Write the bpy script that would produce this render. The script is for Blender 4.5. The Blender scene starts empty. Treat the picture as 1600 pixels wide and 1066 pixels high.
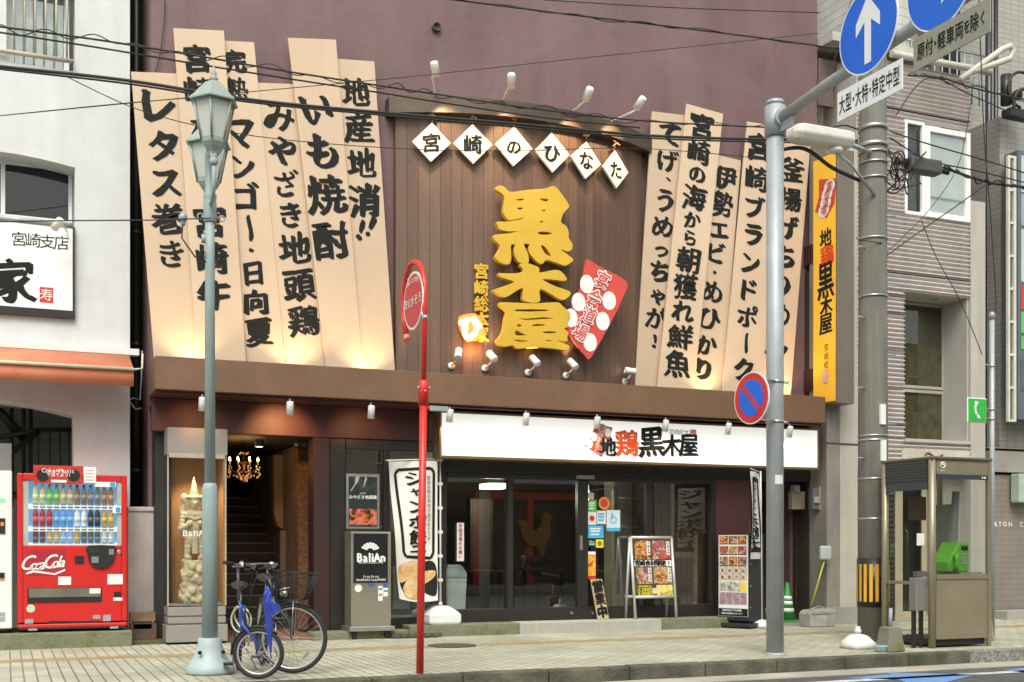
import bpy, bmesh, math, random
from math import radians as R, sin, cos, pi
from mathutils import Vector, Matrix, noise
random.seed(7)
SC = bpy.context.scene
COL = bpy.data.collections.new('street'); SC.collection.children.link(COL)

# ---------------------------------------------------------------- camera, sky, sun, exposure
F, HZ, EYE, YAW = 1843.0, 856.0, 1.2, R(23.2)      # focal length and horizon in photo pixels
cd = bpy.data.cameras.new('camera'); cam = bpy.data.objects.new('camera', cd); COL.objects.link(cam)
cam.location = (0, 0, EYE); cam.rotation_euler = (R(90), 0, -YAW)
cd.sensor_width = 36; cd.lens = 36*F/1600; cd.shift_y = (HZ-533)/1600; cd.clip_start = .1; cd.clip_end = 500
SC.camera = cam
W = bpy.data.worlds.new('World'); SC.world = W; W.use_nodes = True
wn = W.node_tree.nodes; wl = W.node_tree.links
sky = wn.new('ShaderNodeTexSky'); sky.sky_type = 'NISHITA'; sky.sun_disc = False
SUN_EL, SUN_AZ = R(52), R(205)                      # azimuth clockwise from +Y
sky.sun_elevation = SUN_EL; sky.sun_rotation = SUN_AZ; sky.dust_density = 4; sky.air_density = 1.0
hs = wn.new('ShaderNodeHueSaturation'); hs.inputs['Saturation'].default_value = .32
tn = wn.new('ShaderNodeMix'); tn.data_type = 'RGBA'; tn.blend_type = 'MULTIPLY'; tn.inputs[0].default_value = 1; tn.inputs[7].default_value = (.97, 1.0, .92, 1)   # neutral overcast
wl.new(sky.outputs[0], hs.inputs['Color']); wl.new(hs.outputs[0], tn.inputs[6]); wl.new(tn.outputs[2], wn['Background'].inputs[0])
wn['Background'].inputs[1].default_value = .15
sl = bpy.data.lights.new('sun', 'SUN'); sl.energy = 1.15; sl.angle = R(28); sl.color = (1, .95, .87)
so = bpy.data.objects.new('sun', sl); COL.objects.link(so)
sd = Vector((sin(SUN_AZ)*cos(SUN_EL), cos(SUN_AZ)*cos(SUN_EL), sin(SUN_EL)))
so.rotation_euler = (-sd).to_track_quat('-Z', 'Y').to_euler(); so.location = sd*40
SC.view_settings.view_transform = 'Standard'; SC.view_settings.look = 'None'
SC.view_settings.exposure = .70; SC.view_settings.gamma = 1
SC.cycles.max_bounces = 8; SC.cycles.transparent_max_bounces = 16
SC.cycles.sample_clamp_indirect = 6

# ---------------------------------------------------------------- measuring the photograph
cy, sy = cos(YAW), sin(YAW)
def ray(px, py):
    a = (px-800)/F
    return Vector((sy+cy*a, cy-sy*a, (HZ-py)/F))
def onY(px, py, Y):
    d = ray(px, py); t = Y/d.y
    return Vector((d.x*t, Y, EYE+d.z*t))
def onX(px, py, X):
    d = ray(px, py); t = X/d.x
    return Vector((X, d.y*t, EYE+d.z*t))
def onG(px, py, z=0):
    d = ray(px, py); t = (z-EYE)/d.z
    return Vector((d.x*t, d.y*t, z))
def XY(px, Y): return onY(px, HZ, Y).x
def ZY(px, py, Y): return onY(px, py, Y).z

# ---------------------------------------------------------------- mesh builder
ORG = {}
class MB:
    def __init__(s): s.v = []; s.f = []; s.m = []; s.sm = []; s.cur = 0
    def add(s, vs, fs, smooth=False):
        n = len(s.v); s.v += [Vector(v) for v in vs]
        for f in fs: s.f.append([i+n for i in f]); s.m.append(s.cur); s.sm.append(smooth)
        return s
    def mat(s, i): s.cur = i; return s
    def box(s, x0, x1, y0, y1, z0, z1, M=None):
        vs = [Vector((x, y, z)) for z in (z0, z1) for y in (y0, y1) for x in (x0, x1)]
        if M: vs = [M @ v for v in vs]
        return s.add(vs, [(0,2,3,1),(4,5,7,6),(0,1,5,4),(2,6,7,3),(0,4,6,2),(1,3,7,5)])
    def quad(s, a, b, c, d): return s.add([a, b, c, d], [(0,1,2,3)])
    def tube(s, pts, r, n=8, caps=True, M=None):
        pts = [Vector(p) for p in pts]
        if not hasattr(r, '__len__'): r = [r]*len(pts)
        rings = []; up = None
        for i, p in enumerate(pts):
            d = (pts[min(i+1, len(pts)-1)]-pts[max(i-1, 0)]).normalized()
            if up is None or abs(up.dot(d)) > .95: up = Vector((0,0,1)) if abs(d.z) < .9 else Vector((1,0,0))
            a = d.cross(up).normalized(); b = a.cross(d).normalized(); up = b
            rings.append([p+(a*cos(2*pi*k/n)+b*sin(2*pi*k/n))*r[i] for k in range(n)])
        vs = [v for g in rings for v in g]
        if M: vs = [M @ v for v in vs]
        fs = [(i*n+k, i*n+(k+1)%n, (i+1)*n+(k+1)%n, (i+1)*n+k) for i in range(len(pts)-1) for k in range(n)]
        s.add(vs, fs, True)
        if caps:
            m = len(s.v)-len(vs)
            s.f.append([m+k for k in range(n)][::-1]); s.m.append(s.cur); s.sm.append(False)
            s.f.append([m+(len(pts)-1)*n+k for k in range(n)]); s.m.append(s.cur); s.sm.append(False)
        return s
    def lathe(s, prof, c=(0,0,0), n=16, M=None, smooth=True, a0=0, sx=1, sy=1):
        c = Vector(c); vs = []
        for r, z in prof:
            for k in range(n):
                a = a0+2*pi*k/n; vs.append(Vector((r*cos(a)*sx, r*sin(a)*sy, z)))
        if M: vs = [M @ v for v in vs]
        vs = [v+c for v in vs]; L = len(prof)
        fs = [(i*n+k, i*n+(k+1)%n, (i+1)*n+(k+1)%n, (i+1)*n+k) for i in range(L-1) for k in range(n)]
        fs2 = [tuple(range(n))[::-1], tuple((L-1)*n+k for k in range(n))]
        m = len(s.v); s.add(vs, fs, smooth)
        for f in fs2: s.f.append([i+m for i in f]); s.m.append(s.cur); s.sm.append(False)
        return s
    def ball(s, c, r, n=12, M=None):
        c = Vector(c); r = Vector(r) if hasattr(r, '__len__') else Vector((r, r, r)); vs = []; h = n//2
        for i in range(1, h):
            for k in range(n):
                t = pi*i/h; a = 2*pi*k/n
                vs.append(Vector((r.x*sin(t)*cos(a), r.y*sin(t)*sin(a), r.z*cos(t))))
        vs += [Vector((0,0,r.z)), Vector((0,0,-r.z))]
        if M: vs = [M @ v for v in vs]
        vs = [v+c for v in vs]; T = len(vs)-2
        fs = [(i*n+(k+1)%n, i*n+k, (i+1)*n+k, (i+1)*n+(k+1)%n) for i in range(h-2) for k in range(n)]
        fs += [(T, k, (k+1)%n) for k in range(n)] + [(T+1, (h-2)*n+(k+1)%n, (h-2)*n+k) for k in range(n)]
        return s.add(vs, fs, True)
    def torus(s, c, R_, r, M=None, n=40, m=8, a0=0, a1=2*pi):
        full = abs(a1-a0-2*pi) < 1e-4; vs = []; N = n if full else n+1; c = Vector(c)
        for i in range(N):
            a = a0+(a1-a0)*i/n
            for k in range(m):
                b = 2*pi*k/m; q = R_+r*cos(b)
                vs.append(Vector((q*cos(a), 0, q*sin(a)))+Vector((0, r*sin(b), 0)))
        if M: vs = [M @ v for v in vs]
        vs = [v+c for v in vs]
        fs = [(i*m+k, i*m+(k+1)%m, ((i+1)%N)*m+(k+1)%m, ((i+1)%N)*m+k) for i in range(n) for k in range(m)]
        return s.add(vs, fs, True)
    def prism(s, poly, d):
        """closed 3-D polygon pushed along d"""
        poly = [Vector(p) for p in poly]; n = len(poly); d = Vector(d)
        vs = poly+[p+d for p in poly]
        fs = [tuple(range(n)), tuple(range(2*n-1, n-1, -1))]+[(i, i+n, (i+1)%n+n, (i+1)%n) for i in range(n)]
        return s.add(vs, fs)
    def build(s, name, mats, parent=None, bevel=0, local=False, seg=2):
        if not isinstance(mats, (list, tuple)): mats = [mats]
        me = bpy.data.meshes.new(name)
        if parent is not None: o0 = ORG[parent.name]
        elif local: o0 = Vector((0,0,0))
        else:
            xs = [v.x for v in s.v]; ys = [v.y for v in s.v]; zs = [v.z for v in s.v]
            o0 = Vector(((min(xs)+max(xs))/2, (min(ys)+max(ys))/2, min(zs)))
        me.from_pydata([v-o0 for v in s.v], [], s.f)
        for m in mats: me.materials.append(m)
        for p, mi, sm in zip(me.polygons, s.m, s.sm): p.material_index = mi; p.use_smooth = sm
        me.validate(); me.update()
        bm = bmesh.new(); bm.from_mesh(me); bmesh.ops.recalc_face_normals(bm, faces=bm.faces); bm.to_mesh(me); bm.free()
        o = bpy.data.objects.new(name, me); COL.objects.link(o)
        if parent is not None: o.parent = parent
        else: o.location = o0
        ORG[o.name] = o0
        if bevel:
            b = o.modifiers.new('bevel', 'BEVEL'); b.width = bevel; b.segments = seg; b.limit_method = 'ANGLE'; b.angle_limit = R(40)
        return o
def tag(o, label=None, cat=None, group=None, kind=None):
    if label: o['label'] = label
    if cat: o['category'] = cat
    if group: o['group'] = group
    if kind: o['kind'] = kind
    return o
def struct(o): o['kind'] = 'structure'; return o
def thing(name, label, cat, loc=(0,0,0), rotz=0, group=None, local=False):
    o = bpy.data.objects.new(name, None); COL.objects.link(o); o.empty_display_size = .2
    o.location = loc; o.rotation_euler = (0, 0, rotz)
    ORG[o.name] = Vector((0,0,0)) if local else Vector(loc)
    return tag(o, label, cat, group)
def copy_tree(o, parent=None):
    c = o.copy(); COL.objects.link(c); ORG[c.name] = ORG[o.name]
    if parent is not None: c.parent = parent
    for ch in list(o.children):
        copy_tree(ch, c)
    return c

# ---------------------------------------------------------------- materials
def mat(name, col, rough=.6, metal=0, var=.12, scale=3, bump=0, bscale=60, dirt=0, dcol=(.05,.045,.035), dscale=1.2, spec=.5, streak=0, emit=None, es=1):
    m = bpy.data.materials.new(name); m.use_nodes = True; nt = m.node_tree; N = nt.nodes; L = nt.links
    b = N['Principled BSDF']; b.inputs['Roughness'].default_value = rough; b.inputs['Metallic'].default_value = metal
    b.inputs['Specular IOR Level'].default_value = spec
    tc = N.new('ShaderNodeTexCoord')
    nz = N.new('ShaderNodeTexNoise'); nz.inputs['Scale'].default_value = scale; nz.inputs['Detail'].default_value = 6
    L.new(tc.outputs['Object'], nz.inputs['Vector'])
    mr = N.new('ShaderNodeMapRange'); mr.inputs[1].default_value = .3; mr.inputs[2].default_value = .7
    mr.inputs[3].default_value = 1-var; mr.inputs[4].default_value = 1+var
    L.new(nz.outputs[0], mr.inputs[0])
    mx = N.new('ShaderNodeMix'); mx.data_type = 'RGBA'; mx.blend_type = 'MULTIPLY'; mx.inputs[0].default_value = 1
    mx.inputs[6].default_value = (*col, 1); L.new(mr.outputs[0], mx.inputs[7])
    out = mx.outputs[2]
    if dirt:
        mp = N.new('ShaderNodeMapping'); L.new(tc.outputs['Object'], mp.inputs[0])
        if streak: mp.inputs['Scale'].default_value = (streak, streak, .25)
        n2 = N.new('ShaderNodeTexNoise'); n2.inputs['Scale'].default_value = dscale; n2.inputs['Detail'].default_value = 8; n2.inputs['Roughness'].default_value = .65
        L.new(mp.outputs[0], n2.inputs['Vector'])
        m2 = N.new('ShaderNodeMapRange'); m2.inputs[1].default_value = .42; m2.inputs[2].default_value = .68; m2.inputs[4].default_value = dirt
        L.new(n2.outputs[0], m2.inputs[0])
        x2 = N.new('ShaderNodeMix'); x2.data_type = 'RGBA'; x2.inputs[7].default_value = (*dcol, 1)
        L.new(out, x2.inputs[6]); L.new(m2.outputs[0], x2.inputs[0]); out = x2.outputs[2]
    L.new(out, b.inputs['Base Color'])
    r2 = N.new('ShaderNodeMapRange'); r2.inputs[3].default_value = max(.02, rough-.08); r2.inputs[4].default_value = min(1, rough+.08)
    L.new(nz.outputs[0], r2.inputs[0]); L.new(r2.outputs[0], b.inputs['Roughness'])
    if bump:
        n3 = N.new('ShaderNodeTexNoise'); n3.inputs['Scale'].default_value = bscale; n3.inputs['Detail'].default_value = 5
        L.new(tc.outputs['Object'], n3.inputs['Vector'])
        bp = N.new('ShaderNodeBump'); bp.inputs['Strength'].default_value = bump; bp.inputs['Distance'].default_value = .02
        L.new(n3.outputs[0], bp.inputs['Height']); L.new(bp.outputs[0], b.inputs['Normal'])
    if emit:
        b.inputs['Emission Color'].default_value = (*emit, 1); b.inputs['Emission Strength'].default_value = es
    return m
def NL(m): return m.node_tree.nodes, m.node_tree.links, m.node_tree.nodes['Principled BSDF']
def glow(name, col, es):
    m = mat(name, col, .4, emit=col, es=es); return m
def glass(name, tint=(.9,.93,.92), ior=1.5, rough=0.0, refl=1.0):
    m = bpy.data.materials.new(name); m.use_nodes = True; N = m.node_tree.nodes; L = m.node_tree.links
    N.remove(N['Principled BSDF'])
    t = N.new('ShaderNodeBsdfTransparent'); t.inputs[0].default_value = (*tint, 1)
    g = N.new('ShaderNodeBsdfGlossy'); g.inputs['Roughness'].default_value = rough
    fr = N.new('ShaderNodeFresnel'); fr.inputs[0].default_value = ior
    ml = N.new('ShaderNodeMath'); ml.operation = 'MULTIPLY'; ml.inputs[1].default_value = refl
    ml.use_clamp = True
    ge = N.new('ShaderNodeNewGeometry'); iv = N.new('ShaderNodeMath'); iv.operation = 'SUBTRACT'; iv.inputs[0].default_value = 1; L.new(ge.outputs['Backfacing'], iv.inputs[1])
    m3 = N.new('ShaderNodeMath'); m3.operation = 'MULTIPLY'; L.new(fr.outputs[0], m3.inputs[0]); L.new(iv.outputs[0], m3.inputs[1]); L.new(m3.outputs[0], ml.inputs[0])
    mx = N.new('ShaderNodeMixShader'); L.new(ml.outputs[0], mx.inputs[0]); L.new(t.outputs[0], mx.inputs[1]); L.new(g.outputs[0], mx.inputs[2])
    L.new(mx.outputs[0], N['Material Output'].inputs[0]); return m
def brickmat(name, c1, c2, mortar, bw, bh, ms=.012, rough=.7, off=.5, axes='xz', bump=.3, dirt=0, dcol=(.1,.09,.06), var=.2):
    m = mat(name, (1,1,1), rough, var=var, scale=1.3, dirt=dirt, dcol=dcol, dscale=.8); N, L, b = NL(m)
    tc = [n for n in N if n.type == 'TEX_COORD'][0]
    mp = N.new('ShaderNodeMapping'); L.new(tc.outputs['Object'], mp.inputs[0])
    if axes == 'xz': mp.inputs['Rotation'].default_value = (-pi/2, 0, 0)
    if axes == 'yx': mp.inputs['Rotation'].default_value = (0, 0, pi/2)
    br = N.new('ShaderNodeTexBrick'); br.offset = off; L.new(mp.outputs[0], br.inputs['Vector'])
    br.inputs['Color1'].default_value = (*c1, 1); br.inputs['Color2'].default_value = (*c2, 1); br.inputs['Mortar'].default_value = (*mortar, 1)
    br.inputs['Scale'].default_value = 1; br.inputs['Mortar Size'].default_value = ms; br.inputs['Brick Width'].default_value = bw
    br.inputs['Row Height'].default_value = bh; br.inputs['Mortar Smooth'].default_value = .3
    mix = [n for n in N if n.type == 'MIX' and n.blend_type == 'MULTIPLY'][0]; L.new(br.outputs[0], mix.inputs[6])
    bp = N.new('ShaderNodeBump'); bp.invert = True; bp.inputs['Strength'].default_value = bump; bp.inputs['Distance'].default_value = .01
    L.new(br.outputs['Fac'], bp.inputs['Height']); L.new(bp.outputs[0], b.inputs['Normal'])
    return m
def spots(m, scale, size, col, amt=.7):
    """small scattered specks (gum, chips) on an existing material"""
    N, L, b = NL(m); tc = [n for n in N if n.type == 'TEX_COORD'][0]; src = b.inputs['Base Color'].links[0].from_socket
    v = N.new('ShaderNodeTexVoronoi'); v.inputs['Scale'].default_value = scale; L.new(tc.outputs['Object'], v.inputs['Vector'])
    r = N.new('ShaderNodeMapRange'); r.inputs[1].default_value = size*.7; r.inputs[2].default_value = size; r.inputs[3].default_value = amt; r.inputs[4].default_value = 0; L.new(v.outputs['Distance'], r.inputs[0])
    x = N.new('ShaderNodeMix'); x.data_type = 'RGBA'; x.inputs[7].default_value = (*col, 1); L.new(src, x.inputs[6]); L.new(r.outputs[0], x.inputs[0]); L.new(x.outputs[2], b.inputs['Base Color']); return m
def per_object(m, amt):
    """each object of this material a little lighter or darker"""
    N, L, b = NL(m); src = b.inputs['Base Color'].links[0].from_socket; oi = N.new('ShaderNodeObjectInfo')
    r = N.new('ShaderNodeMapRange'); r.inputs[3].default_value = 1-amt; r.inputs[4].default_value = 1+amt*.6; L.new(oi.outputs['Random'], r.inputs[0])
    x = N.new('ShaderNodeMix'); x.data_type = 'RGBA'; x.blend_type = 'MULTIPLY'; x.inputs[0].default_value = 1; L.new(src, x.inputs[6]); L.new(r.outputs[0], x.inputs[7]); L.new(x.outputs[2], b.inputs['Base Color']); return m
def food(name, seed, cols, scale=14):
    """a printed photograph of dishes"""
    m = mat(name, (1,1,1), .35); N, L, b = NL(m)
    tc = [n for n in N if n.type == 'TEX_COORD'][0]
    mp = N.new('ShaderNodeMapping'); mp.inputs['Location'].default_value = (seed*3.7, seed*1.3, seed*2.1); L.new(tc.outputs['Object'], mp.inputs[0])
    n1 = N.new('ShaderNodeTexNoise'); n1.inputs['Scale'].default_value = scale; n1.inputs['Detail'].default_value = 3; n1.inputs['Distortion'].default_value = 1.2
    L.new(mp.outputs[0], n1.inputs['Vector'])
    cr = N.new('ShaderNodeValToRGB'); cr.color_ramp.elements.remove(cr.color_ramp.elements[0])
    for i, c in enumerate(cols):
        p = .28+.44*i/(len(cols)-1)
        e = cr.color_ramp.elements.new(p) if i else cr.color_ramp.elements[0]
        e.position = p; e.color = (*c, 1)
    L.new(n1.outputs[0], cr.inputs[0]); L.new(cr.outputs[0], b.inputs['Base Color'])
    return m

# ---------------------------------------------------------------- lettering
def curve_mesh(cu):
    o = bpy.data.objects.new('t', cu); COL.objects.link(o)
    dg = bpy.context.evaluated_depsgraph_get(); dg.update()
    me = bpy.data.meshes.new_from_object(o.evaluated_get(dg))
    v = [x.co.copy() for x in me.vertices]; f = [list(p.vertices) for p in me.polygons]
    bpy.data.objects.remove(o); bpy.data.curves.remove(cu); bpy.data.meshes.remove(me)
    return v, f
GC = {}
def glyph(ch, w=.02, res=3):
    k = ch
    if k not in GC:
        cu = bpy.data.curves.new('g', 'FONT'); cu.body = ch; cu.size = 1; cu.resolution_u = res
        GC[k] = curve_mesh(cu)
    return GC[k]
def nib(w):
    """offsets of a broad pen nib of half width w (em)"""
    if w < .012: return [(0,0)]
    if w >= .06: return [(w*cos(2*pi*j/10), w*sin(2*pi*j/10)) for j in range(10)]
    n = 6 if w > .035 else 5 if w > .022 else 3
    return [(w*1.05*t, -w*.62*t+(.25*w if j % 2 else -.25*w)) for j, t in enumerate([-1+2*q/(n-1) for q in range(n)])]
def brush(x, y, seed):
    """bend a printed glyph towards brush writing"""
    a = noise.noise(Vector((x*2.2+seed*7.1, y*2.2, seed)))
    b = noise.noise(Vector((x*2.2, y*2.2+seed*5.3, seed+9)))
    c = noise.noise(Vector((x*9+seed, y*9, 3)))*.012
    return x+a*.07+c, y+b*.07+x*.10+c
class Letters:
    def __init__(s): s.mb = MB()
    def char(s, ch, P, U, V, size, w=.02, aspect=1, br=0, seed=None, n=None, vert=False):
        """one full-width character centred on P; U right, V up (unit vectors)"""
        v, f = glyph(ch, w)
        if not v: return
        if vert and ch == 'ー': U, V = -V, U
        if vert and ch == '、': P = P+(U+V)*(size*.45)
        wide = ord(ch) > 0x2e00
        mx = 0.5 if wide else (min(p.x for p in v)+max(p.x for p in v))/2
        seed = random.random()*50 if seed is None else seed
        if wide: x0 = min(p.x for p in v); x1 = max(p.x for p in v); mx = (x0+x1)/2 if (x1-x0) > .45 else mx
        N = U.cross(V).normalized()
        if br and .02 < w < .06 and ch not in '黒木屋地鶏': w = w*1.6 if len(v) < 75 else (w*1.15 if len(v) < 130 else w*.85)
        base = []
        for p in v:
            x, y = p.x-mx, p.y-.36
            k = 1.0
            if br:
                q = brush(x, y, seed); x, y = x+(q[0]-x)*br, y+(q[1]-y)*br
                k = 1+.9*br*noise.noise(Vector((x*3+seed*3, y*3, seed*1.7)))
            base.append((x, y, k))
        for i, (dx, dy) in enumerate(nib(w)):
            s.mb.add([P+U*((x+dx*k)*size*aspect)+V*((y+dy*k)*size)+N*(.0004*i) for x, y, k in base], f)
    def line(s, text, P, U, V, size, w=.015, aspect=1, br=0, gap=1.0):
        """one horizontal run centred on P"""
        adv = []
        for ch in text:
            adv.append((1.0 if ord(ch) > 0x2e00 else (.34 if ch == ' ' else (.62 if ch.isupper() or ch.isdigit() else (.3 if ch in 'il.,:!·・' else .54))))*gap)
        tot = sum(adv); x = -tot/2
        for ch, a in zip(text, adv):
            if ch != ' ': s.char(ch, P+U*((x+a/2)*size*aspect), U, V, size, w, aspect, br)
            x += a
    def build(s, name, m, parent): return s.mb.build(name, m, parent)
def smoothp(pts, it=2):
    for _ in range(it):
        q = []
        n = len(pts)
        for i in range(n):
            p0, p1, p2, p3 = pts[i-1], pts[i], pts[(i+1) % n], pts[(i+2) % n]
            q.append(p1)
            q.append(tuple((9*(p1[k]+p2[k])-(p0[k]+p3[k]))/16 for k in (0, 1)))
        pts = q
    return pts
def shape2d(loops, depth, bev=0):
    """flat 2-D outlines (metres) -> solid of given depth: returns verts (x, y, z) and faces"""
    cu = bpy.data.curves.new('s', 'CURVE'); cu.dimensions = '2D'; cu.fill_mode = 'BOTH'; cu.extrude = depth/2; cu.bevel_depth = bev; cu.bevel_resolution = 1
    for lp in loops:
        sp = cu.splines.new('POLY'); sp.points.add(len(lp)-1)
        for p, q in zip(sp.points, lp): p.co = (q[0], q[1], 0, 1)
        sp.use_cyclic_u = True
    return curve_mesh(cu)
def lamp(name, kind, loc, aim, energy, col=(1,.72,.42), r=.04, ang=70, parent=None, blend=.6):
    l = bpy.data.lights.new(name, kind); l.energy = energy; l.color = col; l.shadow_soft_size = r
    o = bpy.data.objects.new(name, l); COL.objects.link(o)
    if kind == 'SPOT': l.spot_size = R(ang); l.spot_blend = blend
    loc = Vector(loc)
    if aim is not None: o.rotation_euler = (Vector(aim)-loc).to_track_quat('-Z', 'Y').to_euler()
    if parent is not None: o.parent = parent; loc = loc-ORG[parent.name]
    o.location = loc; return o
# ---------------------------------------------------------------- palette
M = {}
M['white_wall'] = mat('white_wall', (.62,.63,.63), .85, var=.05, bump=.22, bscale=26, dirt=.4, dcol=(.42,.42,.40), dscale=.7, streak=1.6)
M['mauve'] = mat('mauve_render', (.150,.083,.087), .62, var=.22, scale=1.0, bump=.35, bscale=7, dirt=.6, dcol=(.195,.125,.122), dscale=1.1, streak=1.5)
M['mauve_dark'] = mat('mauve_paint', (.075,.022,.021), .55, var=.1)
M['dark'] = mat('dark_void_paint', (.012,.012,.012), .7)  # black standing in for shade deep in the building gaps
M['dark_brown'] = mat('dark_brown_panel', (.045,.032,.026), .55, var=.2, dirt=.3, dcol=(.09,.075,.06))
M['black_alu'] = mat('dark_bronze_aluminium', (.022,.020,.018), .38, var=.1)
M['black_plastic'] = mat('black_plastic', (.018,.018,.019), .42)
M['cream'] = mat('cream_board', (.60,.445,.32), .6, var=.05, scale=.9, bump=.05, bscale=30, dirt=.4, dcol=(.51,.37,.24), dscale=1.2, streak=2)
M['ink'] = mat('black_ink', (.013,.0135,.012), .75, var=.25, scale=8, spec=.25)
M['band'] = mat('brown_fascia', (.175,.092,.052), .5, var=.12, scale=2, dirt=.3, dcol=(.12,.06,.035), dscale=3)
M['white_paint'] = mat('white_paint', (.80,.79,.76), .45, var=.05)
M['white_metal'] = mat('white_metal', (.72,.72,.70), .35, var=.05)
M['gold'] = mat('gold_paint', (.68,.42,.04), .42, var=.06, metal=.15)
M['red'] = mat('red_paint', (.62,.025,.022), .35, var=.05, dirt=.2, dcol=(.45,.05,.04))
M['chrome'] = mat('steel', (.50,.50,.49), .32, metal=.85, var=.1)
M['brushed'] = mat('brushed_steel', (.42,.39,.32), .38, metal=.75, var=.12, scale=2, dirt=.3, dcol=(.3,.26,.2))
M['galv'] = mat('galvanised_steel', (.36,.385,.41), .5, metal=.25, var=.1, scale=4, dirt=.4, dcol=(.25,.25,.24), dscale=2, streak=5)
M['lamp_green'] = mat('pale_green_paint', (.27,.35,.345), .5, var=.1, scale=3, dirt=.6, dcol=(.36,.41,.41), dscale=3, streak=4)
M['concrete'] = mat('concrete', (.34,.325,.29), .85, var=.15, scale=3, bump=.3, bscale=50, dirt=.6, dcol=(.16,.15,.12), dscale=1.5)
M['concrete_pale'] = mat('pale_concrete', (.45,.41,.375), .75, var=.07, scale=2, bump=.12, bscale=40, dirt=.6, dcol=(.27,.25,.22), dscale=1.1, streak=3)
M['moss'] = mat('mossy_concrete', (.22,.21,.16), .95, var=.25, scale=3, bump=.6, bscale=30, dirt=.95, dcol=(.085,.115,.012), dscale=3.0)
M['glass'] = glass('window_glass', (.90,.93,.92), 1.5, refl=6.0)
M['glass_dark'] = glass('tinted_glass', (.55,.58,.57), 1.5, refl=1.6)
M['clear'] = glass('clear_acrylic', (.95,.96,.95), 1.45, refl=2.2)
M['wire'] = mat('black_cable', (.018,.018,.018), .6)
M['dark_chrome'] = mat('dull_steel', (.14,.14,.145), .4, metal=.6, var=.1)
M['lamp_pale'] = mat('pale_blue_green_paint', (.36,.44,.45), .5, var=.08, scale=3, dirt=.4, dcol=(.27,.33,.33), dscale=4)
M['rubber'] = mat('rubber', (.02,.02,.021), .75, bump=.2, bscale=150)
M['orange'] = mat('orange_awning', (.70,.215,.12), .75, var=.08, scale=2.5, dirt=.5, dcol=(.70,.36,.15), dscale=1.8)

per_object(M['cream'], .08); spots(M['lamp_green'], 9, .05, (.20,.19,.16), .6); spots(M['galv'], 7, .05, (.22,.19,.15), .6); spots(M['red'], 9, .045, (.30,.10,.07), .7)
# ---------------------------------------------------------------- ground
YK0, YK1, YLOT = 10.50, 10.66, 15.05
m = MB(); m.quad((-60,-40,-.15),(90,-40,-.15),(90,YK0,-.15),(-60,YK0,-.15))
asph = mat('asphalt', (.085,.085,.083), .85, var=.25, scale=6, bump=.6, bscale=120, dirt=.4, dcol=(.15,.145,.135), dscale=1)
road = struct(m.build('road', asph))
m = MB(); m.box(-60, 90, YK0-.42, YK0, -.3, -.142)
struct(m.build('gutter', mat('gutter_concrete', (.40,.37,.31), .85, var=.12, bump=.2, dirt=.45, dcol=(.2,.19,.16), dscale=1.4)))
# kerb stones, one row with open joints
kerb_m = mat('kerb_stone', (.105,.10,.075), .92, var=.35, scale=5, bump=.8, bscale=45, dirt=.85, dcol=(.045,.05,.028), dscale=2.4)
kerb_s = mat('speckled_kerb_stone', (.24,.24,.22), .85, var=.6, scale=30, bump=.8, bscale=60, dirt=.4, dcol=(.07,.07,.05))
m = MB(); x = -14.0; k = 0
xs0 = onG(1455, 1018).x; xs1 = xs0+1.0
while x < 40:
    x1 = x+.9
    m.mat(1 if (xs0-.3 < x < xs1-.35) else 0)
    m.box(x+.005, x1-.005, YK0, YK1, -.3, .0+random.uniform(-.003, .004)); x = x1
o = struct(m.build('kerb', [kerb_m, kerb_s], bevel=.018))
# pavement of small blocks
pave = brickmat('pavement_blocks', (.465,.455,.36), (.395,.382,.305), (.17,.155,.12), .225, .1125, ms=.009, rough=.85, axes='yx', bump=.5, dirt=.7, dcol=(.28,.265,.19), var=.24)
m = MB(); m.quad((-60,YK1,-.004),(90,YK1,-.004),(90,26,-.004),(-60,26,-.004))
spots(pave, 1.6, .035, (.16,.145,.11), .75); struct(m.build('pavement', pave))
m = MB(); m.box(-14, onG(672, 1011).x, 13.44, 13.72, -.05, .004); m.box(onG(738,1008).x, 40, 13.44, 13.72, -.05, .004)
struct(m.build('guide_strip', mat('ochre_guide_blocks', (.34,.25,.135), .85, var=.2, scale=5, bump=.3, dirt=.4, dcol=(.25,.2,.12))))
c = onG(706, 1009)
m = MB(); m.lathe([(.30,0),(.30,.007),(.27,.009),(.02,.009)], (c.x, c.y, 0), 32)
tag(m.build('manhole_cover', mat('cast_iron', (.10,.085,.07), .7, metal=.4, bump=.6, bscale=60)), 'round rusty manhole cover in the pavement by the red post', 'manhole cover')
# road paint
pw = mat('worn_white_road_paint', (.62,.62,.60), .8, var=.2, scale=8, dirt=.8, dcol=(.12,.12,.12), dscale=7)
pb = mat('worn_blue_road_paint', (.13,.25,.52), .8, var=.15, scale=6, dirt=.5, dcol=(.16,.24,.42), dscale=5)
m = MB(); m.quad((-10,9.55,-.146),(40,9.55,-.146),(40,9.70,-.146),(-10,9.70,-.146)); struct(m.build('edge_line', pw))
zr = -.146
def gq(px, py): return onG(px, py, zr)
m = MB(); m.add([gq(1322,1060), gq(1395,1053), gq(1382,1051), gq(1525,1054), gq(1478,1066), gq(1440,1075), gq(1405,1062)], [tuple(range(7))])
m.add([gq(1568,1047), gq(1640,1040), gq(1640,1050), gq(1600,1051)], [(0,1,2,3)])
struct(m.build('bicycle_arrow_marking', pb))
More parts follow.
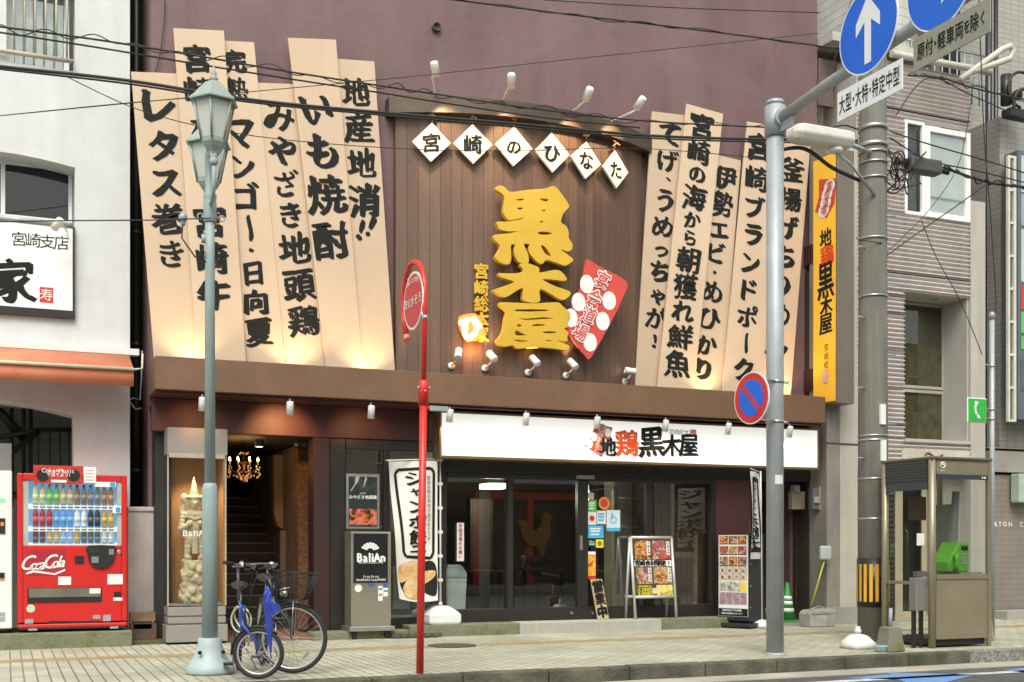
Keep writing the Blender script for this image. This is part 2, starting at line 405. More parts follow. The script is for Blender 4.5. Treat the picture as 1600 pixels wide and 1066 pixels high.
# shop step: mossy part, new part, mossy part
def step(px0, px1, name, mt, y0=YLOT, z=.155, y1=15.4):
    m = MB(); m.box(XY(px0, y0)+.004, XY(px1, y0)-.004, y0, y1, -.1, z); return struct(m.build(name, mt, bevel=.015))
step(640, 812, 'shop_step', M['moss']); step(812, 1035, 'shop_step', mat('new_concrete', (.38,.365,.325), .8, var=.08, bump=.15, dirt=.35, dcol=(.25,.24,.2), dscale=2, streak=6)); step(1035, 1172, 'shop_step', M['moss'])
step(489, 640, 'shop_step', M['moss'], z=.10)
m = MB(); m.box(XY(352,15.2), XY(489,15.2), 15.2, 17.0, -.1, .06); struct(m.build('entrance_floor', mat('red_brown_tile', (.20,.085,.05), .6, var=.15)))
m = MB(); m.box(XY(-200,15.1), XY(207,15.1), 15.1, 16.2, -.1, .19); struct(m.build('machine_plinth', M['moss'], bevel=.02))
m = MB(); m.box(XY(205,15.35), XY(262,15.35), 15.25, 16.5, -.1, .05); struct(m.build('earth_bed', mat('bare_earth', (.12,.10,.06), .95, bump=1, bscale=25, dirt=.6, dcol=(.06,.07,.03))))
m = MB(); m.box(XY(1172,15.2), XY(1290,15.2), 15.15, 19, -.1, .03); struct(m.build('passage_floor', M['concrete']))

# ---------------------------------------------------------------- pixel-rectangle helpers
def pr(m, x0, yt, x1, yb, Y, d, at=None):
    """box with its front on plane Y; heights read at px `at` (default its left edge)"""
    a = x0 if at is None else at
    return m.box(XY(x0, Y), XY(x1, Y), Y, Y+d, ZY(a, yb, Y), ZY(a, yt, Y))
def loopY(pts, Y): return [(onY(x, y, Y).x, onY(x, y, Y).z) for x, y in pts]
def slab(m, loops, Y, d):
    v, f = shape2d(loops, d)
    return m.add([Vector((p.x, Y+d/2-p.z, p.y)) for p in v], f)

# ---------------------------------------------------------------- white building on the left
WBY = 15.9
xe = XY(203, WBY)
wb = thing('white_building', 'white rendered building with arched recess left of the mauve restaurant', 'building', (XY(60,WBY), WBY, 0))
m = MB()
xl = XY(-500, WBY)
def hz(px, py): q = onY(px, py, WBY); return (q.x, q.z)
outer = [(xl, -.1), (xl, 13), (xe, 13), (xe, -.1)]
xr1 = hz(117,100)[0]
w1 = [hz(10,-60), hz(117,-45), hz(117,110), hz(10,101)]
w1 = [(w1[0][0], 8.3), (w1[1][0], 8.3), (w1[1][0], hz(117,112)[1]), (w1[0][0], hz(117,112)[1])]
arch = [(hz(-260,0)[0], hz(117,498)[1]), (xr1, hz(117,498)[1]), hz(117,262), hz(95,256), hz(60,247.5), hz(30,241.5), hz(0,237), hz(-60,232), hz(-150,236), (hz(-260,0)[0], hz(117,262)[1])]
gro = [(hz(-400,0)[0], -.2), (hz(115,0)[0], -.2), hz(115,649), hz(85,641), hz(50,633), hz(0,626), hz(-60,621), hz(-150,620), (hz(-400,0)[0], hz(-150,650)[1])]
# keep the ground opening inside the outline by running it through the lower edge
outer = [(xl, -.1), (xl, 13), (xe, 13), (xe, -.1), gro[1]] + gro[2:-1] + [gro[-1], (gro[0][0], -.1)]
outer[4] = (gro[1][0], -.1)
slab(m, [outer, w1, arch], WBY, .45)
m.box(xe-.25, xe, WBY+.46, 22, -.1, 13)
m.build('wall', M['white_wall'], wb)
m = MB(); m.box(xl, xe-.26, WBY+2.6, WBY+2.8, -.1, 13); m.box(xl, xe-.26, WBY+.46, WBY+2.6, 3.05, 3.2)
m.build('inner_wall', mat('grey_green_plaster', (.30,.34,.32), .8), wb)
# recess back, window in it
zt = hz(117,352)[1]
m = MB(); m.box(XY(-260,WBY)+.01, xr1-.01, WBY+.42, WBY+.50, hz(117,498)[1], 5.9)
m.build('recess_back', M['white_wall'], wb)
yw = WBY+.36
win = MB(); pr(win, -230, 262, 113, 268, yw, .06, 113); pr(win, 107, 268, 113, 345, yw, .06, 113); pr(win, -230, 345, 113, 352, yw, .06, 113); pr(win, 1, 268, 8, 345, yw, .06, 113)
f = win.build('window', M['white_metal'], wb)
g = MB(); pr(g, 8, 268, 107, 345, yw+.03, .012, 113); pr(g, -200, 268, 1, 345, yw+.03, .012, 113); g.build('pane', M['glass_dark'], f)
g = MB(); pr(g, -200, 268, 107, 345, yw+.05, .008, 113); g.build('blind', M['dark'], f)
m = MB(); m.tube([onY(-40,336,WBY-.05), onY(114,353,WBY-.05)], .035); m.build('rail', M['galv'], wb)
# upper window with guard bars
yw = WBY+.28
win = MB(); zb = hz(117,112)[1]
win.box(XY(10,yw), XY(22,yw), yw, yw+.06, zb, 8.3); win.box(XY(100,yw), XY(108,yw), yw, yw+.06, zb, 8.3); win.box(XY(10,yw), XY(112,yw), yw-.01, yw+.06, zb, zb+.07)
f = win.build('window', M['white_metal'], wb)
g = MB(); g.box(XY(22,yw), XY(100,yw), yw+.03, yw+.04, zb, 8.3); g.build('pane', M['glass'], f)
g = MB(); g.box(XY(22,yw), XY(100,yw), yw+.06, yw+.07, zb, 8.3); g.build('curtain', mat('grey_curtain', (.5,.51,.47), .9, var=.3, scale=5), f)
m = MB()
for k in range(6):
    xx = XY(22+k*16.5, WBY-.06); m.tube([(xx, WBY-.06, zb+.12), (xx, WBY-.06, 8.4)], .014)
m.tube([(XY(-60,WBY), WBY-.06, zb+.1), (XY(115,WBY), WBY-.06, zb+.1)], .03)
m.build('guard_bars', mat('beige_metal', (.42,.38,.31), .5), wb)
# dark stair with railing inside the ground opening
m = MB()
for k in range(8):
    m.box(XY(-60,17)+k*.28-.9, XY(-60,17)+k*.28-.55, 17.0, 18.2, 2.9-k*.19-.05, 2.9-k*.19)
m.tube([onY(-40,600,17.0), onY(40,688,17.0)], .06, 4); m.tube([onY(-40,690,16.9), onY(60,672,16.9), onY(118,672,16.9)], .035, 6)
m.tube([onY(-40,742,16.9), onY(0,722,16.9), onY(62,672,16.9)], .045, 6)
for px in (18, 37, 48): m.tube([onY(px,600,17.0), onY(px,790,17.0)], .03, 6)
for px in (60, 78, 94, 108): m.tube([onY(px,672,16.9), onY(px,760,16.9)], .012, 6)
m.build('staircase', mat('dark_steel_stair', (.028,.026,.026), .5), wb)
m = MB(); pr(m, -80, 690, 18, 760, 16.6, .05); m.build('stair_panel', M['white_metal'], wb)

# awning
ya = WBY-.02
aw = thing('awning', 'faded orange roll-out awning on the white building', 'awning', (XY(60,ya), ya, ZY(60,545,ya)))
m = MB()
pA, pB = onY(-300,527,ya-.12), onY(201,549,ya-.12); pB.z = pA.z = ZY(100,546,ya-.12)
m.box(pA.x, XY(217,ya-.1), ya-.14, ya, pB.z-.02, pB.z+.06); m.build('case', M['white_metal'], aw)
yo = ya-.75
zt, zm, zl = pB.z-.03, ZY(196,577,yo), ZY(192,603,yo)
m = MB(); N_ = 1
for i in range(N_):
    xa = pA.x+(XY(200,ya)-pA.x)*i/N_; xb = pA.x+(XY(200,ya)-pA.x)*(i+1)/N_
    sg = lambda x_: 0
    m.add([(xa,ya-.14,zt),(xb,ya-.14,zt),(xb,yo,zm),(xa,yo,zm)], [(0,1,2,3)], True)
    m.add([(xa,yo,zm),(xb,yo,zm),(xb,yo+.01+sg(xb),zl),(xa,yo+.01+sg(xa),zl)], [(0,1,2,3)], True)
cl = m.build('cloth', M['orange'], aw); md = cl.modifiers.new('thickness', 'SOLIDIFY'); md.thickness = .004
m = MB(); m.tube([(pA.x, yo-.02, zm), (XY(200,ya), yo-.02, zm)], .022); m.tube([(XY(200,ya), yo-.02, zm), (XY(200,ya)+.1, yo-.02, zm+.02), (XY(200,ya)+.1, yo-.02, zm+.2)], .012)
m.build('front_bar', mat('cream_bar', (.62,.58,.42), .45), aw)

# lit wall sign of the neighbour
ys = WBY-.06
ns = thing('neighbour_sign', 'white wall sign with large black brush letters on the white building', 'sign', (XY(60,ys), ys, ZY(117,495,ys)))
m = MB(); pr(m, -260, 357, 115, 492, ys, .22, 115); m.build('panel', mat('white_acrylic', (.80,.80,.80), .35, var=.03), ns, bevel=.006)
m = MB(); pr(m, -262, 486, 117, 498, ys-.006, .24, 115); pr(m, 113.5, 355, 117, 486, ys-.006, .24, 115); m.build('frame', M['black_alu'], ns)
L_ = Letters(); Xv, Zv = Vector((1,0,0)), Vector((0,0,1)); sz = lambda px, s, Y: s/F*(Y/ray(px, HZ).y)
for ch, px, py in zip('宮崎支店', (30,52,74,96), (374,376,378,380)): L_.char(ch, onY(px,py,ys-.003), Xv, Zv, sz(px,24,ys), .006, br=.6)
L_.char('家', onY(18,440,ys-.003), Xv, Zv, sz(18,74,ys), .035, br=1); L_.build('lettering', M['ink'], ns)
m = MB(); pr(m, 62, 449, 83, 473, ys-.003, .002, 72); sq = m.build('seal', M['red'], ns)
L_ = Letters(); L_.char('寿', onY(72.5,461,ys-.0065), Xv, Zv, sz(72,20,ys), .01); L_.build('seal_mark', M['white_paint'], sq)
def spot_fix(name, p, d, r, ln, label, group, mt=None, mount=None, cat='spotlight', lit=True):
    """cylinder spotlight whose lit mouth points along d, on a small bracket"""
    d = Vector(d).normalized(); t = thing(name, label, cat, p, 0, group)
    Q = d.to_track_quat('Z', 'Y').to_matrix()
    m = MB(); m.lathe([(r*.8,-ln/2),(r,-ln/2+.02),(r,ln/2),(r*.86,ln/2),(r*.86,ln/2-.03)], p, 20, Q); m.build('housing', mt or M['white_metal'], t)
    m = MB(); m.lathe([(r*.84,ln/2-.028),(r*.4,ln/2-.02)], p, 20, Q); m.build('lens', LENS if lit else M['white_paint'], t)
    if mount is not None:
        m = MB(); e = Vector(p)-d*(ln*.25)
        if isinstance(mount[0], (int, float)): mount = [mount]
        m.tube([e]+[Vector(q) for q in mount], .013, 8); q = Vector(mount[-1]); m.build('bracket', M['white_metal'], t)
    return t
LENS = glow('warm_lamp_lens', (1,.8,.5), 4)
p = onY(90,350,ys-.35); spot_fix('sign_spotlight', p, (-.5,.6,-.6), .05, .16, 'small white spotlight above the black lettered white wall sign', None, mount=[p+Vector((.1,.2,0)), p+Vector((.12,.33,0))], lit=False)

# dark gap with drainpipes and low wall between the buildings
gy = 16.6
m = MB(); m.box(XY(190,gy+.8), XY(250,gy+.8), gy+.8, gy+.9, 0, 14)  # its black colour carries the shade of the gap
tag(m.build('gap_shade_wall', M['dark']), 'back wall coloured black for the shade in the gap between white and mauve buildings', 'wall')
for px, r, lb in ((213, .075, 'thick black drainpipe in the gap, next to the white building'), (229, .045, 'thin black drainpipe in the gap, next to the mauve wall')):
    m = MB(); xx = XY(px, gy); m.tube([(xx, gy, .1), (xx, gy, 13)], r, 14)
    for z in (2.2, 3.9, 5.4, 7.0): m.tube([(xx, gy, z), (xx, gy, z+.06)], r+.012, 14)
    tag(m.build('drainpipe', mat('black_pvc', (.016,.019,.022), .35)), lb, 'drainpipe', 'drainpipes in the gap')
m = MB(); pr(m, 199, 795, 262, 982, 15.7, .15); m.box(XY(199,15.7), XY(262,15.7), 15.68, 15.87, ZY(199,799,15.7), ZY(199,793,15.7)+.01)
tag(m.build('low_wall', mat('stained_grey_render', (.50,.47,.45), .85, bump=.2, dirt=.6, dcol=(.28,.25,.22), dscale=1.5, streak=2), bevel=.01), 'low stained grey wall between vending machine and glass display case', 'wall')
m = MB(); m.tube([onY(222,548,16.2), onY(221,590,16.2), onY(219,625,16.2), onY(208,622,16.2), onY(201,626,16.2), onY(212,640,16.2), onY(221,638,16.2)], .012, 6)
tag(m.build('loose_cable', M['galv']), 'loose grey cable looping down beside the awning end', 'cable')
# ---------------------------------------------------------------- mauve restaurant building
WY, GY, BY, SY = 15.55, 15.4, 14.75, 15.0     # wall, glass front, fascia front, lit sign front
xL, xR = XY(236, WY), XY(1277, WY)
rb = thing('restaurant_building', 'mauve rendered restaurant building with dark glazed shopfront and stair entrance', 'building', ((xL+xR)/2, WY, 0))
zs = ZY(243, 634, WY)                           # underside of the mauve wall
m = MB(); m.box(xL, xR, WY, WY+.3, zs, 13); m.build('wall', M['mauve'], rb)
m = MB(); m.box(xL, xL+.3, WY+.31, 24, .2, 13); m.box(xR-.3, xR, WY+.31, 24, -.1, 13); m.box(xL+.3, xR-.3, 23.7, 24, -.1, 13)
m.build('side_wall', M['mauve'], rb)
m = MB(); m.box(xL, xR, WY, 24, 13.01, 13.2); m.build('roof', M['concrete'], rb)
# small vent high on the wall
p = onY(681, 44, WY); m = MB(); Q = Matrix.Rotation(R(90), 4, 'X')
m.lathe([(.062,0),(.066,.05),(.05,.06),(.045,.02),(.0,.02)], p, 18, Q); m.build('vent', mat('vent_brown', (.06,.045,.04), .5), rb)
# fascia band with soffit
xb0, xb1 = XY(243, BY), XY(1290, BY)
zb0, zb1 = ZY(243, 607.5, BY), ZY(243, 555.5, BY)
fa = thing('fascia', 'long brown fascia band running across the mauve restaurant front', 'fascia', ((xb0+xb1)/2, BY, zb0))
m = MB(); xj = XY(661, BY)
m.box(xb0, xj-.002, BY, BY+.12, zb0, zb1); m.box(xj+.002, xb1, BY, BY+.12, zb0, zb1); m.box(xb0, xb0+.1, BY+.121, WY-.002, zb0, zb1); m.box(xb1-.1, xb1, BY+.121, WY-.002, zb0, zb1)
m.build('band', M['band'], fa, bevel=.006)
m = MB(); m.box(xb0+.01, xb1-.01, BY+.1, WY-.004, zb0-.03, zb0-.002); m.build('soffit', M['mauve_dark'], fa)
m = MB(); m.box(xb0+.11, xb1-.11, BY+.13, WY-.01, zb0+.001, zb0+.02); m.build('gutter', M['dark_brown'], fa)
# lintel over entrance
zl = ZY(460, 682, GY)
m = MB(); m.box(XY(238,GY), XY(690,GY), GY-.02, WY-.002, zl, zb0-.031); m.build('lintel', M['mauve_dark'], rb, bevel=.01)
m = MB(); m.box(XY(690,GY)+.003, XY(1290,GY), GY-.01, WY-.002, ZY(700,738,GY), zb0-.031); m.build('header', M['black_alu'], rb)
m = MB(); m.box(XY(490,GY), XY(515,GY), GY, GY+.3, .1, zl-.002); m.build('pier', mat('near_black_red', (.035,.011,.011), .55), rb)
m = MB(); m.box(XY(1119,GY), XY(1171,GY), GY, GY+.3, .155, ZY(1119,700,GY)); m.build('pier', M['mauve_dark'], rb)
# shopfront frames and glass
xs = [515, 542, 693, 799, 911, 1015, 1118]
zg0, zg1 = ZY(700,966,GY), ZY(700,738,GY)
fr = MB()
def fbox(px0, px1, z0, z1, y=GY+.02, d=.09): fr.box(XY(px0,y), XY(px1,y), y, y+d, z0, z1)
zf0 = ZY(700,953,GY)
zt_ = ZY(700, 746, GY)
fbox(516, 540, .1, zl-.003); fbox(541, 688, .1, .24); fbox(541, 688, zl-.14, zl-.003); fbox(688, 698, .155, zl)
fbox(699, 1112, .156, zf0, GY+.01); fbox(699, 1112, zt_, zg1-.002, GY+.01)
for px, w in ((798, 4), (911, 8), (1015, 5)): fbox(px-w, px+w, zf0+.001, zt_-.001, GY+.005)
fbox(1112, 1119, .156, zg1, GY)
fbox(600, 607, .241, zl-.141)
m_ = fr.build('shopfront_frame', M['black_alu'], rb, bevel=.004)
def pane(px0, px1, z0, z1, y, nm='glass_pane', mt=None):
    g = MB(); g.box(XY(px0,y), XY(px1,y), y, y+.010, z0, z1); return g.build(nm, mt or M['glass'], rb)
pane(541, 599, .245, zl-.145, GY+.06); pane(608, 687, .245, zl-.145, GY+.06)
pane(699, 793, zf0+.002, zt_-.002, GY+.08); pane(803, 902, zf0+.002, zt_-.002, GY+.05); pane(920, 1009, zf0+.002, zt_-.002, GY+.05); pane(1021, 1111, zf0+.002, zt_-.002, GY+.08)
g = MB(); pr(g, 906.5, 836, 910.5, 860, GY-.02, .02, 700); g.build('door_handle', M['chrome'], rb)
for px in (893, 926):
    q = onY(px, 958, GY+.008); g = MB(); g.lathe([(.022,0),(.02,.012)], q, 16, Matrix.Rotation(R(90),4,'X')); g.build('door_lock', M['chrome'], rb)
g = MB(); pr(g, 902, 737, 929, 743, GY-.06, .05, 700); g.build('door_sensor', mat('sensor_grey', (.22,.22,.22), .5), rb)
# interior
im = mat('brown_plaster', (.16,.11,.075), .8, var=.2)
m = MB(); m.box(XY(515,GY)+.31, XY(1118,GY), GY+.15, 20, .05, .10); m.build('floor', mat('dark_floor', (.055,.045,.038), .5), rb)
m = MB(); m.box(XY(515,GY)+.05, XY(1118,GY), 20, 20.1, .1, 3); m.build('back_wall', im, rb)
m = MB(); m.box(XY(1172,15.6), XY(1172,15.6)+.2, WY+.31, 20, -.05, 3); m.box(XY(515,GY), XY(515,GY)+.12, GY+.31, 20, 0, 3); m.build('partition', im, rb)
m = MB(); m.box(XY(490,GY), xR-.31, GY+.3, 20, 2.92, 3.0); m.build('ceiling', mat('dark_ceiling', (.06,.05,.045), .8), rb)
m = MB(); m.box(XY(960,16.6), XY(987,16.6), 16.6, 16.95, .1, 2.9); m.build('column', mat('cream_plaster', (.50,.45,.36), .8), rb)
m = MB(); m.box(XY(935,17.5), XY(950,17.5), 17.5, 17.7, .1, 2.9); m.build('post', mat('dark_wood_post', (.09,.045,.025), .6), rb)
m = MB(); m.box(XY(1040,17.2), XY(1095,17.2), 17.2, 18, .1, 1.2); m.box(XY(735,18), XY(770,18), 18, 18.2, .1, 2.0)
tag(m.build('counter', mat('dark_wood', (.05,.03,.02), .5, var=.3, scale=4)), 'dark wooden counter inside the glazed shopfront', 'counter')
q = onY(771, 760, 17.2); m = MB(); m.box(q.x-.16, q.x+.16, 17.0, 17.4, q.z-.04, q.z+.04)
tag(m.build('ceiling_light', glow('tube_light', (.78,1,.62), 3.0)), 'lit greenish ceiling lamp seen through the left glass pane', 'lamp')
lamp('ceiling_lamp', 'POINT', (q.x, 17.2, q.z-.15), None, 22, (1,.93,.72), .15)
for px_, lb_ in ((1066, 'brown slatted screen behind the right glass pane'),):
    m = MB()
    for k in range(16): m.box(XY(1024,15.8)+k*.056, XY(1024,15.8)+k*.056+.05, 15.8+.004*(k%2), 15.83, .1, 2.5)
    tag(m.build('wooden_screen', mat('brown_slats', (.16,.10,.07), .5, var=.2)), lb_, 'screen')
for px_, Y_, lb_ in ((760, 17.6, 'square table inside the shop, behind the left pane'), (860, 18.3, 'square table inside the shop, behind the middle pane')):
    t = thing('table', lb_, 'table', (XY(px_,Y_), Y_, .1), 0, 'tables inside the shop'); m = MB(); m.box(XY(px_,Y_)-.4, XY(px_,Y_)+.4, Y_-.35, Y_+.35, .80, .84); m.build('tabletop', bpy.data.materials.get('table_wood') or mat('table_wood', (.08,.05,.03), .4), t)
    for sx_ in (-.35,.35):
        for sy_ in (-.3,.3): m = MB(); m.box(XY(px_,Y_)+sx_-.02, XY(px_,Y_)+sx_+.02, Y_+sy_-.02, Y_+sy_+.02, .1, .799); m.build('leg', M['black_alu'], t)
# left window: lit wooden drawers and shelf
m = MB()
for k in range(3): m.box(XY(528,16.0), XY(600,16.0), 16.0, 16.45, .30+k*.26, .30+k*.26+.25)
tag(m.build('wooden_cabinet', mat('light_wood', (.42,.24,.10), .5, var=.12, scale=2), bevel=.006), 'light wooden drawer cabinet behind the left shop window', 'cabinet')
m = MB(); m.box(XY(527,16.1), XY(680,16.1), 16.1, 16.4, 1.48, 1.51); pr(m, 614, 884, 640, 952, 15.7, .02); pr(m, 608, 745, 640, 830, 15.62, .01)
tag(m.build('window_shelf', mat('pale_board', (.45,.42,.36), .6)), 'pale shelf and boards standing behind the left shop window', 'shelf')

# ---------------------------------------------------------------- stair entrance
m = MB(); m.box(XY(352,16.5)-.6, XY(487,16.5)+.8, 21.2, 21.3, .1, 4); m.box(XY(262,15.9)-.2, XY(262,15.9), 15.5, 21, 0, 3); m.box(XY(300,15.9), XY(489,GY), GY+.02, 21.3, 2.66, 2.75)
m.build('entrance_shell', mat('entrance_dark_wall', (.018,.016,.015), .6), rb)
m = MB(); nm = MB(); xa, xc = XY(350,16.6)-.3, XY(462,16.6)
for k in range(13):
    y = 16.6+k*.27; z = .06+.152*(k+1)
    m.box(xa, xc+.1*k*.35, y, y+.6, z-.152, z-.004); nm.box(xa, xc+.1*k*.35-.12, y-.012, y+.02, z-.016, z+.003)
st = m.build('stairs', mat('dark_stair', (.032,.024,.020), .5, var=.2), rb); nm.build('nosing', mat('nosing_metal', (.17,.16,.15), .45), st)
ew = mat('entrance_beige', (.42,.30,.19), .8, var=.06)
yy = 17.6
lp = [(428,711),(458,711),(458,829),(446,829),(434,822),(429,806)]
m = MB(); slab(m, [loopY(lp, yy)], yy, .2); m.build('hanging_screen', ew, rb)
m = MB(); m.box(XY(461,16.8), XY(470,16.8), 16.8, 20, .06, 2.66); m.box(XY(438,17.4), XY(466,17.4), 17.4, 17.5, .06, ZY(450,829,17.4)); m.build('entrance_wall', mat('entrance_grey', (.30,.25,.21), .8), rb)
m = MB(); m.box(XY(466,16.2), XY(486,16.2), 16.2, 16.5, .06, 2.66); m.build('textured_pillar', mat('rough_brown_stone', (.17,.085,.045), .9, var=.5, scale=25, bump=1, bscale=40), rb)
q = onY(479, 701, 16.0); m = MB(); m.lathe([(.13,0),(.17,.02),(.17,.16)], (q.x, 16.0, q.z), 20)
tag(m.build('ceiling_speaker', M['black_plastic']), 'round black speaker hanging from the entrance ceiling', 'speaker')
q = onY(405, 690, 16.1); t = thing('ceiling_downlight', 'black cylinder downlight on the ceiling of the stair entrance', 'lamp', (q.x, 16.1, q.z))
m = MB(); m.lathe([(.055,-.07),(.06,-.07),(.06,.22)], (q.x,16.1,q.z), 18); m.build('housing', M['black_plastic'], t)
m = MB(); m.lathe([(.05,-.072),(.02,-.074)], (q.x,16.1,q.z), 18); m.build('lens', LENS, t)
lamp('downlight_lamp', 'SPOT', (q.x,16.1,q.z-.1), (q.x+.3,16.3,0), 5, ang=100)
# chandelier
q = onY(381, 730, 16.4)
ch = thing('chandelier', 'lit crystal chandelier with candle bulbs in the dark stair entrance', 'chandelier', q)
m = MB(); m.tube([q+Vector((0,0,.35)), q+Vector((0,0,-.1))], .012, 8); m.lathe([(.0,-.14),(.04,-.1),(.02,-.02),(.05,.06),(.015,.12)], q, 12)
bl = MB(); cr = MB(); cs = MB()
for k in range(8):
    a = k*pi/4+.2; d = Vector((cos(a), sin(a), 0)); e = q+d*.205+Vector((0,0,.03))
    m.tube([q+Vector((0,0,-.04)), q+d*.1+Vector((0,0,-.09)), q+d*.18+Vector((0,0,-.04)), e], .007, 6)
    cs.tube([e, e+Vector((0,0,.05))], .010, 8); bl.lathe([(.004,0),(.014,.016),(.011,.034),(.002,.052)], e+Vector((0,0,.05)), 8)
    for j in range(5): cr.ball(e+Vector((random.uniform(-.03,.03), random.uniform(-.03,.03), -.03-.035*j)), (.011,.011,.016), 6)
    for j in range(4): cr.ball(q+d*(.2*j/4)+Vector((0,0,-.12-.02*(3-j))), (.010,.010,.015), 6)
for j in range(14): cr.ball(q+Vector((random.uniform(-.05,.05), random.uniform(-.05,.05), random.uniform(-.2,-.1))), (.011,.011,.016), 6)
for j in range(10): cr.ball(q+Vector((.06*cos(j*.63), .06*sin(j*.63), .2-.01*(j%3))), (.010,.010,.015), 6)
m.build('arms', mat('antique_brass', (.06,.03,.012), .35, metal=.8), ch); cs.build('candles', M['cream'], ch); bl.build('bulbs', glow('candle_bulb', (1,.55,.16), 22), ch)
cm = mat('crystal', (.75,.55,.35), .05, spec=1); cr.build('crystals', cm, ch)
lamp('chandelier_lamp', 'POINT', q+Vector((0,-.05,.0)), None, 3, (1,.55,.22), .12, parent=ch)

# ---------------------------------------------------------------- curved timber panel with its hood
pxl, pxr = XY(618, 15.45), XY(1003, 15.45)
PM, PH, SAG = (pxl+pxr)/2, (pxr-pxl)/2, .46
def surf(x): return 15.45-SAG*(1-((x-PM)/PH)**2)
def onP(px, py, off=0):
    y = 15.2
    for _ in range(30):
        p = onY(px, py, y); y = surf(p.x)-off
    return onY(px, py, y)
zp0, zp1 = ZY(620, 590, 15.45), ZY(618, 180, 15.45)
tp = thing('timber_signboard', 'bowed dark brown timber panel under a curved metal hood', 'panel', (PM, surf(PM), zp0))
m = MB(); NP = 27
for i in range(NP):
    a = pxl+2*PH*i/NP; b = pxl+2*PH*(i+1)/NP; g = .004
    pts = [(a, surf(a)+.006), (a+g, surf(a+g)), (b-g, surf(b-g)), (b, surf(b)+.006)]
    for (x0, y0), (x1, y1) in zip(pts, pts[1:]): m.add([(x0,y0,zp0),(x1,y1,zp0),(x1,y1,zp1),(x0,y0,zp1)], [(0,1,2,3)])
m.box(pxl, pxl+.02, 15.46, WY-.002, zp0, zp1); m.box(pxr-.02, pxr, 15.46, WY-.002, zp0, zp1)
wood = mat('brown_stained_planks', (.118,.066,.043), .6, var=.15); N_, L2, B_ = NL(wood)
tc = [n for n in N_ if n.type == 'TEX_COORD'][0]
mp = N_.new('ShaderNodeMapping'); mp.inputs['Scale'].default_value = (9, 1, .5); L2.new(tc.outputs['Object'], mp.inputs[0])
nz = [n for n in N_ if n.type == 'TEX_NOISE'][0]; nz.inputs['Scale'].default_value = 3; L2.new(mp.outputs[0], nz.inputs['Vector'])
sx_ = N_.new('ShaderNodeSeparateXYZ'); L2.new(tc.outputs['Object'], sx_.inputs[0])
ma = N_.new('ShaderNodeMath'); ma.operation = 'MULTIPLY_ADD'; ma.inputs[1].default_value = NP/(2*PH); ma.inputs[2].default_value = NP/2; L2.new(sx_.outputs[0], ma.inputs[0])
mf = N_.new('ShaderNodeMath'); mf.operation = 'FLOOR'; L2.new(ma.outputs[0], mf.inputs[0])
wh = N_.new('ShaderNodeTexWhiteNoise'); wh.noise_dimensions = '1D'; L2.new(mf.outputs[0], wh.inputs['W'])
mr = N_.new('ShaderNodeMapRange'); mr.inputs[3].default_value = .84; mr.inputs[4].default_value = 1.16; L2.new(wh.outputs[0], mr.inputs[0])
mul = [n for n in N_ if n.type == 'MIX'][0]
x2 = N_.new('ShaderNodeMix'); x2.data_type = 'RGBA'; x2.blend_type = 'MULTIPLY'; x2.inputs[0].default_value = 1
L2.new(mul.outputs[2], x2.inputs[6]); L2.new(mr.outputs[0], x2.inputs[7])
vo = N_.new('ShaderNodeTexVoronoi'); vo.inputs['Scale'].default_value = 2.2
mpk = N_.new('ShaderNodeMapping'); mpk.inputs['Scale'].default_value = (2.2, 1, 1); L2.new(tc.outputs['Object'], mpk.inputs[0]); L2.new(mpk.outputs[0], vo.inputs['Vector'])
kr = N_.new('ShaderNodeMapRange'); kr.inputs[1].default_value = .03; kr.inputs[2].default_value = .07; kr.inputs[3].default_value = .45; kr.inputs[4].default_value = 1; L2.new(vo.outputs[0], kr.inputs[0])
x3 = N_.new('ShaderNodeMix'); x3.data_type = 'RGBA'; x3.blend_type = 'MULTIPLY'; x3.inputs[0].default_value = 1
L2.new(x2.outputs[2], x3.inputs[6]); L2.new(kr.outputs[0], x3.inputs[7]); L2.new(x3.outputs[2], B_.inputs['Base Color'])
m.build('planks', wood, tp)
# hood: curved strip following the bow, projecting in front of it
m = MB(); NH = 40; zh0, zh1 = ZY(610, 178, 15.4), ZY(610, 153, 15.4); e = .12
def hy(x): return 15.36-(SAG+.08)*(1-min(1, ((x-PM)/(PH+e))**2))
xsn = [PM-(PH+e)+2*(PH+e)*i/NH for i in range(NH+1)]
for x0, x1 in zip(xsn, xsn[1:]):
    m.add([(x0,hy(x0),zh0),(x1,hy(x1),zh0),(x1,hy(x1),zh1),(x0,hy(x0),zh1)], [(0,1,2,3)], True)
    m.add([(x0,hy(x0),zh1),(x1,hy(x1),zh1),(x1,WY-.003,zh1),(x0,WY-.003,zh1)], [(0,1,2,3)])
    m.add([(x0,hy(x0),zh0),(x1,hy(x1),zh0),(x1,WY-.003,zh0),(x0,WY-.003,zh0)], [(0,3,2,1)])
for x in (xsn[0], xsn[-1]): m.add([(x,hy(x),zh0),(x,WY-.003,zh0),(x,WY-.003,zh1),(x,hy(x),zh1)], [(0,1,2,3)])
m.build('hood', mat('weathered_brown_metal', (.075,.048,.032), .45, metal=.3, var=.2, dirt=.3, dcol=(.16,.13,.10)), tp)

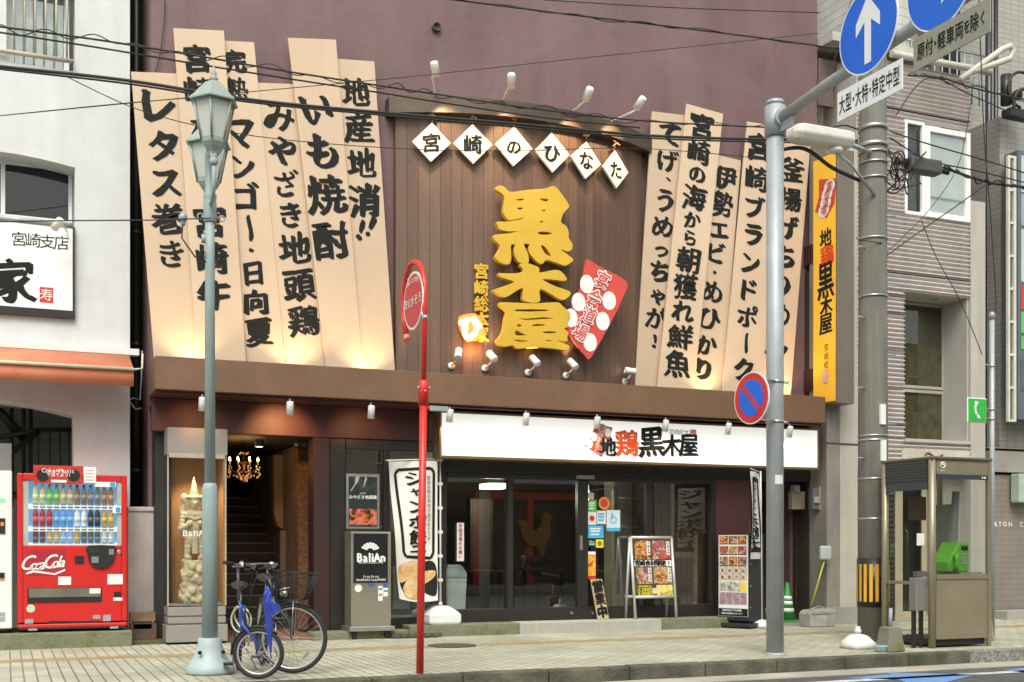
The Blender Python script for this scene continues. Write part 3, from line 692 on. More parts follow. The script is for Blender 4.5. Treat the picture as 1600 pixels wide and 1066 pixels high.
# ---------------------------------------------------------------- cream brush-lettered boards
def board(corners, Y, texts, label, group='cream lettered boards leaning on the mauve wall', d=.03):
    """corners TL TR BR BL in photo pixels on plane Y; texts = (string, (x0,y0), (x1,y1), sizes px)"""
    P = [onY(*c, Y) for c in corners]
    bot = (P[2]+P[3])/2
    t = thing('lettered_board', label, 'board', (bot.x, Y, bot.z), 0, group)
    m = MB(); m.prism(P, (0, d, 0)); m.build('panel', M['cream'], t, bevel=.003)
    V = ((P[0]-P[3])+(P[1]-P[2])).normalized(); U = Vector((V.z, 0, -V.x))
    L = Letters()
    for s, a, b, size in texts:
        n = len(s); sizes = size if hasattr(size, '__len__') else [size]*n
        tot = sum(sizes); acc = 0
        for ch, s_ in zip(s, sizes):
            f = (acc+s_/2)/tot; acc += s_
            px, py = a[0]+(b[0]-a[0])*f, a[1]+(b[1]-a[1])*f
            P0 = onY(px, py, Y-.004); hz_ = s_/F*(Y/ray(px, HZ).y)*.89
            L.char(ch, P0, U, V, hz_, .034, 1.0 if px < 800 else 1.08, br=1, vert=True)
    L.build('lettering', M['ink'], t); return t
LB = [
 ([(205,112),(279,115),(313,590),(243,590)], 15.36, [('レタス巻き', (246,130), (270,424), [70,58,56,58,52])], 'leftmost cream board lettered レタス巻き'),
 ([(271,44),(350,48),(386,590),(310,590)], 15.30, [('宮崎', (306,68), (312,168), 50), ('が誇る', (316,175), (324,300), 42), ('宮崎牛', (326,318), (338,490), [58,58,56])], 'tallest cream board ending in 宮崎牛, behind the street lamp'),
 ([(336,63),(397,66),(448,590),(374,590)], 15.38, [('完熟', (364,76), (372,160), [42,42]), ('マンゴー・日向夏', (372,178), (407,545), [60,46,50,46,26,44,46,50])], 'cream board lettered マンゴー・日向夏 just right of the street lamp'),
 ([(399,129),(470,132),(510,590),(449,590)], 15.40, [('みやざき地頭鶏', (432,152), (478,530), [60,54,50,48,58,58,56])], 'cream board lettered みやざき地頭鶏, low topped, fourth from the left'),
 ([(450,59),(525,62),(568,590),(511,590)], 15.32, [('いも焼酎', (492,138), (522,412), [64,66,70,68])], 'cream board lettered いも焼酎, very tall, fifth from the left'),
 ([(516,91),(585,96),(618,590),(560,590)], 15.375, [('地産地消', (554,120), (572,345), [52,56,56,60]), ('!!', (566,345), (576,385), [.1,.1])], 'cream board lettered 地産地消 beside the timber panel'),
 ([(1019,174),(1080,181),(1034,625),(991,620)], 15.38, [('てげ、うめっちゃが!', (1048,190), (1022,548), [46,42,26,44,44,32,44,36,42,34])], 'cream board lettered てげ、うめっちゃが right of the timber panel'),
 ([(1073,162),(1130,178),(1082,630),(1025,625)], 15.30, [('宮崎の海から朝獲れ鮮魚', (1099,178), (1057,592), [46,44,34,48,32,30,48,46,42,46,50])], 'cream board lettered 宮崎の海から朝獲れ鮮魚 in the right group'),
 ([(1112,240),(1158,251),(1127,635),(1080,630)], 15.38, [('伊勢エビ・めひかり', (1136,258), (1097,598), [42,46,38,40,22,42,46,40,42])], 'low cream board lettered 伊勢エビ・めひかり in the right group'),
 ([(1168,190),(1226,199),(1186,635),(1127,630)], 15.31, [('宮崎ブランドポーク', (1188,206), (1161,600), [50,48,40,44,42,42,42,38,44])], 'cream board lettered 宮崎ブランドポーク behind the grey sign pole'),
 ([(1214,216),(1266,229),(1234,640),(1180,635)], 15.38, [('釜揚げちりめん', (1240,244), (1212,560), 46)], 'rightmost cream board lettered 釜揚げ beside the yellow sign'),
]
for c, Y, tx, lb in LB:
    tx2 = [t for t in tx if t[0] != '!!']
    bd = board(c, Y, tx2, lb)
    for t in tx:
        if t[0] == '!!':
            L = Letters()
            for px, py in ((564,358),(580,352)): L.char('!', onY(px,py,Y-.004), Vector((.93,0,-.25)), Vector((.3,0,.95)), sz(px,46,Y), .035, 1, br=1)
            L.build('exclamation', M['ink'], bd)
# uplights hidden behind the fascia
for px, e, lb in ((300, 22, 'left end'), (465, 26, 'fourth cream board'), (578, 26, 'edge of the timber panel'), (1112, 22, 'right board group'), (1238, 22, 'rightmost board')):
    p = onY(px, 575, 15.12); p.z = zb1-.10
    t = thing('uplight', 'small uplight behind the brown fascia at the %s' % lb, 'lamp', p, 0, 'uplights behind the fascia')
    m = MB(); m.lathe([(.04,-.1),(.05,-.02),(.055,0)], p, 14); m.build('housing', M['white_metal'], t)
    lamp('uplight_lamp', 'SPOT', p+Vector((0,0,.02)), p+Vector((0,.10,.6)), e, (1,.66,.32), .05, 115, parent=t)

# ---------------------------------------------------------------- diamonds hanging below the hood
for i, (chh, px, py, hw, hh) in enumerate(zip('宮崎のひなた', (674,739,803,863,916,962.5), (222.5,225,229,238.5,250.5,265), (31,31,29.5,27,24,20.5), (30.5,31,31,31,29.5,29))):
    p = onP(px, py, .10); xx = p.x; s = hh/F*(p.y/ray(px,HZ).y)
    dy = (surf(xx+.05)-surf(xx-.05))/.1; U = Vector((1, dy, 0)).normalized(); V = Vector((0,0,1)); Nn = Vector((dy, -1, 0)).normalized()
    tl = [-.03, .02, -.02, .03, -.04, .05][i]; U2 = U*cos(tl)+V*sin(tl); V2 = V*cos(tl)-U*sin(tl)
    t = thing('diamond_sign', 'white diamond plaque with brush character %s hanging below the curved hood' % chh, 'plaque', p-V*s, 0, 'white diamond plaques below the hood')
    m = MB(); m.prism([p+V2*s, p+U2*s, p-V2*s, p-U2*s], -Nn*.035); m.build('plate', mat('plaque_white', (.74,.70,.62), .55, var=.06) if i == 0 else bpy.data.materials['plaque_white'], t, bevel=.003)
    L = Letters(); L.char(chh, p+Nn*.004-V*.01, U2, V2, s*(1.0 if i != 2 else .82), .022, 1, br=.8); L.build('lettering', M['ink'], t)
    m = MB(); top = p+V2*s; m.tube([top-Nn*.02, top-Nn*.02+V*.05+U*.01, top-Nn*.01+V*.1], .006, 6)
    k_ = top+V*.10
    for j in range(5): m.tube([k_+Vector((random.uniform(-.03,.03), -.01, random.uniform(-.01,.02))), k_+Vector((random.uniform(-.07,.07), -.02, random.uniform(-.06,.06)))], .012, 6)
    m.tube([k_, Vector((k_.x, k_.y, zh0))], .010, 6)
    m.build('rope', mat('frayed_rope', (.30,.19,.10), .9) if i == 0 else bpy.data.materials['frayed_rope'], t)

# ---------------------------------------------------------------- gilt name letters
def zg(pts): return [(760+x/3.673, 270+y/3.673) for x, y in pts]
KURO = [[(52,90),(75,75),(105,85),(140,112),(240,100),(340,92),(375,80),(405,90),(470,180),(465,205),(440,235),(428,285),(455,305),(472,345),(470,372),(490,405),(493,430),(480,448),(460,450),(422,437),(450,460),(490,490),(495,505),(465,528),(440,530),(350,500),(322,522),(290,510),(250,465),(243,430),(250,412),(215,410),(235,460),(243,500),(232,520),(190,515),(165,480),(160,440),(165,415),(140,415),(142,480),(132,522),(100,522),(60,500),(52,480),(75,440),(75,410),(50,390),(45,360),(110,352),(195,336),(130,336),(80,325),(65,305),(65,283),(120,282),(205,268),(205,260),(140,272),(115,260),(98,225),(105,160),(95,125),(60,100)],
 [(166,153),(219,149),(205,161),(180,161)], [(303,149),(353,151),(350,166),(325,163)], [(176,202),(213,199),(205,211),(185,213)], [(316,213),(343,213),(335,223),(322,221)], [(309,275),(333,281),(311,289)], [(295,342),(330,337),(383,348),(340,358),(300,353)], [(312,418),(335,423),(374,479),(345,472),(325,447)]]
KI = [[(190,530),(230,520),(300,545),(305,575),(390,560),(430,570),(458,605),(450,620),(400,615),(318,612),(400,655),(480,685),(460,720),(420,725),(310,665),(308,730),(285,745),(240,742),(208,725),(208,660),(130,705),(90,712),(45,680),(45,672),(110,650),(160,625),(85,600),(68,582),(80,578),(150,580),(208,570),(205,545)]]
YA = [[(75,750),(100,745),(270,752),(400,745),(430,760),(472,800),(480,815),(462,850),(470,880),(445,897),(468,915),(463,945),(465,965),(440,968),(400,963),(462,988),(475,1005),(455,1020),(400,1010),(260,1000),(180,1010),(150,990),(110,998),(75,990),(60,965),(70,950),(95,910),(108,830),(115,795),(85,770)],
 [(170,784),(347,785),(340,796),(180,798)], [(178,831),(220,838),(340,829),(392,838),(330,841),(220,847)], [(253,882),(290,867),(352,875),(300,881)], [(178,867),(207,878),(180,887)], [(323,911),(392,911),(397,921),(340,923)], [(170,903),(220,928),(247,931),(190,937),(166,929)], [(153,957),(215,962),(248,967),(190,972)], [(343,961),(388,962),(350,970)]]
for nm_, loops, lb in (('黒', KURO, 'topmost large gilt character with four feet on the timber panel'), ('木', KI, 'middle large gilt character shaped like a branching tree on the timber panel'), ('屋', YA, 'lowest large gilt character on the timber panel, beside the red banner')):
    Yp = surf(onP(835, 420).x)-.16
    lp = [[(onY(x, y, Yp).x, onY(x, y, Yp).z) for x, y in (smoothp(zg(l), 2) if i == 0 else smoothp(zg(l), 1))] for i, l in enumerate(loops)]
    cx = sum(p[0] for p in lp[0])/len(lp[0]); cz = min(p[1] for p in lp[0])
    v, f = shape2d([[(x-cx, z-cz) for x, z in l] for l in lp], .07, .004)
    t = thing('gilt_character', lb, 'sign letter', (cx, Yp, cz), 0, 'gilt characters on the timber panel')
    m = MB(); m.add([Vector((cx+p.x, Yp+.035-p.z, cz+p.y)) for p in v], f); m.build('face', M['gold'], t)
    m = MB(); c0 = Vector((cx, Yp+.06, cz+.35)); m.tube([c0+Vector((.05,0,0)), c0+Vector((.05,.12,0))], .02, 8); m.tube([c0+Vector((-.1,0,.1)), c0+Vector((-.1,.12,.1))], .02, 8); m.build('standoff', M['black_alu'], t)
# small vertical gilt text and lit orange emblem
p0 = onP(752, 535, .04); t = thing('gilt_small_lettering', 'small vertical line of gilt characters left of the large ones', 'sign letters', p0)
L = Letters()
for chh, py in zip('宮崎総本家', (424.5,451,475.5,500.5,523)):
    p = onP(752, py, .035); L.char(chh, p, Vector((1,0,0)), Vector((0,0,1)), sz(752,24,15)*1.08, .03, .95, br=.7)
o = L.build('characters', M['gold'], t); sm = o.modifiers.new('depth', 'SOLIDIFY'); sm.thickness = .025; sm.offset = 0
Ye = surf(onP(735, 512).x)-.10
el = [(719,497),(724,492),(740,490),(744,491),(752,503),(757,520),(752,529),(738,532.5),(731,532),(721,514)]
lp = [(onY(x,y,Ye).x, onY(x,y,Ye).z) for x, y in smoothp(el, 2)]
t = thing('lit_emblem', 'glowing orange and white emblem beside the small gilt characters', 'lit sign', onY(737,532,Ye))
m = MB(); slab(m, [lp], Ye, .08); m.build('box', glow('orange_lit_acrylic', (1,.22,.04), .8), t)
L = Letters(); L.char('ひ', onY(737,512,Ye-.006), Vector((.97,0,.2)), Vector((-.2,0,.97)), sz(737,38,Ye), .05, 1, br=1); L.build('mark', glow('white_lit_acrylic', (1,.85,.6), 1.25), t)
lamp('emblem_lamp', 'POINT', onY(740,545,Ye-.05), None, 4, (1,.45,.12), .05, parent=t)

# ---------------------------------------------------------------- red banner plate with white discs
def red_banner(pts, Y, circ, rad, text, size, label, cat, tilt, name='banner_plate', d=.03, py=0, em=0, aspect=.82):
    t = thing(name, label, cat, onY(*pts[len(pts)//2], Y))
    m = MB(); slab(m, [loopY(pts, Y)], Y, d)
    m.build('plate', glow('red_lit', (.75,.05,.03), em) if em else mat('banner_red', (.60,.065,.05), .5, var=.08), t)
    m = MB(); sc = lambda px: Y/ray(px, HZ).y/F
    for k, (x, y) in enumerate(circ):
        c = onY(x, y, Y-.004-.0006*k); r = rad*sc(x); vs = [c+Vector((r*aspect*cos(a), 0, r*sin(a))) for a in [2*pi*j/24 for j in range(24)]]
        m.add(vs, [tuple(range(24))])
    m.build('discs', M['white_paint'] if not em else glow('white_lit', (1,.97,.9), em), t)
    U = Vector((cos(tilt), 0, sin(tilt))); V = Vector((-sin(tilt), 0, cos(tilt)))
    for nm, w, off, mt in (('text_outline', .075, .010, M['white_paint'] if not em else bpy.data.materials['white_lit']), ('text', .012, .016, bpy.data.materials['banner_red'] if not em else bpy.data.materials['red_lit'])):
        L = Letters(); random.seed(5)
        for chh, (x, y) in zip(text[0], text[1]): L.char(chh, onY(x, y, Y-off), U, V, size*sc(x), w, aspect+.06, br=.8, seed=x % 7)
        L.build(nm, mt, t)
    return t
bp_ = smoothp([(915,408),(921,407),(940,418),(979,440),(974,463),(962,490),(948,516),(932,545),(921,561),(914,556),(896,533),(882,507),(884,500),(900,467),(909,440)], 2)
red_banner(bp_, 14.87, [(917,444),(952,470),(904,472),(942,502),(892,497),(922,535)], 14.5, ('宴会道場', [(941,438),(929,466),(920,492),(907,519)]), 29, 'red wavy banner plate with white discs on the timber panel', 'banner', -.42)
random.seed(11)

# ---------------------------------------------------------------- lit white sign
t = thing('lit_sign', 'long lit white shop sign with black and orange characters under the brown fascia', 'sign', onY(985,730,SY))
xs0_, xs1_ = XY(690,SY), XY(1277,SY); z0_, z1_ = ZY(690,711.5,SY), ZY(690,645,SY)
signm = mat('lit_white_acrylic', (.78,.78,.76), .35, emit=(1,.97,.92), es=.34)
m = MB(); m.box(xs0_, xs1_, SY, SY+.28, z0_, z1_); m.build('panel', signm, t)
m = MB(); e = .012
m.box(xs0_-.03, xs1_+.03, SY-e, SY+.29, z0_-.035, z0_-.001); m.box(xs0_-.03, xs1_+.03, SY-e, SY+.29, z1_+.001, z1_+.03); m.box(xs0_-.03, xs0_-.001, SY-e, SY+.29, z0_, z1_); m.box(xs1_+.001, xs1_+.03, SY-e, SY+.29, z0_, z1_)
m.build('frame', mat('bronze_frame', (.20,.13,.06), .4, metal=.4), t)
L = Letters(); Lo = Letters()
for chh, px, py, s, L_ in (('地',950,699,30,L), ('鶏',980,693,42,Lo), ('黒',1018,691,48,L), ('木',1050,697,36,L), ('屋',1076,696,36,L)):
    L_.char(chh, onY(px, py, SY-(.034 if chh == '地' else .004)), Vector((1,0,0)), Vector((.0,0,1)), sz(px, s, SY)*1.04, .034, .98, br=.7)
for chh, px in zip('宮崎総本家', (1049,1057,1065,1073,1081)): L.char(chh, onY(px, 675+(px-1049)*.05, SY-.004), Vector((1,0,0)), Vector((0,0,1)), sz(px,10,SY), .01, 1, br=.5)
L.build('black_lettering', M['ink'], t); Lo.build('orange_lettering', mat('orange_vinyl', (.75,.09,.012), .5), t)
m = MB(); q = onY(1083.5, 676.5, SY-.005); m.box(q.x-.05, q.x+.05, q.y, q.y+.001, q.z-.05, q.z+.05); m.build('small_seal', mat('thin_red_vinyl', (.75,.25,.18), .5), t)
bs = [(932,662.5),(957,668),(953,690),(940,714),(914,697),(922,684)]
red_banner(bs, SY-.008, [(950,676),(928,682),(944,692),(921,694),(938,704)], 7, ('宴会道場', [(941,669),(937,680),(937,692),(934,704)]), 13, 'small red plate with white discs on the lit white sign', 'plaque', -.35, name='small_red_plate', d=.006)

# spotlights: under the fascia, at the panel's foot, on arms above the hood
ords = ['first', 'second', 'third', 'fourth', 'fifth', 'sixth', 'seventh', 'eighth', 'ninth']
for i, (px, py) in enumerate(((316,624),(453,630),(580,637),(703,643),(822,650),(933,657),(1040,661),(1138,666),(1234,670))):
    p = onY(px, py, BY+.06); p.z = zb0-.15; p = p if True else p
    t = spot_fix('spotlight', p, (0, .25, -1), .045, .17, '%s white downlight from the left under the brown fascia' % ords[i], 'downlights under the fascia', mount=[Vector((p.x, p.y+.01, zb0-.03))])
    lamp('downlight', 'SPOT', p+Vector((0,.03,-.1)), p+Vector((0,.55,-1 if px > 690 else -.3)), 4 if px > 690 else (26 if i == 1 else 5), (1,.75,.45) if px > 690 else (1,.50,.20), .03, 100, parent=t)
tops = [((680,108),(684,160)), ((799,126),(786,158)), ((919,147),(893,178)), ((1000,161),(951,195))]
for i, (a, b) in enumerate(tops):
    q = onP(b[0], b[1], .1); q.z = zh1; yy = q.y-.55
    p = onY(*a, yy)
    tgt = onP(a[0]*.75+803*.25-5, 240, 0)
    t = spot_fix('arm_spotlight', p, tgt-p, .055, .19, '%s white arm spotlight from the left above the curved hood' % ords[i], 'arm spotlights above the hood', mount=[Vector((p.x, p.y+.12, p.z-.06)), q+Vector((0,.05,0)), q+Vector((0,.2,.0))])
    lamp('arm_lamp', 'SPOT', p+(tgt-p).normalized()*.12, tgt, 50, (1,.70,.38), .03, 60, parent=t)
foot = [((716,553),(.3,.6,.75)), ((769,557),(-.25,.7,.65)), ((836,564),(-.3,.7,.65)), ((895,569),(-.3,.7,.65)), ((985,580),(-.95,.25,.15))]
for i, (a, d) in enumerate(foot):
    yy = surf(onP(*a).x)-.18; p = onY(*a, yy)
    wp = Vector((p.x-.03, surf(p.x)+.0, p.z-.14))
    t = spot_fix('panel_spotlight', p, d, .05, .17, '%s white spotlight from the left at the foot of the timber panel' % ords[i], 'spotlights at the foot of the panel', mount=[Vector((p.x-.02, p.y+.02, p.z-.1)), wp])
    m = MB(); m.lathe([(.05,0),(.05,.02),(.02,.03)], wp, 16, Matrix.Rotation(R(90),4,'X')); m.build('rose', M['white_metal'], t)
    d = Vector(d).normalized()
    if i in (1, 2, 3): lamp('panel_lamp', 'SPOT', p+d*.11, p+Vector((0,.14,.75)), 9, (1,.70,.36), .03, 80, parent=t)

# ---------------------------------------------------------------- yellow projecting sign
xq = XY(1290, 15.2)
X_ = onY(1270, 400, 15.25).x
a0, a1 = onX(1270.5, 250, X_), onX(1308.5, 233, X_)
zb_, zt2 = onX(1270,636.5,X_).z, onX(1270.5,250,X_).z
t = thing('projecting_sign', 'tall lit yellow sign box projecting from the right end of the mauve wall', 'sign', (X_, a1.y, zb_))
wd = XY(1335, a1.y)-X_
m = MB(); m.box(X_, X_+wd, a1.y, a0.y, zb_, zt2); m.build('box', mat('greybrown_metal', (.19,.155,.13), .5, metal=.2, var=.08, dirt=.3, dcol=(.12,.1,.08), streak=3), t, bevel=.01)
ym = mat('yellow_lit_acrylic', (.78,.44,.035), .4, var=.16, scale=.7, emit=(.8,.42,.03), es=.2)
m = MB(); g_ = .04; m.box(X_-.012, X_-.002, a1.y+g_, a0.y-g_*.5, zb_+g_, zt2-g_); fc = m.build('face', ym, t)
UX, VZ = Vector((0,-1,0)), Vector((0,0,1))
scx = lambda px, py: onX(px, py, X_)
def sx_line(L, chh, px, py, h, w, asp, br): 
    p = onX(px, py, X_-.014); k = (p.y/ray(px,HZ).y)/F
    L.char(chh, p, UX, VZ, h*k, w, asp, br)
L = Letters()
for a in (('地',1290,372,30), ('黒',1290,438,62), ('木',1291,478,32), ('屋',1290,506,34)): sx_line(L, a[0], a[1], a[2], a[3]*1.02, .032, .98 if a[0] != '黒' else .66, .5)
for chh, py in zip('宮崎総本家', (543,557,570,583,594)): sx_line(L, chh, 1291, py, 13, .008, .9, .6)
L.build('black_lettering', M['ink'], t)
L = Letters(); sx_line(L, '鶏', 1292, 399, 32, .034, 1.1, .5); L.build('red_lettering', mat('red_vinyl', (.75,.05,.015), .5), t)
m = MB(); m.prism([scx(1281,281)+Vector((-.0135,0,0)), scx(1308,279)+Vector((-.0135,0,0)), scx(1305,318)+Vector((-.0135,0,0)), scx(1293,341)+Vector((-.0135,0,0)), scx(1275,331)+Vector((-.0135,0,0)), scx(1281,308)+Vector((-.0135,0,0))], (-.004,0,0)); m.build('red_emblem', bpy.data.materials['banner_red'], t)
m = MB()
for px, py in ((1296,291),(1292,304),(1290,317),(1287,329)):
    c = onX(px, py, X_-.0185); m.add([c+Vector((-.001*0, .13*cos(a), .105*sin(a))) for a in [2*pi*j/20 for j in range(20)]], [tuple(range(20))]); m.cur = 0
for k in range(4):
    for j in range(20): m.v[k*20+j].x -= .0005*k
m.build('emblem_discs', M['white_paint'], t)
L = Letters()
for chh, px, py in zip('宴会道場', (1296,1292,1290,1287), (291,304,317,329)):
    p = onX(px, py, X_-.0225); L.char(chh, p, UX, VZ, .17, .012, .9)
L.build('emblem_text', bpy.data.materials['banner_red'], t)
m = MB(); c = onX(1289,588,X_-.0135); m.prism([c+Vector((0,y,z)) for y, z in ((.09,.05),(0,.11),(-.09,.05),(-.07,-.1),(.07,-.1))], (-.001,0,0)); m.build('small_emblem', mat('pale_vinyl', (.8,.5,.35), .5), t)
m = MB(); m.box(X_+.05, X_+.25, a0.y+.001, 16, ZY(1240,395,15.4)-.15, ZY(1240,395,15.4)+.15); m.build('wall_bracket', M['mauve_dark'], t); m = MB(); m.box(X_+.05, X_+.25, a0.y+.001, 16, ZY(1240,610,15.4)+.0, ZY(1240,610,15.4)+.35); m.build('wall_bracket', M['mauve_dark'], t)
# ---------------------------------------------------------------- corrugated building on the right
CY = 15.1
cb = thing('corrugated_building', 'narrow pinkish corrugated metal building with concrete pillars', 'building', (XY(1430,CY), CY, 0))
px0_, px1_ = XY(1338,CY), XY(1515,CY)
corm = mat('pinkish_corrugated_metal', (.60,.545,.525), .5, metal=.15, var=.06, dirt=.35, dcol=(.33,.29,.27), streak=3)
P_ = .072
zc0, zc1 = ZY(1430, 735, CY), ZY(1430, 104, CY)
nx0, nx1 = XY(1413,CY), XY(1513,CY)
holes = [(nx0, nx1, ZY(1513,690,CY), ZY(1513,466,CY)), (nx0, nx1, ZY(1513,348,CY), ZY(1413,187,CY))]
def corr(m, x0, x1, z0, z1):
    z = z0; prof = []
    while z < z1-1e-6:
        for k in range(6):
            zz = z+P_*k/6
            if zz > z1: break
            prof.append((CY+.026*cos(2*pi*k/6), zz))
        z += P_
    prof.append((CY, z1))
    for (ya, za), (yb, zb) in zip(prof, prof[1:]): m.add([(x0,ya,za),(x1,ya,za),(x1,yb,zb),(x0,yb,zb)], [(0,1,2,3)], True)
m = MB()
bands = [zc0, ZY(1380,440,CY), ZY(1380,490,CY)]
(hx0, hx1, hz0, hz1), (_, _, uz0, uz1) = holes
for za, zb in ((zc0, hz0), (hz0, hz1), (hz1, uz0), (uz0, uz1), (uz1, zc1)):
    corr(m, px0_, nx0 if (za, zb) in ((hz0,hz1),(uz0,uz1)) else px1_, za, zb)
m.build('corrugated_cladding', corm, cb)
jm = mat('dark_pink_strip', (.14,.11,.105), .6)
for py in (168, 425, 462, 490, 548, 605, 663): zz = ZY(1385,py,CY); m = MB(); m.box(px0_, nx0 if 455 < py < 690 else px1_, CY-.03, CY+.02, zz, zz+.018); m.build('joint_strip', jm, cb)
m = MB(); m.box(px0_, px1_, CY+.66, CY+.8, .0, zc1); m.box(px0_-.02, px0_, CY-.02, CY+6, .1, zc1); m.build('core_wall', M['concrete_pale'], cb)
# niche
M['niche_glass'] = glass('niche_glass', (.72,.71,.62), 1.5, refl=2.2); M['niche_curtain'] = mat('patterned_net_curtain', (.22,.215,.18), .9, var=.35, scale=7, dirt=.4, dcol=(.36,.34,.24), dscale=5)
m = MB(); m.box(nx1, px1_, CY+.03, CY+.655, hz0, hz1); m.box(nx0-.04, nx0, CY+.03, CY+.655, hz0, hz1); m.box(nx0, nx1, CY+.02, CY+.655, hz1, hz1+.05); m.box(nx0-.02, px1_, CY-.05, CY+.655, hz0-.05, hz0)
m.build('niche', mat('grey_niche_panel', (.42,.40,.37), .6, var=.05), cb)
q = onY(1460,471,CY+.3); m = MB(); m.lathe([(.07,-.012),(.07,0)], (q.x, CY+.3, hz1-.001), 20); m.build('niche_lamp', M['galv'], cb)
yn = CY+.58
wx1 = XY(1476, yn)
def window(m, x0, x1, z0, z1, y, w=.05, d=.05):
    m.box(x0, x0+w, y, y+d, z0, z1); m.box(x1-w, x1, y, y+d, z0, z1); m.box(x0+w, x1-w, y, y+d, z0, z0+w); m.box(x0+w, x1-w, y, y+d, z1-w, z1)
zmid = ZY(1476,611,yn)
bz = mat('beige_aluminium', (.44,.41,.34), .4, metal=.2)
for a, b in ((hz0+.01, zmid-.01), (zmid+.01, hz1-.01)):
    m = MB(); window(m, nx0+.01, wx1, a, b, yn); f = m.build('window', bz, cb); g = MB(); g.box(nx0+.06, wx1-.05, yn+.02, yn+.03, a+.05, b-.05); g.build('pane', M['niche_glass'], f); g = MB(); g.box(nx0+.06, wx1-.05, yn+.038, yn+.045, a+.05, b-.05); g.build('curtain', M['niche_curtain'], f)
m = MB(); m.box(wx1, nx1, yn, yn+.05, hz0, hz1); m.build('niche_back', M['concrete_pale'], cb)
# upper window
yu = CY+.06
m = MB(); window(m, nx0, nx0+(nx1-nx0)*.30, uz0, uz1, yu-.08, .05, .08); window(m, nx0+(nx1-nx0)*.30+.002, nx1, uz0-.01, uz1-.05, yu-.11, .085, .09); f = m.build('window', M['white_paint'], cb)
m = MB(); m.box(nx0+.04, nx0+(nx1-nx0)*.3-.04, yu-.03, yu-.02, uz0+.05, uz1-.05); m.build('pane', M['glass_dark'], f)
m = MB(); m.box(nx0+(nx1-nx0)*.3+.08, nx1-.08, yu-.06, yu-.05, uz0+.07, uz1-.13); m.build('pane', M['glass'], f)
m = MB(); m.box(nx0+(nx1-nx0)*.3+.08, nx1-.08, yu-.045, yu-.035, uz0, uz1-.13); m.build('blind', mat('white_blind', (.68,.68,.66), .8), f); m = MB(); m.box(nx0+.05, nx0+(nx1-nx0)*.22, yu+.0, yu+.01, uz0, uz1); m.build('blind', bpy.data.materials['grey_curtain'], f); m = MB(); m.box(nx0, nx1, yu+.25, yu+.26, uz0, uz1); m.build('room_back', M['dark_brown'], f)
m = MB(); m.box(nx0+(nx1-nx0)*.3+.09, nx1-.09, yu-.075, yu-.066, uz0+.33, uz0+.355); m.build('latch', M['galv'], f)
# pillars
m = MB(); m.box(px1_+.003, XY(1538,CY), CY-.02, CY+.66, -.1, 7.0); m.build('pillar', M['concrete_pale'], cb)
PY = 15.0
m = MB(); m.box(XY(1312,PY), XY(1340,PY), PY, PY+.5, -.1, ZY(1300,225,PY)); m.build('pillar', mat('beige_painted_concrete', (.47,.42,.37), .75, var=.06, dirt=.4, dcol=(.30,.27,.23), streak=3), cb)
m = MB(); m.box(XY(1291,PY), XY(1312,PY)-.002, PY-.01, PY+.42, -.1, ZY(1300,225,PY)); m.build('side_wall', M['dark_brown'] if False else mat('grey_side_wall', (.25,.225,.20), .7, dirt=.6, dcol=(.14,.125,.11), streak=3, bump=.1), cb)
m = MB(); m.box(XY(1290,PY), XY(1342,PY), PY-.03, PY-.012, -.1, ZY(1300,949,PY)); m.build('plinth', M['concrete'], cb, bevel=.006)
for zz in (ZY(1300,693,PY),): 
    m = MB(); m.box(XY(1290.5,PY), XY(1341,PY), PY-.014, PY-.004, zz-.01, zz+.01); m.build('joint', M['dark_brown'], cb)
# ground floor behind the phone booth
gy_ = 15.3
m = MB(); m.box(XY(1340,gy_), XY(1400,gy_), gy_, gy_+.1, .0, zc0-.002)
zz = .1
while zz < zc0-.1: m.box(XY(1340,gy_), XY(1400,gy_), gy_-.02, gy_, zz, zz+.06); zz += .085
m.build('shutter', mat('dark_shutter', (.06,.052,.045), .5, metal=.3), cb)
dm = mat('beige_door', (.40,.34,.25), .5, var=.08)
m = MB(); x0_, x1_ = XY(1403,gy_), XY(1448,gy_); zd = ZY(1403,755,gy_)
window(m, x0_, x1_, .05, zd, gy_, .10, .06); window(m, x0_-.08, x1_+.08, .0, zd+.35, gy_-.03, .07, .12); f = m.build('door', dm, cb)
m = MB(); m.box(x0_+.1, x1_-.1, gy_+.02, gy_+.03, .15, zd-.1); m.build('pane', M['glass_dark'], f)
m = MB(); h_ = onY(1416,858,gy_-.08); m.tube([h_+Vector((.0,.06,.35)), h_+Vector((.02,0,.28)), h_+Vector((.02,0,-.28)), h_+Vector((0,.06,-.35))], .018, 8); m.build('handle', M['black_alu'], f)
m = MB(); q = onY(1440,843,gy_-.005); m.box(q.x-.1, q.x+.06, gy_-.004, gy_+.0, q.z-.1, q.z+.1); m.build('notice', M['white_paint'], f)
m = MB(); m.box(XY(1448,gy_)+.09, XY(1540,gy_), gy_+.02, gy_+.2, -.05, zc0-.01); m.build('ground_wall', mat('grey_beige_panel', (.33,.30,.265), .7, dirt=.3, dcol=(.2,.18,.16)), cb)
# shop sign with a dragon-like scroll above the booth
yk = CY-.04
m = MB(); pr(m, 1410, 700, 1515, 722, yk, .06); t = thing('cream_shop_sign', 'cream fascia sign with a dark red scroll motif above the phone booth', 'sign', (XY(1460,yk), yk, ZY(1410,722,yk)))
m.build('panel', mat('cream_acrylic', (.50,.46,.38), .5), t)
m = MB(); c = onY(1458,712,yk-.006)
for k in range(7): a = k*.9; m.tube([c+Vector((.05*k-.17, 0, .03*sin(a))), c+Vector((.05*k-.13, 0, .05*sin(a+1))), c+Vector((.05*k-.09, 0, .02*sin(a+2)))], .012, 6)
m.build('motif', mat('dark_red_print', (.22,.05,.04), .6), t)

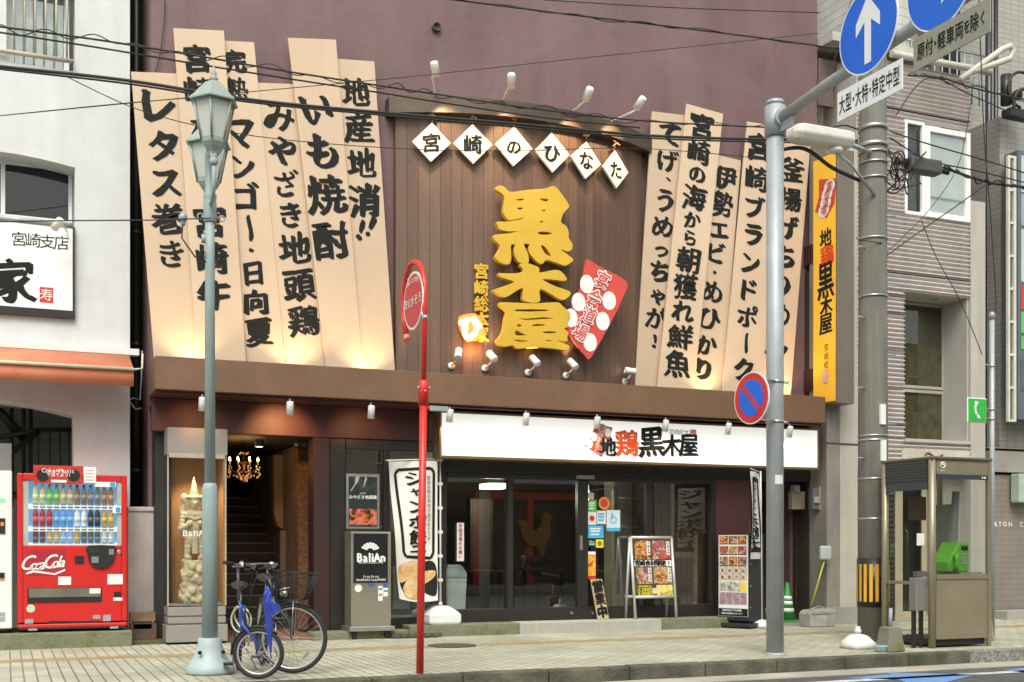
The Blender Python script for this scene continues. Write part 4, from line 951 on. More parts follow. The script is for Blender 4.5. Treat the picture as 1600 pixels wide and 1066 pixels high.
# roof zone above the corrugated building
m = MB(); m.tube([onY(1393,84,CY-.1), onY(1548,113,CY-.1)], .055, 12)
rail = m
tag(rail.build('roof_gutter', mat('weathered_white_pipe', (.48,.46,.42), .6, dirt=.5, dcol=(.3,.27,.2))), 'round weathered gutter along the top of the corrugated building', 'gutter')
m = MB(); m.box(XY(1276,15.9), XY(1338,15.9), 15.9, 20, 0, 9.6); t = thing('cream_building', 'cream sided building behind, seen above the yellow sign and road signs', 'building', (XY(1330,15.9), 15.9, 0))
m.build('wall', mat('cream_siding', (.52,.48,.37), .7, dirt=.3, dcol=(.32,.29,.22), streak=2), t)
sid = brickmat('white_siding', (.62,.61,.58), (.60,.59,.56), (.34,.33,.31), 6, .16, ms=.008, off=0, bump=.5, dirt=.25, dcol=(.4,.38,.34))
m = MB(); m.box(XY(1338,17.5)+.02, XY(1550,17.5), 17.5, 22, 0, 13); m.build('siding_wall', sid, t)
m = MB(); q = ZY(1300,62,15.2); m.prism([(XY(1276,15.6), 15.2, q), (XY(1276,15.6), 20, q+.1), (XY(1276,15.6), 20, q+.45), (XY(1276,15.6), 15.2, q+.14)], (XY(1440,15.6)-XY(1276,15.6), 0, 0)); m.build('eave', mat('weathered_white_eave', (.47,.45,.41), .7, dirt=.4, dcol=(.3,.28,.25)), t)
m = MB(); m.box(XY(1276,15.6), XY(1340,15.6), 15.55, 15.6, ZY(1290,130,15.6), ZY(1290,95,15.6)); m.box(XY(1279,15.5), XY(1302,15.5), 15.5, 15.6, ZY(1290,170,15.6), ZY(1290,128,15.6)); m.build('shutter_box', mat('rust_brown_panel', (.13,.085,.075), .6), t)
m = MB(); m.box(XY(1452,16.9), XY(1536,16.9), 16.9, 17.2, 7.0, ZY(1500,40,16.9)); m.build('parapet', mat('red_brown_brick', (.17,.09,.07), .8, var=.2), t)
m = MB()
for k in range(12): xx = XY(1400,16)+k*.17; m.tube([(xx, 16, zc1), (xx, 16, zc1+.9)], .012, 6)
for z in (.35, .9): m.tube([(XY(1395,16), 16, zc1+z), (XY(1400,16)+12*.17, 16, zc1+z)], .018, 6)
tag(m.build('roof_railing', M['galv']), 'galvanised railing on the roof behind the hanging plates', 'railing')
m = MB()
p = [onY(1500,125,14.3), onY(1565,78,14.3), onY(1578,72,14.3), onY(1583,79,14.3), onY(1578,92,14.3), onY(1520,112,14.3)]
m.tube(p, .05, 10)
tag(m.build('vent_pipe', mat('cream_pipe', (.56,.53,.46), .5, dirt=.4, dcol=(.35,.3,.2))), 'bent cream pipe high on the tiled building', 'pipe')

# ---------------------------------------------------------------- tiled building at the right edge
TY = 15.3
tb = thing('tiled_building', 'grey small-tiled building at the right edge', 'building', (XY(1600,TY), TY, 0))
tile = brickmat('grey_tiles', (.36,.34,.31), (.33,.31,.285), (.20,.19,.175), .19, .095, ms=.006, off=0, rough=.4, dirt=.3, dcol=(.25,.23,.2), var=.08)
m = MB(); m.box(XY(1562,TY), XY(1800,TY), TY, TY+6, 2.9, 8.6); m.box(XY(1562,TY+.002), XY(1800,TY), TY+1.2, TY+6, 8.61, 14); m.build('upper_wall', tile, tb)
m = MB(); m.box(XY(1541,TY)+.02, XY(1562,TY)-.01, TY+.9, TY+1.1, 0, 14); m.build('gap_shade_wall', M['dark'], tb)  # black sheet, the narrow gap's shade put into its colour
tile2 = brickmat('brown_tiles', (.225,.19,.165), (.21,.178,.155), (.155,.135,.12), .19, .095, ms=.006, off=0, rough=.5, var=.1)
m = MB(); m.box(XY(1540,TY), XY(1800,TY), TY-.06, TY+.5, .15, ZY(1550,742,TY)); m.build('lower_wall', tile2, tb)
m = MB(); m.box(XY(1540,TY), XY(1800,TY), TY-.05, TY+.5, ZY(1550,700,TY)+.005, 2.9-.002); m.box(XY(1540,TY), XY(1800,TY), TY-.12, TY+.5, ZY(1550,738,TY), ZY(1550,705,TY)); m.build('beam', mat('grey_beam', (.29,.27,.24), .7, dirt=.4, dcol=(.2,.18,.16)), tb)
m = MB(); m.box(XY(1538,TY)+.0, XY(1800,TY), TY-.5, TY+.4, -.1, .14); m.build('base_step', M['concrete'], tb)
L = Letters()
for chh, px in zip('GIN&TONIC', (1532,1541,1549.5,1555.5,1562.5,1570,1578.5,1587,1596)):
    if chh in 'GI': continue
    L.char(chh, onY(px, 818.5+(px-1552)*.02, TY-.068), Xv, Zv, sz(px, 6.6, TY)/.7*1.05, .02)
m_ = L.build('lettering', M['white_paint'], tb)
m = MB(); pr(m, 1593, 740, 1625, 785, TY-.3, .2); m.build('meter_box', mat('pale_green_box', (.35,.43,.36), .5), tb, bevel=.02)
for px, r, lb in ((1545, .06, 'thicker dark downpipe left of the tiled building'), (1556, .04, 'thinner dark downpipe left of the tiled building')):
    m = MB(); xx = XY(px, TY+.3); m.tube([(xx, TY+.3, 2.6), (xx, TY+.3, 12)], r, 12); tag(m.build('downpipe', bpy.data.materials['black_pvc']), lb, 'downpipe', 'downpipes by the tiled building')
fy = TY-.45
t = thing('ladder_sign_frame', 'white ladder-like frame of a projecting sign on the tiled building', 'sign frame', (XY(1582,fy), fy, ZY(1582,660,fy)))
m = MB(); xa, xb = XY(1575.5,fy), XY(1585,fy); za, zb = ZY(1580,659,fy), ZY(1580,243,fy)
m.box(xa, xa+.045, fy, fy+.05, za, zb); m.box(xb-.01, xb+.045, fy, fy+.05, za, zb)
for k in range(9): z = za+(zb-za-.04)*k/8; m.box(xa+.046, xb-.011, fy+.003, fy+.046, z, z+.04)
m.build('frame', mat('aged_white_frame', (.60,.58,.52), .5, dirt=.4, dcol=(.35,.31,.24)), t)
t = thing('stacked_tenant_sign', 'dark edge sign with stacked red, white and green tenant panels at the right border', 'sign', (XY(1610,fy), fy, ZY(1600,655,fy)))
m = MB(); m.box(XY(1591,fy), XY(1680,fy), fy+.01, fy+.3, ZY(1595,655,fy), ZY(1595,235,fy)); m.build('frame', mat('blue_grey_frame', (.10,.13,.15), .4), t)
for i, (y0, y1, c) in enumerate(((243,300,(.45,.5,.5)),(303,352,(.30,.34,.36)),(358,440,(.5,.5,.48)),(446,484,(.55,.04,.03)),(487,520,(.12,.45,.12)),(525,545,(.15,.42,.14)),(560,610,(.1,.11,.12)))):
    m = MB(); pr(m, 1596, y0, 1670, y1, fy-.002, .01); m.build('panel', mat('tenant_panel_%d' % i, c, .4), t)

# ---------------------------------------------------------------- passage right of the shop
m = MB(); m.box(XY(1172,16.8), XY(1300,16.8), 16.8, 16.9, .03, 3); m.box(XY(1240,15.9), XY(1241,15.9), 15.9, 16.8, .03, 3); m.box(XY(1291,PY)+.004, XY(1312,PY)-.004, PY+.43, 20, .03, 5.6)  # last box continues the grey side wall, its shadow put in as dark brown
for yy_ in (15.75, 16.1, 16.45): m.box(XY(1291,PY)-.012, XY(1291,PY)+.003, yy_, yy_+.03, .03, 3.0)
m.box(xR-.28, xR+.9, WY+.4, 17.2, 3.0, 3.1)
tag(m.build('passage_wall', M['dark_brown']), 'dark brown panelled wall of the side passage, right side darkened for shadow, behind the grey sign pole', 'wall')
for i, (a, lb) in enumerate((((1238,768,1258,796), 'beige meter box on the passage wall'), ((1270,762,1284,796), 'grey meter with yellow edge on the passage wall'))):
    t = thing('meter_box', lb, 'meter box', onY(a[0], a[3], 15.55), 0, 'meter boxes in the passage')
    YM = 15.5 if i == 0 else 15.15
    m = MB(); pr(m, *a, YM, .11); m.build('case', mat('meter_beige', (.36,.29,.20), .5) if i == 0 else mat('meter_grey', (.12,.12,.13), .4), t, bevel=.01)
    m = MB(); pr(m, a[0]+3, a[1]-10 if i == 0 else a[1]+14, a[0]+12, a[1]+1 if i == 0 else a[1]+24, YM-.03, .1 if i == 0 else .028); m.build('dial', M['galv'], t)
    if i == 1: m = MB(); pr(m, 1280, 760, 1284.5, 797, YM-.01, .01); m.build('side_plate', mat('yellow_edge', (.45,.30,.08), .5), t)
q = onY(1286,727,15.45); m = MB(); m.tube([q, q+Vector((0,.17,0))], .04, 10); m.box(q.x-.05, q.x+.06, q.y+.02, q.y+.1, q.z+.02, q.z+.1); tag(m.build('outdoor_tap', M['galv']), 'small grey fitting under the right end of the white sign', 'fitting')
cm_g = mat('green_cone_plastic', (.03,.28,.055), .45); cm_w = M['white_paint']
for px, py, Y, lb in ((1230, 962, 15.45, 'green traffic cone with white bands right of the grey pole'), (1206, 962, 15.45, 'green traffic cone mostly hidden between menu stand and pole')):
    q = onY(px, py, Y); h = .62; z0 = .03
    t = thing('traffic_cone', lb, 'traffic cone', (q.x, Y, z0), 0, 'green cones by the passage')
    m = MB(); m.lathe([(.13,.03),(.026,h),(.016,h)], (q.x,Y,z0), 24); m.build('cone', cm_g, t)
    m = MB(); m.box(q.x-.165, q.x+.165, Y-.165, Y+.165, z0, z0+.03); m.build('base', cm_g, t, bevel=.01)
    m = MB()
    for a in (.25, .43, .56): r0 = .13+(.026-.13)*(a*h-.03)/(h-.03)+.003; r1 = .13+(.026-.13)*(a*h+.06-.03)/(h-.03)+.003; m.lathe([(r0-.004,a*h),(r0,a*h),(r1,a*h+.06),(r1-.004,a*h+.06)], (q.x,Y,z0), 24)
    m.build('bands', cm_w, t)
q0, q1 = onY(1268, 945, 14.86), onY(1291, 866, 14.9); t = thing('broom', 'yellow-handled brush leaning on the wall above the grey bin', 'broom', q0)
m = MB(); m.tube([q0, q1], .014, 8); m.build('handle', mat('yellow_green_stick', (.42,.45,.05), .4), t)
m = MB(); pr(m, 1283, 853, 1300, 875, 14.84, .07); m.build('head', mat('grey_broom_head', (.42,.44,.44), .5), t, bevel=.03)
q = onY(1281, 975, 14.75); t = thing('lidded_dustpan', 'scuffed grey lidded dustpan box at the foot of the concrete pillar', 'dustpan', (q.x, 14.75, 0))
m = MB(); a = onY(1257,975,14.75); b = onY(1297,975,14.75); w = b.x-a.x
m.prism([(a.x,14.6,0),(b.x-.02,14.6,0),(b.x,14.6,.24),(b.x-.05,14.6,.27),(a.x+.05,14.6,.25),(a.x-.01,14.6,.2)], (0,.28,0)); m.build('pan', mat('scuffed_grey_plastic', (.42,.41,.37), .55, dirt=.7, dcol=(.15,.14,.11), dscale=4), t, bevel=.01)
m = MB(); m.box(a.x+.02, b.x-.03, 14.585, 14.6, .2, .235); m.tube([(a.x+.05,14.72,.25),(a.x+w/2,14.72,.31),(b.x-.06,14.72,.26)], .009, 6); m.build('bail', M['galv'], t)
# ---------------------------------------------------------------- utility pole
b = onG(1364, 1001); UPX, UPY = b.x, b.y
t = thing('utility_pole', 'thick grey concrete utility pole with yellow and black wrap', 'utility pole', (UPX, UPY, 0))
m = MB(); m.tube([(UPX,UPY,-.1),(UPX,UPY,3),(UPX,UPY,6.5),(UPX,UPY,12)], [.195,.185,.172,.15], 28); m.build('shaft', mat('pole_concrete', (.19,.178,.155), .85, var=.14, scale=3, bump=.15, dirt=.7, dcol=(.11,.105,.09), dscale=1.6, streak=4), t)
zw0, zw1 = ZY(1364,948,UPY), ZY(1364,873,UPY)
m = MB(); m.lathe([(.198,zw0),(.203,zw0),(.203,zw1),(.198,zw1)], (UPX,UPY,0), 40); wr = m.build('hazard_wrap', M['black_plastic'], t)
m = MB()
for k in range(17):
    a0 = k*2*pi/17+.1; n = 4
    for j in range(n):
        a, c = a0+.2*j/n, a0+.2*(j+1)/n; r = .2055
        m.add([(UPX+r*cos(a),UPY+r*sin(a),zw0+.07),(UPX+r*cos(c),UPY+r*sin(c),zw0+.07),(UPX+r*cos(c),UPY+r*sin(c),zw1-.07),(UPX+r*cos(a),UPY+r*sin(a),zw1-.07)], [(0,1,2,3)], True)
m.build('yellow_stripes', mat('hazard_yellow', (.72,.36,.02), .5), wr)
for py in (205, 232, 242, 258, 282, 376, 466, 683, 690, 750, 812): zz = ZY(1364,py,UPY); m = MB(); m.lathe([(.178+.001*(12-zz),zz),(.186+.001*(12-zz),zz),(.186+.001*(12-zz),zz+(.05 if py in (205,232) else .02)),(.178+.001*(12-zz),zz+(.05 if py in (205,232) else .02))], (UPX,UPY,0), 30); m.build('strap', M['chrome'], t)
for px, y0, y1 in ((1379,632,663), (1380,688,720)):
    a, c = onY(px-4,y1,UPY-.19), onY(px+4,y0,UPY-.19); m = MB(); m.box(a.x, c.x, UPY-.205, UPY-.15, a.z, c.z); m.build('number_plate', M['white_paint'], t)
m = MB()
for k in range(10): zz = 1.9+k*.45; sx2 = -1 if k % 2 else 1; m.tube([(UPX+sx2*.17, UPY-.05, zz), (UPX+sx2*.30, UPY-.08, zz)], .010, 6)
m.build('climbing_steps', M['galv'], t)
# splice box and cable coils
q = onY(1443, 262, UPY-.1); t2 = thing('splice_box', 'dark grey cable splice box beside the utility pole', 'junction box', q)
m = MB(); m.box(q.x-.28, q.x+.24, q.y-.1, q.y+.08, q.z-.09, q.z+.1); m.build('case', mat('dark_grey_box', (.06,.058,.055), .55), t2, bevel=.03)
m = MB(); m.tube([q+Vector((-.45,0,.03)), q+Vector((-.28,0,.03))], .05, 10); m.tube([q+Vector((.24,0,.0)), q+Vector((.42,0,-.02))], .03, 10)
m.build('gland', M['wire'], t2)
m = MB(); c = onY(1398,268,UPY-.15)
random.seed(3)
for k in range(7): m.torus(c+Vector((random.uniform(-.1,.15), random.uniform(-.1,.1), random.uniform(-.25,.15))), random.uniform(.09,.17), .009, Matrix.Rotation(random.uniform(-.7,.7),4,'Z') @ Matrix.Rotation(random.uniform(-.5,.5),4,'X'), 24, 6)
for k in range(9): m.tube([c+Vector((random.uniform(-.2,.3), 0, random.uniform(-.3,.35))), c+Vector((random.uniform(-.1,.5), random.uniform(-.2,.1), random.uniform(-.3,.3))), q+Vector((random.uniform(-.4,-.2), 0, random.uniform(-.1,.05)))], .010, 6)
tag(m.build('cable_coil', M['wire']), 'tangle of looped black cables between the utility pole and splice box', 'cables')
# street lamp head on the pole
q0, q1 = onY(1234,207,UPY-.3), onY(1328,212,UPY-.3); q1.z = q0.z-.01
t3 = thing('fluorescent_street_lamp', 'old white fluorescent street lamp fixture attached to the utility pole', 'street lamp', q0)
m = MB(); zt_, zb2 = q0.z+.09, q0.z-.14
pr_ = [(.10,-.10),(.16,-.02),(.15,.09),(-.15,.09),(-.16,-.02),(-.10,-.10)]
n = 10; vs = []; rows = []
for i, f in enumerate((0, .04, .12, .88, .97, 1)):
    s = (.45, .85, 1, 1, .9, .6)[i]; x = q0.x+(q1.x-q0.x)*f
    rows.append(len(vs)); vs += [(x, q0.y+a*s, q0.z+z*s) for a, z in pr_]
fs = [(r+k, r+(k+1)%6, r+6+(k+1)%6, r+6+k) for r in rows[:-1] for k in range(6)]+[tuple(range(6)), tuple(range(rows[-1]+5, rows[-1]-1, -1))]
m.add(vs, fs); m.build('housing', mat('aged_white_lamp', (.66,.65,.60), .45, dirt=.5, dcol=(.40,.38,.28), dscale=3), t3, bevel=.02)
m = MB(); m.tube([q1+Vector((-.05,0,0)), (UPX-.15, UPY-.12, q1.z-.0)], .03, 10); m.tube([q1+Vector((-.3,0,-.1)), q1+Vector((0,0,-.25)), (UPX-.1,UPY-.15,q1.z-.55)], .018, 8); m.build('arm', M['galv'], t3)
m = MB(); m.lathe([(.05,-.06),(.09,-.05),(.09,0)], q1+Vector((-.22,0,-.09)), 14); m.build('photocell', M['white_metal'], t3)

# ---------------------------------------------------------------- road sign gantry pole
b = onG(1211, 1022); GX, GYp = b.x, b.y
zt = onY(1213,165,GYp).z
t = thing('sign_pole', 'grey galvanised road sign pole with long arm reaching over the road', 'sign pole', (GX, GYp, 0))
m = MB(); m.tube([(GX,GYp,-.02),(GX,GYp,zt)], .098, 24); m.lathe([(.098,zt),(.11,zt+.01),(.09,zt+.05),(.0,zt+.06)], (GX,GYp,0), 24); m.lathe([(.13,-.01),(.13,.012),(.10,.02)], (GX,GYp,0), 24); m.build('post', M['galv'], t)
za = zt-.16
arm = [Vector((GX,GYp-.09,za-.02)), Vector((GX-.02,GYp-1,za+.05)), Vector((GX-.06,GYp-2.2,za+.1)), Vector((GX-.1,GYp-5,za+.14))]
m = MB(); m.tube(arm, .062, 16); m.build('arm', M['galv'], t)
m = MB(); m.lathe([(.105,za-.2),(.118,za-.2),(.118,za+.14),(.105,za+.14)], (GX,GYp,0), 24); m.box(GX-.012, GX+.012, GYp-.34, GYp-.1, za-.18, za-.02); m.lathe([(.10,0),(.10,.02)], (GX,GYp-.13,za-.02), 16, Matrix.Rotation(R(90),4,'X')); m.build('arm_collar', M['galv'], t)
m = MB(); q = onG(1203,985); zz = ZY(1211,742,GYp)
for py, w in ((742, .05), ): m.add([(GX+.1*cos(a)*1.005, GYp+.1*sin(a)*1.005, z) for z in (ZY(1211,757,GYp), ZY(1211,743,GYp)) for a in [-2.2+.2*j for j in range(6)]], [(j, j+1, j+7, j+6) for j in range(5)], True)
m.build('sticker', mat('pale_sticker', (.6,.62,.63), .5), t)
SXP = GX-.14
blue = mat('sign_blue', (.008,.125,.66), .35, var=.04); swh = mat('sign_white', (.74,.76,.78), .4, var=.03)
def disc(m, c, r, nrm, d, n=48):
    Q = Vector(nrm).to_track_quat('Z', 'Y').to_matrix(); m.lathe([(r,0),(r,d)], c, n, Q, smooth=False)
def armz(y): 
    for a, c in zip(arm, arm[1:]):
        if a.y >= y >= c.y: f = (a.y-y)/(a.y-c.y); return a.z+(c.z-a.z)*f
    return za
c1 = onX(1356, 46, SXP)
N0 = Vector((-1, 0, 0)); UU = Vector((0, -1, 0)); VV = Vector((0, 0, 1))
k1 = c1.y/ray(1356,HZ).y/F; r1 = 68*k1
t4 = thing('ahead_only_sign', 'round blue road sign with white upward arrow hanging from the sign arm', 'road sign', c1, 0, 'round blue road signs on the arm')
m = MB(); disc(m, c1+Vector((.012,0,0)), r1, N0, .014); m.build('plate', swh, t4)
m = MB(); disc(m, c1, r1*.965, N0, .003); m.build('face', blue, t4)
m = MB(); pa = [(-.10,-.78),(.12,-.78),(.12,.20),(.42,-.06),(.42,.24),(.01,.78),(-.40,.24),(-.40,-.06),(-.10,.20)]
m.prism([c1+Vector((-.0045,0,0))+UU*(x*r1)+VV*(y*r1) for x, y in pa], (-.002,0,0)); m.build('arrow', swh, t4)
m = MB(); m.box(c1.x+.013, c1.x+.03, c1.y-.2, c1.y+.2, armz(c1.y)-.03, armz(c1.y)+.03); m.build('bracket', M['galv'], t4)
c2 = onX(1469, -52, SXP); k2 = c2.y/ray(1469,HZ).y/F; r2 = r1
c2.z = c1.z+.04
t4 = thing('second_blue_sign', 'second round blue road sign at the top edge, nearer end of the arm', 'road sign', c2, 0, 'round blue road signs on the arm')
m = MB(); disc(m, c2+Vector((.012,0,0)), r2, N0, .014); m.build('plate', swh, t4)
m = MB(); disc(m, c2, r2*.965, N0, .003); m.build('face', blue, t4)
m = MB(); m.prism([c2+Vector((-.0045,0,0))+UU*(x*r1)+VV*(y*r1) for x, y in [(-.5,-.15),(.05,-.15),(.05,-.5),(.62,0),(.05,.5),(.05,.15),(-.5,.15)]], (-.002,0,0)); m.build('arrow', swh, t4)
def plate(corn, text, label, mt, inkm, wsz, asp, wt):
    P = [onX(x, y, SXP) for x, y in corn]
    zc = [ (P[0].z+P[1].z)/2, (P[2].z+P[3].z)/2 ]; ya, yb = (P[0].y+P[3].y)/2, (P[1].y+P[2].y)/2
    c = Vector((SXP, (ya+yb)/2, sum(zc)/2)); w = abs(yb-ya); h = zc[0]-zc[1]
    t = thing('supplementary_plate', label, 'sign plate', (SXP, c.y, zc[1]), 0, 'supplementary plates on the sign arm')
    m = MB(); m.box(SXP-.006, SXP+.006, min(ya,yb), max(ya,yb), zc[1], zc[0]); m.build('plate', mt, t, bevel=.002)
    L = Letters(); tot = sum(s for _, s in text); x = -tot/2; u = w*wsz/tot
    for ch, s in text:
        hs_ = h*asp*(.8 if ch in 'をく' else 1); L.char(ch, c+UU*((x+s/2)*u)+N0*.009, UU, VV, hs_, wt, min(1,u*.98/(h*asp))); x += s
    L.build('lettering', inkm, t)
    m = MB(); m.box(SXP+.008, SXP+.02, c.y-.02, c.y+.02, zc[0]-.1, armz(c.y)+.04); m.build('hanger', M['galv'], t)
plate([(1308,150),(1410,87),(1411,138),(1310,192)], [(c, .5 if c == '・' else 1) for c in '大型・大特・特定中型'], 'white plate lettered 大型・大特・特定中型 below the arrow sign', swh, M['ink'], .94, .66, .014)
plate([(1427,65),(1548,-8),(1548,42),(1429,119)], [(c, .45 if c == '・' else (.7 if c in 'をく' else 1)) for c in '原付・軽車両を除く'], 'dirty plate lettered 原付・軽車両を除く nearer the end of the arm', mat('weathered_plate', (.30,.30,.25), .6, var=.12, dirt=.6, dcol=(.20,.19,.12), dscale=3), M['ink'], .9, .56, .02)
# no parking sign clamped to the pole, facing the oncoming side
ycl = GYp-.16
c = onY(1174, 622, ycl); kk = ycl/ray(1174,HZ).y/F; r = 41*kk
nn = Vector((-.995, -.10, 0)).normalized()
t5 = thing('no_parking_sign', 'round blue no parking sign with red ring and slash on the grey pole', 'road sign', c)
U5 = Vector((-nn.y, nn.x, 0)); U5 = U5 if U5.dot(Vector((1,0,0))) > 0 else -U5
redm = mat('sign_red', (.56,.03,.04), .4, var=.04)
m = MB(); disc(m, c-nn*.012, r, nn, .012); m.build('plate', swh, t5)
m = MB(); disc(m, c+nn*.000, r*.95, nn, .003); m.build('ring', redm, t5)
m = MB(); disc(m, c+nn*.0035, r*.70, nn, .002); m.build('face', blue, t5)
m = MB(); d1 = U5*.7071+VV*-.7071; d2 = U5*.7071+VV*.7071; e = c+nn*.007
m.prism([e-d1*r*.72-d2*r*.09, e+d1*r*.72-d2*r*.09, e+d1*r*.72+d2*r*.09, e-d1*r*.72+d2*r*.09], nn*.001); m.build('slash', redm, t5)
m = MB()
for dz in (.22, -.23):
    z = c.z+dz; m.lathe([(.099,z-.015),(.106,z-.015),(.106,z+.015),(.099,z+.015)], (GX,GYp,0), 20); m.tube([c+Vector((0,0,dz))-nn*.016, Vector((GX-.05,GYp-.08,z))], .012, 6); m.tube([(GX+.1,GYp,z), (GX+.17,GYp-.02,z)], .014, 6)
m.build('clamp', M['chrome'], t5)

# ---------------------------------------------------------------- twin lantern post
b = onG(328, 1052); LX, LY = b.x, b.y
t = thing('lantern_post', 'pale green cast lamp post with two hexagonal lanterns and flared base', 'street lamp', (LX, LY, 0))
def zL(py): return ZY(328, py, LY)
m = MB(); m.lathe([(.225,0),(.23,.02),(.23,.06),(.205,.09),(.15,.17),(.115,.27),(.11,.335),(.105,.34)], (LX,LY,0), 32); m.build('base', M['lamp_pale'], t)
m = MB(); m.lathe([(.020,0),(.020,.02)], (LX-.115,LY-.13,.21), 8, Matrix.Rotation(R(90),4,'X')); m.lathe([(.020,0),(.020,.02)], (LX+.1,LY-.14,.21), 8, Matrix.Rotation(R(90),4,'X')); m.build('bolt_hole', M['black_plastic'], t)
m = MB(); m.lathe([(.074,.34),(.074,zL(765)),(.065,zL(758)),(.052,zL(755))], (LX,LY,0), 24)
m.lathe([(.052,zL(756)),(.045,zL(400)),(.045,zL(345))], (LX,LY,0), 24)
m.lathe([(.053,zL(348)),(.062,zL(345)),(.062,zL(318)),(.058,zL(312)),(.064,zL(308)),(.060,zL(304)),(.045,zL(303)),(.042,zL(250)),(.05,zL(246)),(.05,zL(242))], (LX,LY,0), 24); m.build('shaft', M['lamp_green'], t)
lan_m = mat('lantern_paint', (.30,.345,.32), .5, dirt=.4, dcol=(.20,.24,.20), dscale=4); lan_g = mat('frosted_lantern_glass', (.52,.54,.50), .35, var=.06)
def lantern(c, s=1.0):
    """hexagonal lantern, c = centre of its bottom cup"""
    a0 = R(12)
    m = MB(); 
    m.lathe([(.05,0),(.058,.02),(.09,.06),(.115,.10),(.118,.14)], c, 6, smooth=False, a0=a0)
    m.lathe([(.20,.475),(.235,.475),(.235,.49),(.20,.52),(.15,.58),(.10,.64),(.075,.66),(.04,.68)], c, 6, smooth=False, a0=a0)
    m.lathe([(.012,.66),(.035,.685),(.04,.71),(.02,.73),(.028,.75),(.016,.775),(.004,.85)], c, 12)
    for k in range(6):
        a = a0+k*pi/3; d = Vector((cos(a), sin(a), 0)); m.tube([c+d*.120+Vector((0,0,.12)), c+d*.198+Vector((0,0,.48))], .011, 6)
    m.lathe([(.190,.462),(.2,.462),(.2,.478)], c, 6, smooth=False, a0=a0)
    o = m.build('lantern', lan_m, t)
    g = MB(); g.lathe([(.108,.13),(.184,.475)], c, 6, smooth=False, a0=a0); g.build('glass', lan_g, o)
c = Vector((LX+.06, LY-.16, zL(238))); 
fA, fB = onY(334,241,LY-.30), onY(326,300,LY+.62); fB.z = ZY(326,302,LY+.62)
lantern(fA); lantern(fB)
for f_, zz_ in ((fA, zL(318)), (fB, zL(330))):
    m = MB(); dv = Vector((f_.x-LX, f_.y-LY, 0)); m.tube([Vector((LX,LY,zz_))+dv*.05, Vector((LX,LY,zz_-.03))+dv*.5, Vector((LX,LY,zz_+.02))+dv*.9, Vector((f_.x,f_.y,zz_+.10)), f_+Vector((0,0,.01))], .018, 12); m.lathe([(.03,-.10),(.04,-.08),(.04,-.05),(.03,-.03),(.045,0)], f_, 12); m.build('bracket_arm', M['lamp_green'], t)
m = MB(); c = onY(330,340,LY)
for s in (-1, 1): m.torus(c+Vector((s*.10,0,0)), .028, .006, None, 16, 6); m.tube([c, c+Vector((s*.09,0,0))], .008, 6)
m.lathe([(.048,-.02),(.056,-.02),(.056,.02),(.048,.02)], c, 16); m.tube([c+Vector((-.07,0,-.17)), c+Vector((-.07,0,-.25))], .022, 10)
m.build('cable_clamp', M['galv'], t)
m = MB(); c = onY(330,398,LY-.05); m.torus(c, .09, .009, Matrix.Rotation(.5,4,'X'), 24, 6, 2.6, 6.6); m.tube([onY(286,343,LY+.3), onY(284,372,LY+.3), onY(305,402,LY+.1), onY(320,395,LY-.05)], .008, 6)
tag(m.build('lamp_cable', M['wire']), 'short black cable looped around the lantern post at half height', 'cable')
q = onY(286,340,LY+.3); m = MB(); m.ball(q, .045, 10); m.tube([q, q+Vector((0,0,-.08))], .02, 8); tag(m.build('insulator', M['galv']), 'small round insulator on the thin cable left of the lantern post', 'insulator')

# ---------------------------------------------------------------- red cistern sign post
b = onG(656, 1054); RX, RY = b.x, max(b.y, YK1+.06); RXx = XY(656, RY)
t = thing('cistern_sign_post', 'red fire cistern post bent over at the top round an oval sign', 'sign post', (RXx, RY, 0))
zR = lambda py: ZY(661, py, RY)
RT = XY(664, RY); lx = lambda z: RXx+(RT-RXx)*z/zR(450)
m = MB(); m.tube([(RXx,RY,-.02),(lx(zR(618)),RY,zR(618))], .036, 16); m.tube([(lx(zR(632)),RY,zR(632)),(lx(zR(598)),RY,zR(598)),(lx(zR(594)),RY,zR(594))], [.048,.048,.030], 16)
x0 = RT
pts = [(lx(zR(600)),RY,zR(600)), (x0,RY,zR(470))]
pa = [onX(*q_, RT) for q_ in ((664,446),(659.5,421),(655,412),(649,409),(641,414),(634.5,432),(630,465),(630.5,500),(635,525))]
m.tube(pts+pa, [.026]*2+[.027]*9, 14); m.build('tube', M['red'], t)
m = MB(); e = pa[-1]; m.tube([e, e+Vector((0,-.04,-.05))], [.03,.04], 12); m.build('end_cap', bpy.data.materials['thin_red_vinyl'], t)
cs = onX(645.5,470,RT-.03); nn = Vector((-1,0,0)); U6 = Vector((0,-1,0))
ks = cs.y/ray(645,HZ).y/F; rh = 45*ks; rw = rh
# plate: a disc seen obliquely
ru = abs(onX(630.8,470,RT-.03).y-onX(660.5,470,RT-.03).y)/2
def ell(m, off, s, d): m.prism([cs+nn*off+U6*(ru*s*cos(a))+VV*(rh*s*sin(a)) for a in [2*pi*j/48 for j in range(48)]], nn*d)
m = MB(); ell(m, -.01, 1, .01); m.build('plate', M['white_paint'], t)
m = MB(); ell(m, .001, .92, .002); m.build('face', redm, t)
L = Letters(); L.line('防火水そう', cs+nn*.006+VV*(-rh*.02), U6, VV, ru*.36, .03, 1.0); 
for k, chh in enumerate('FIRE CISTERN'):
    a = (k-5.5)*.165
    if chh != ' ': L.char(chh, cs+nn*.006+U6*(ru*.72*sin(a))+VV*(rh*(.52+.18*cos(a))), U6*cos(a)-VV*sin(a), VV*cos(a)+U6*sin(a), ru*.2, .02)
L.build('lettering', M['white_paint'], t)
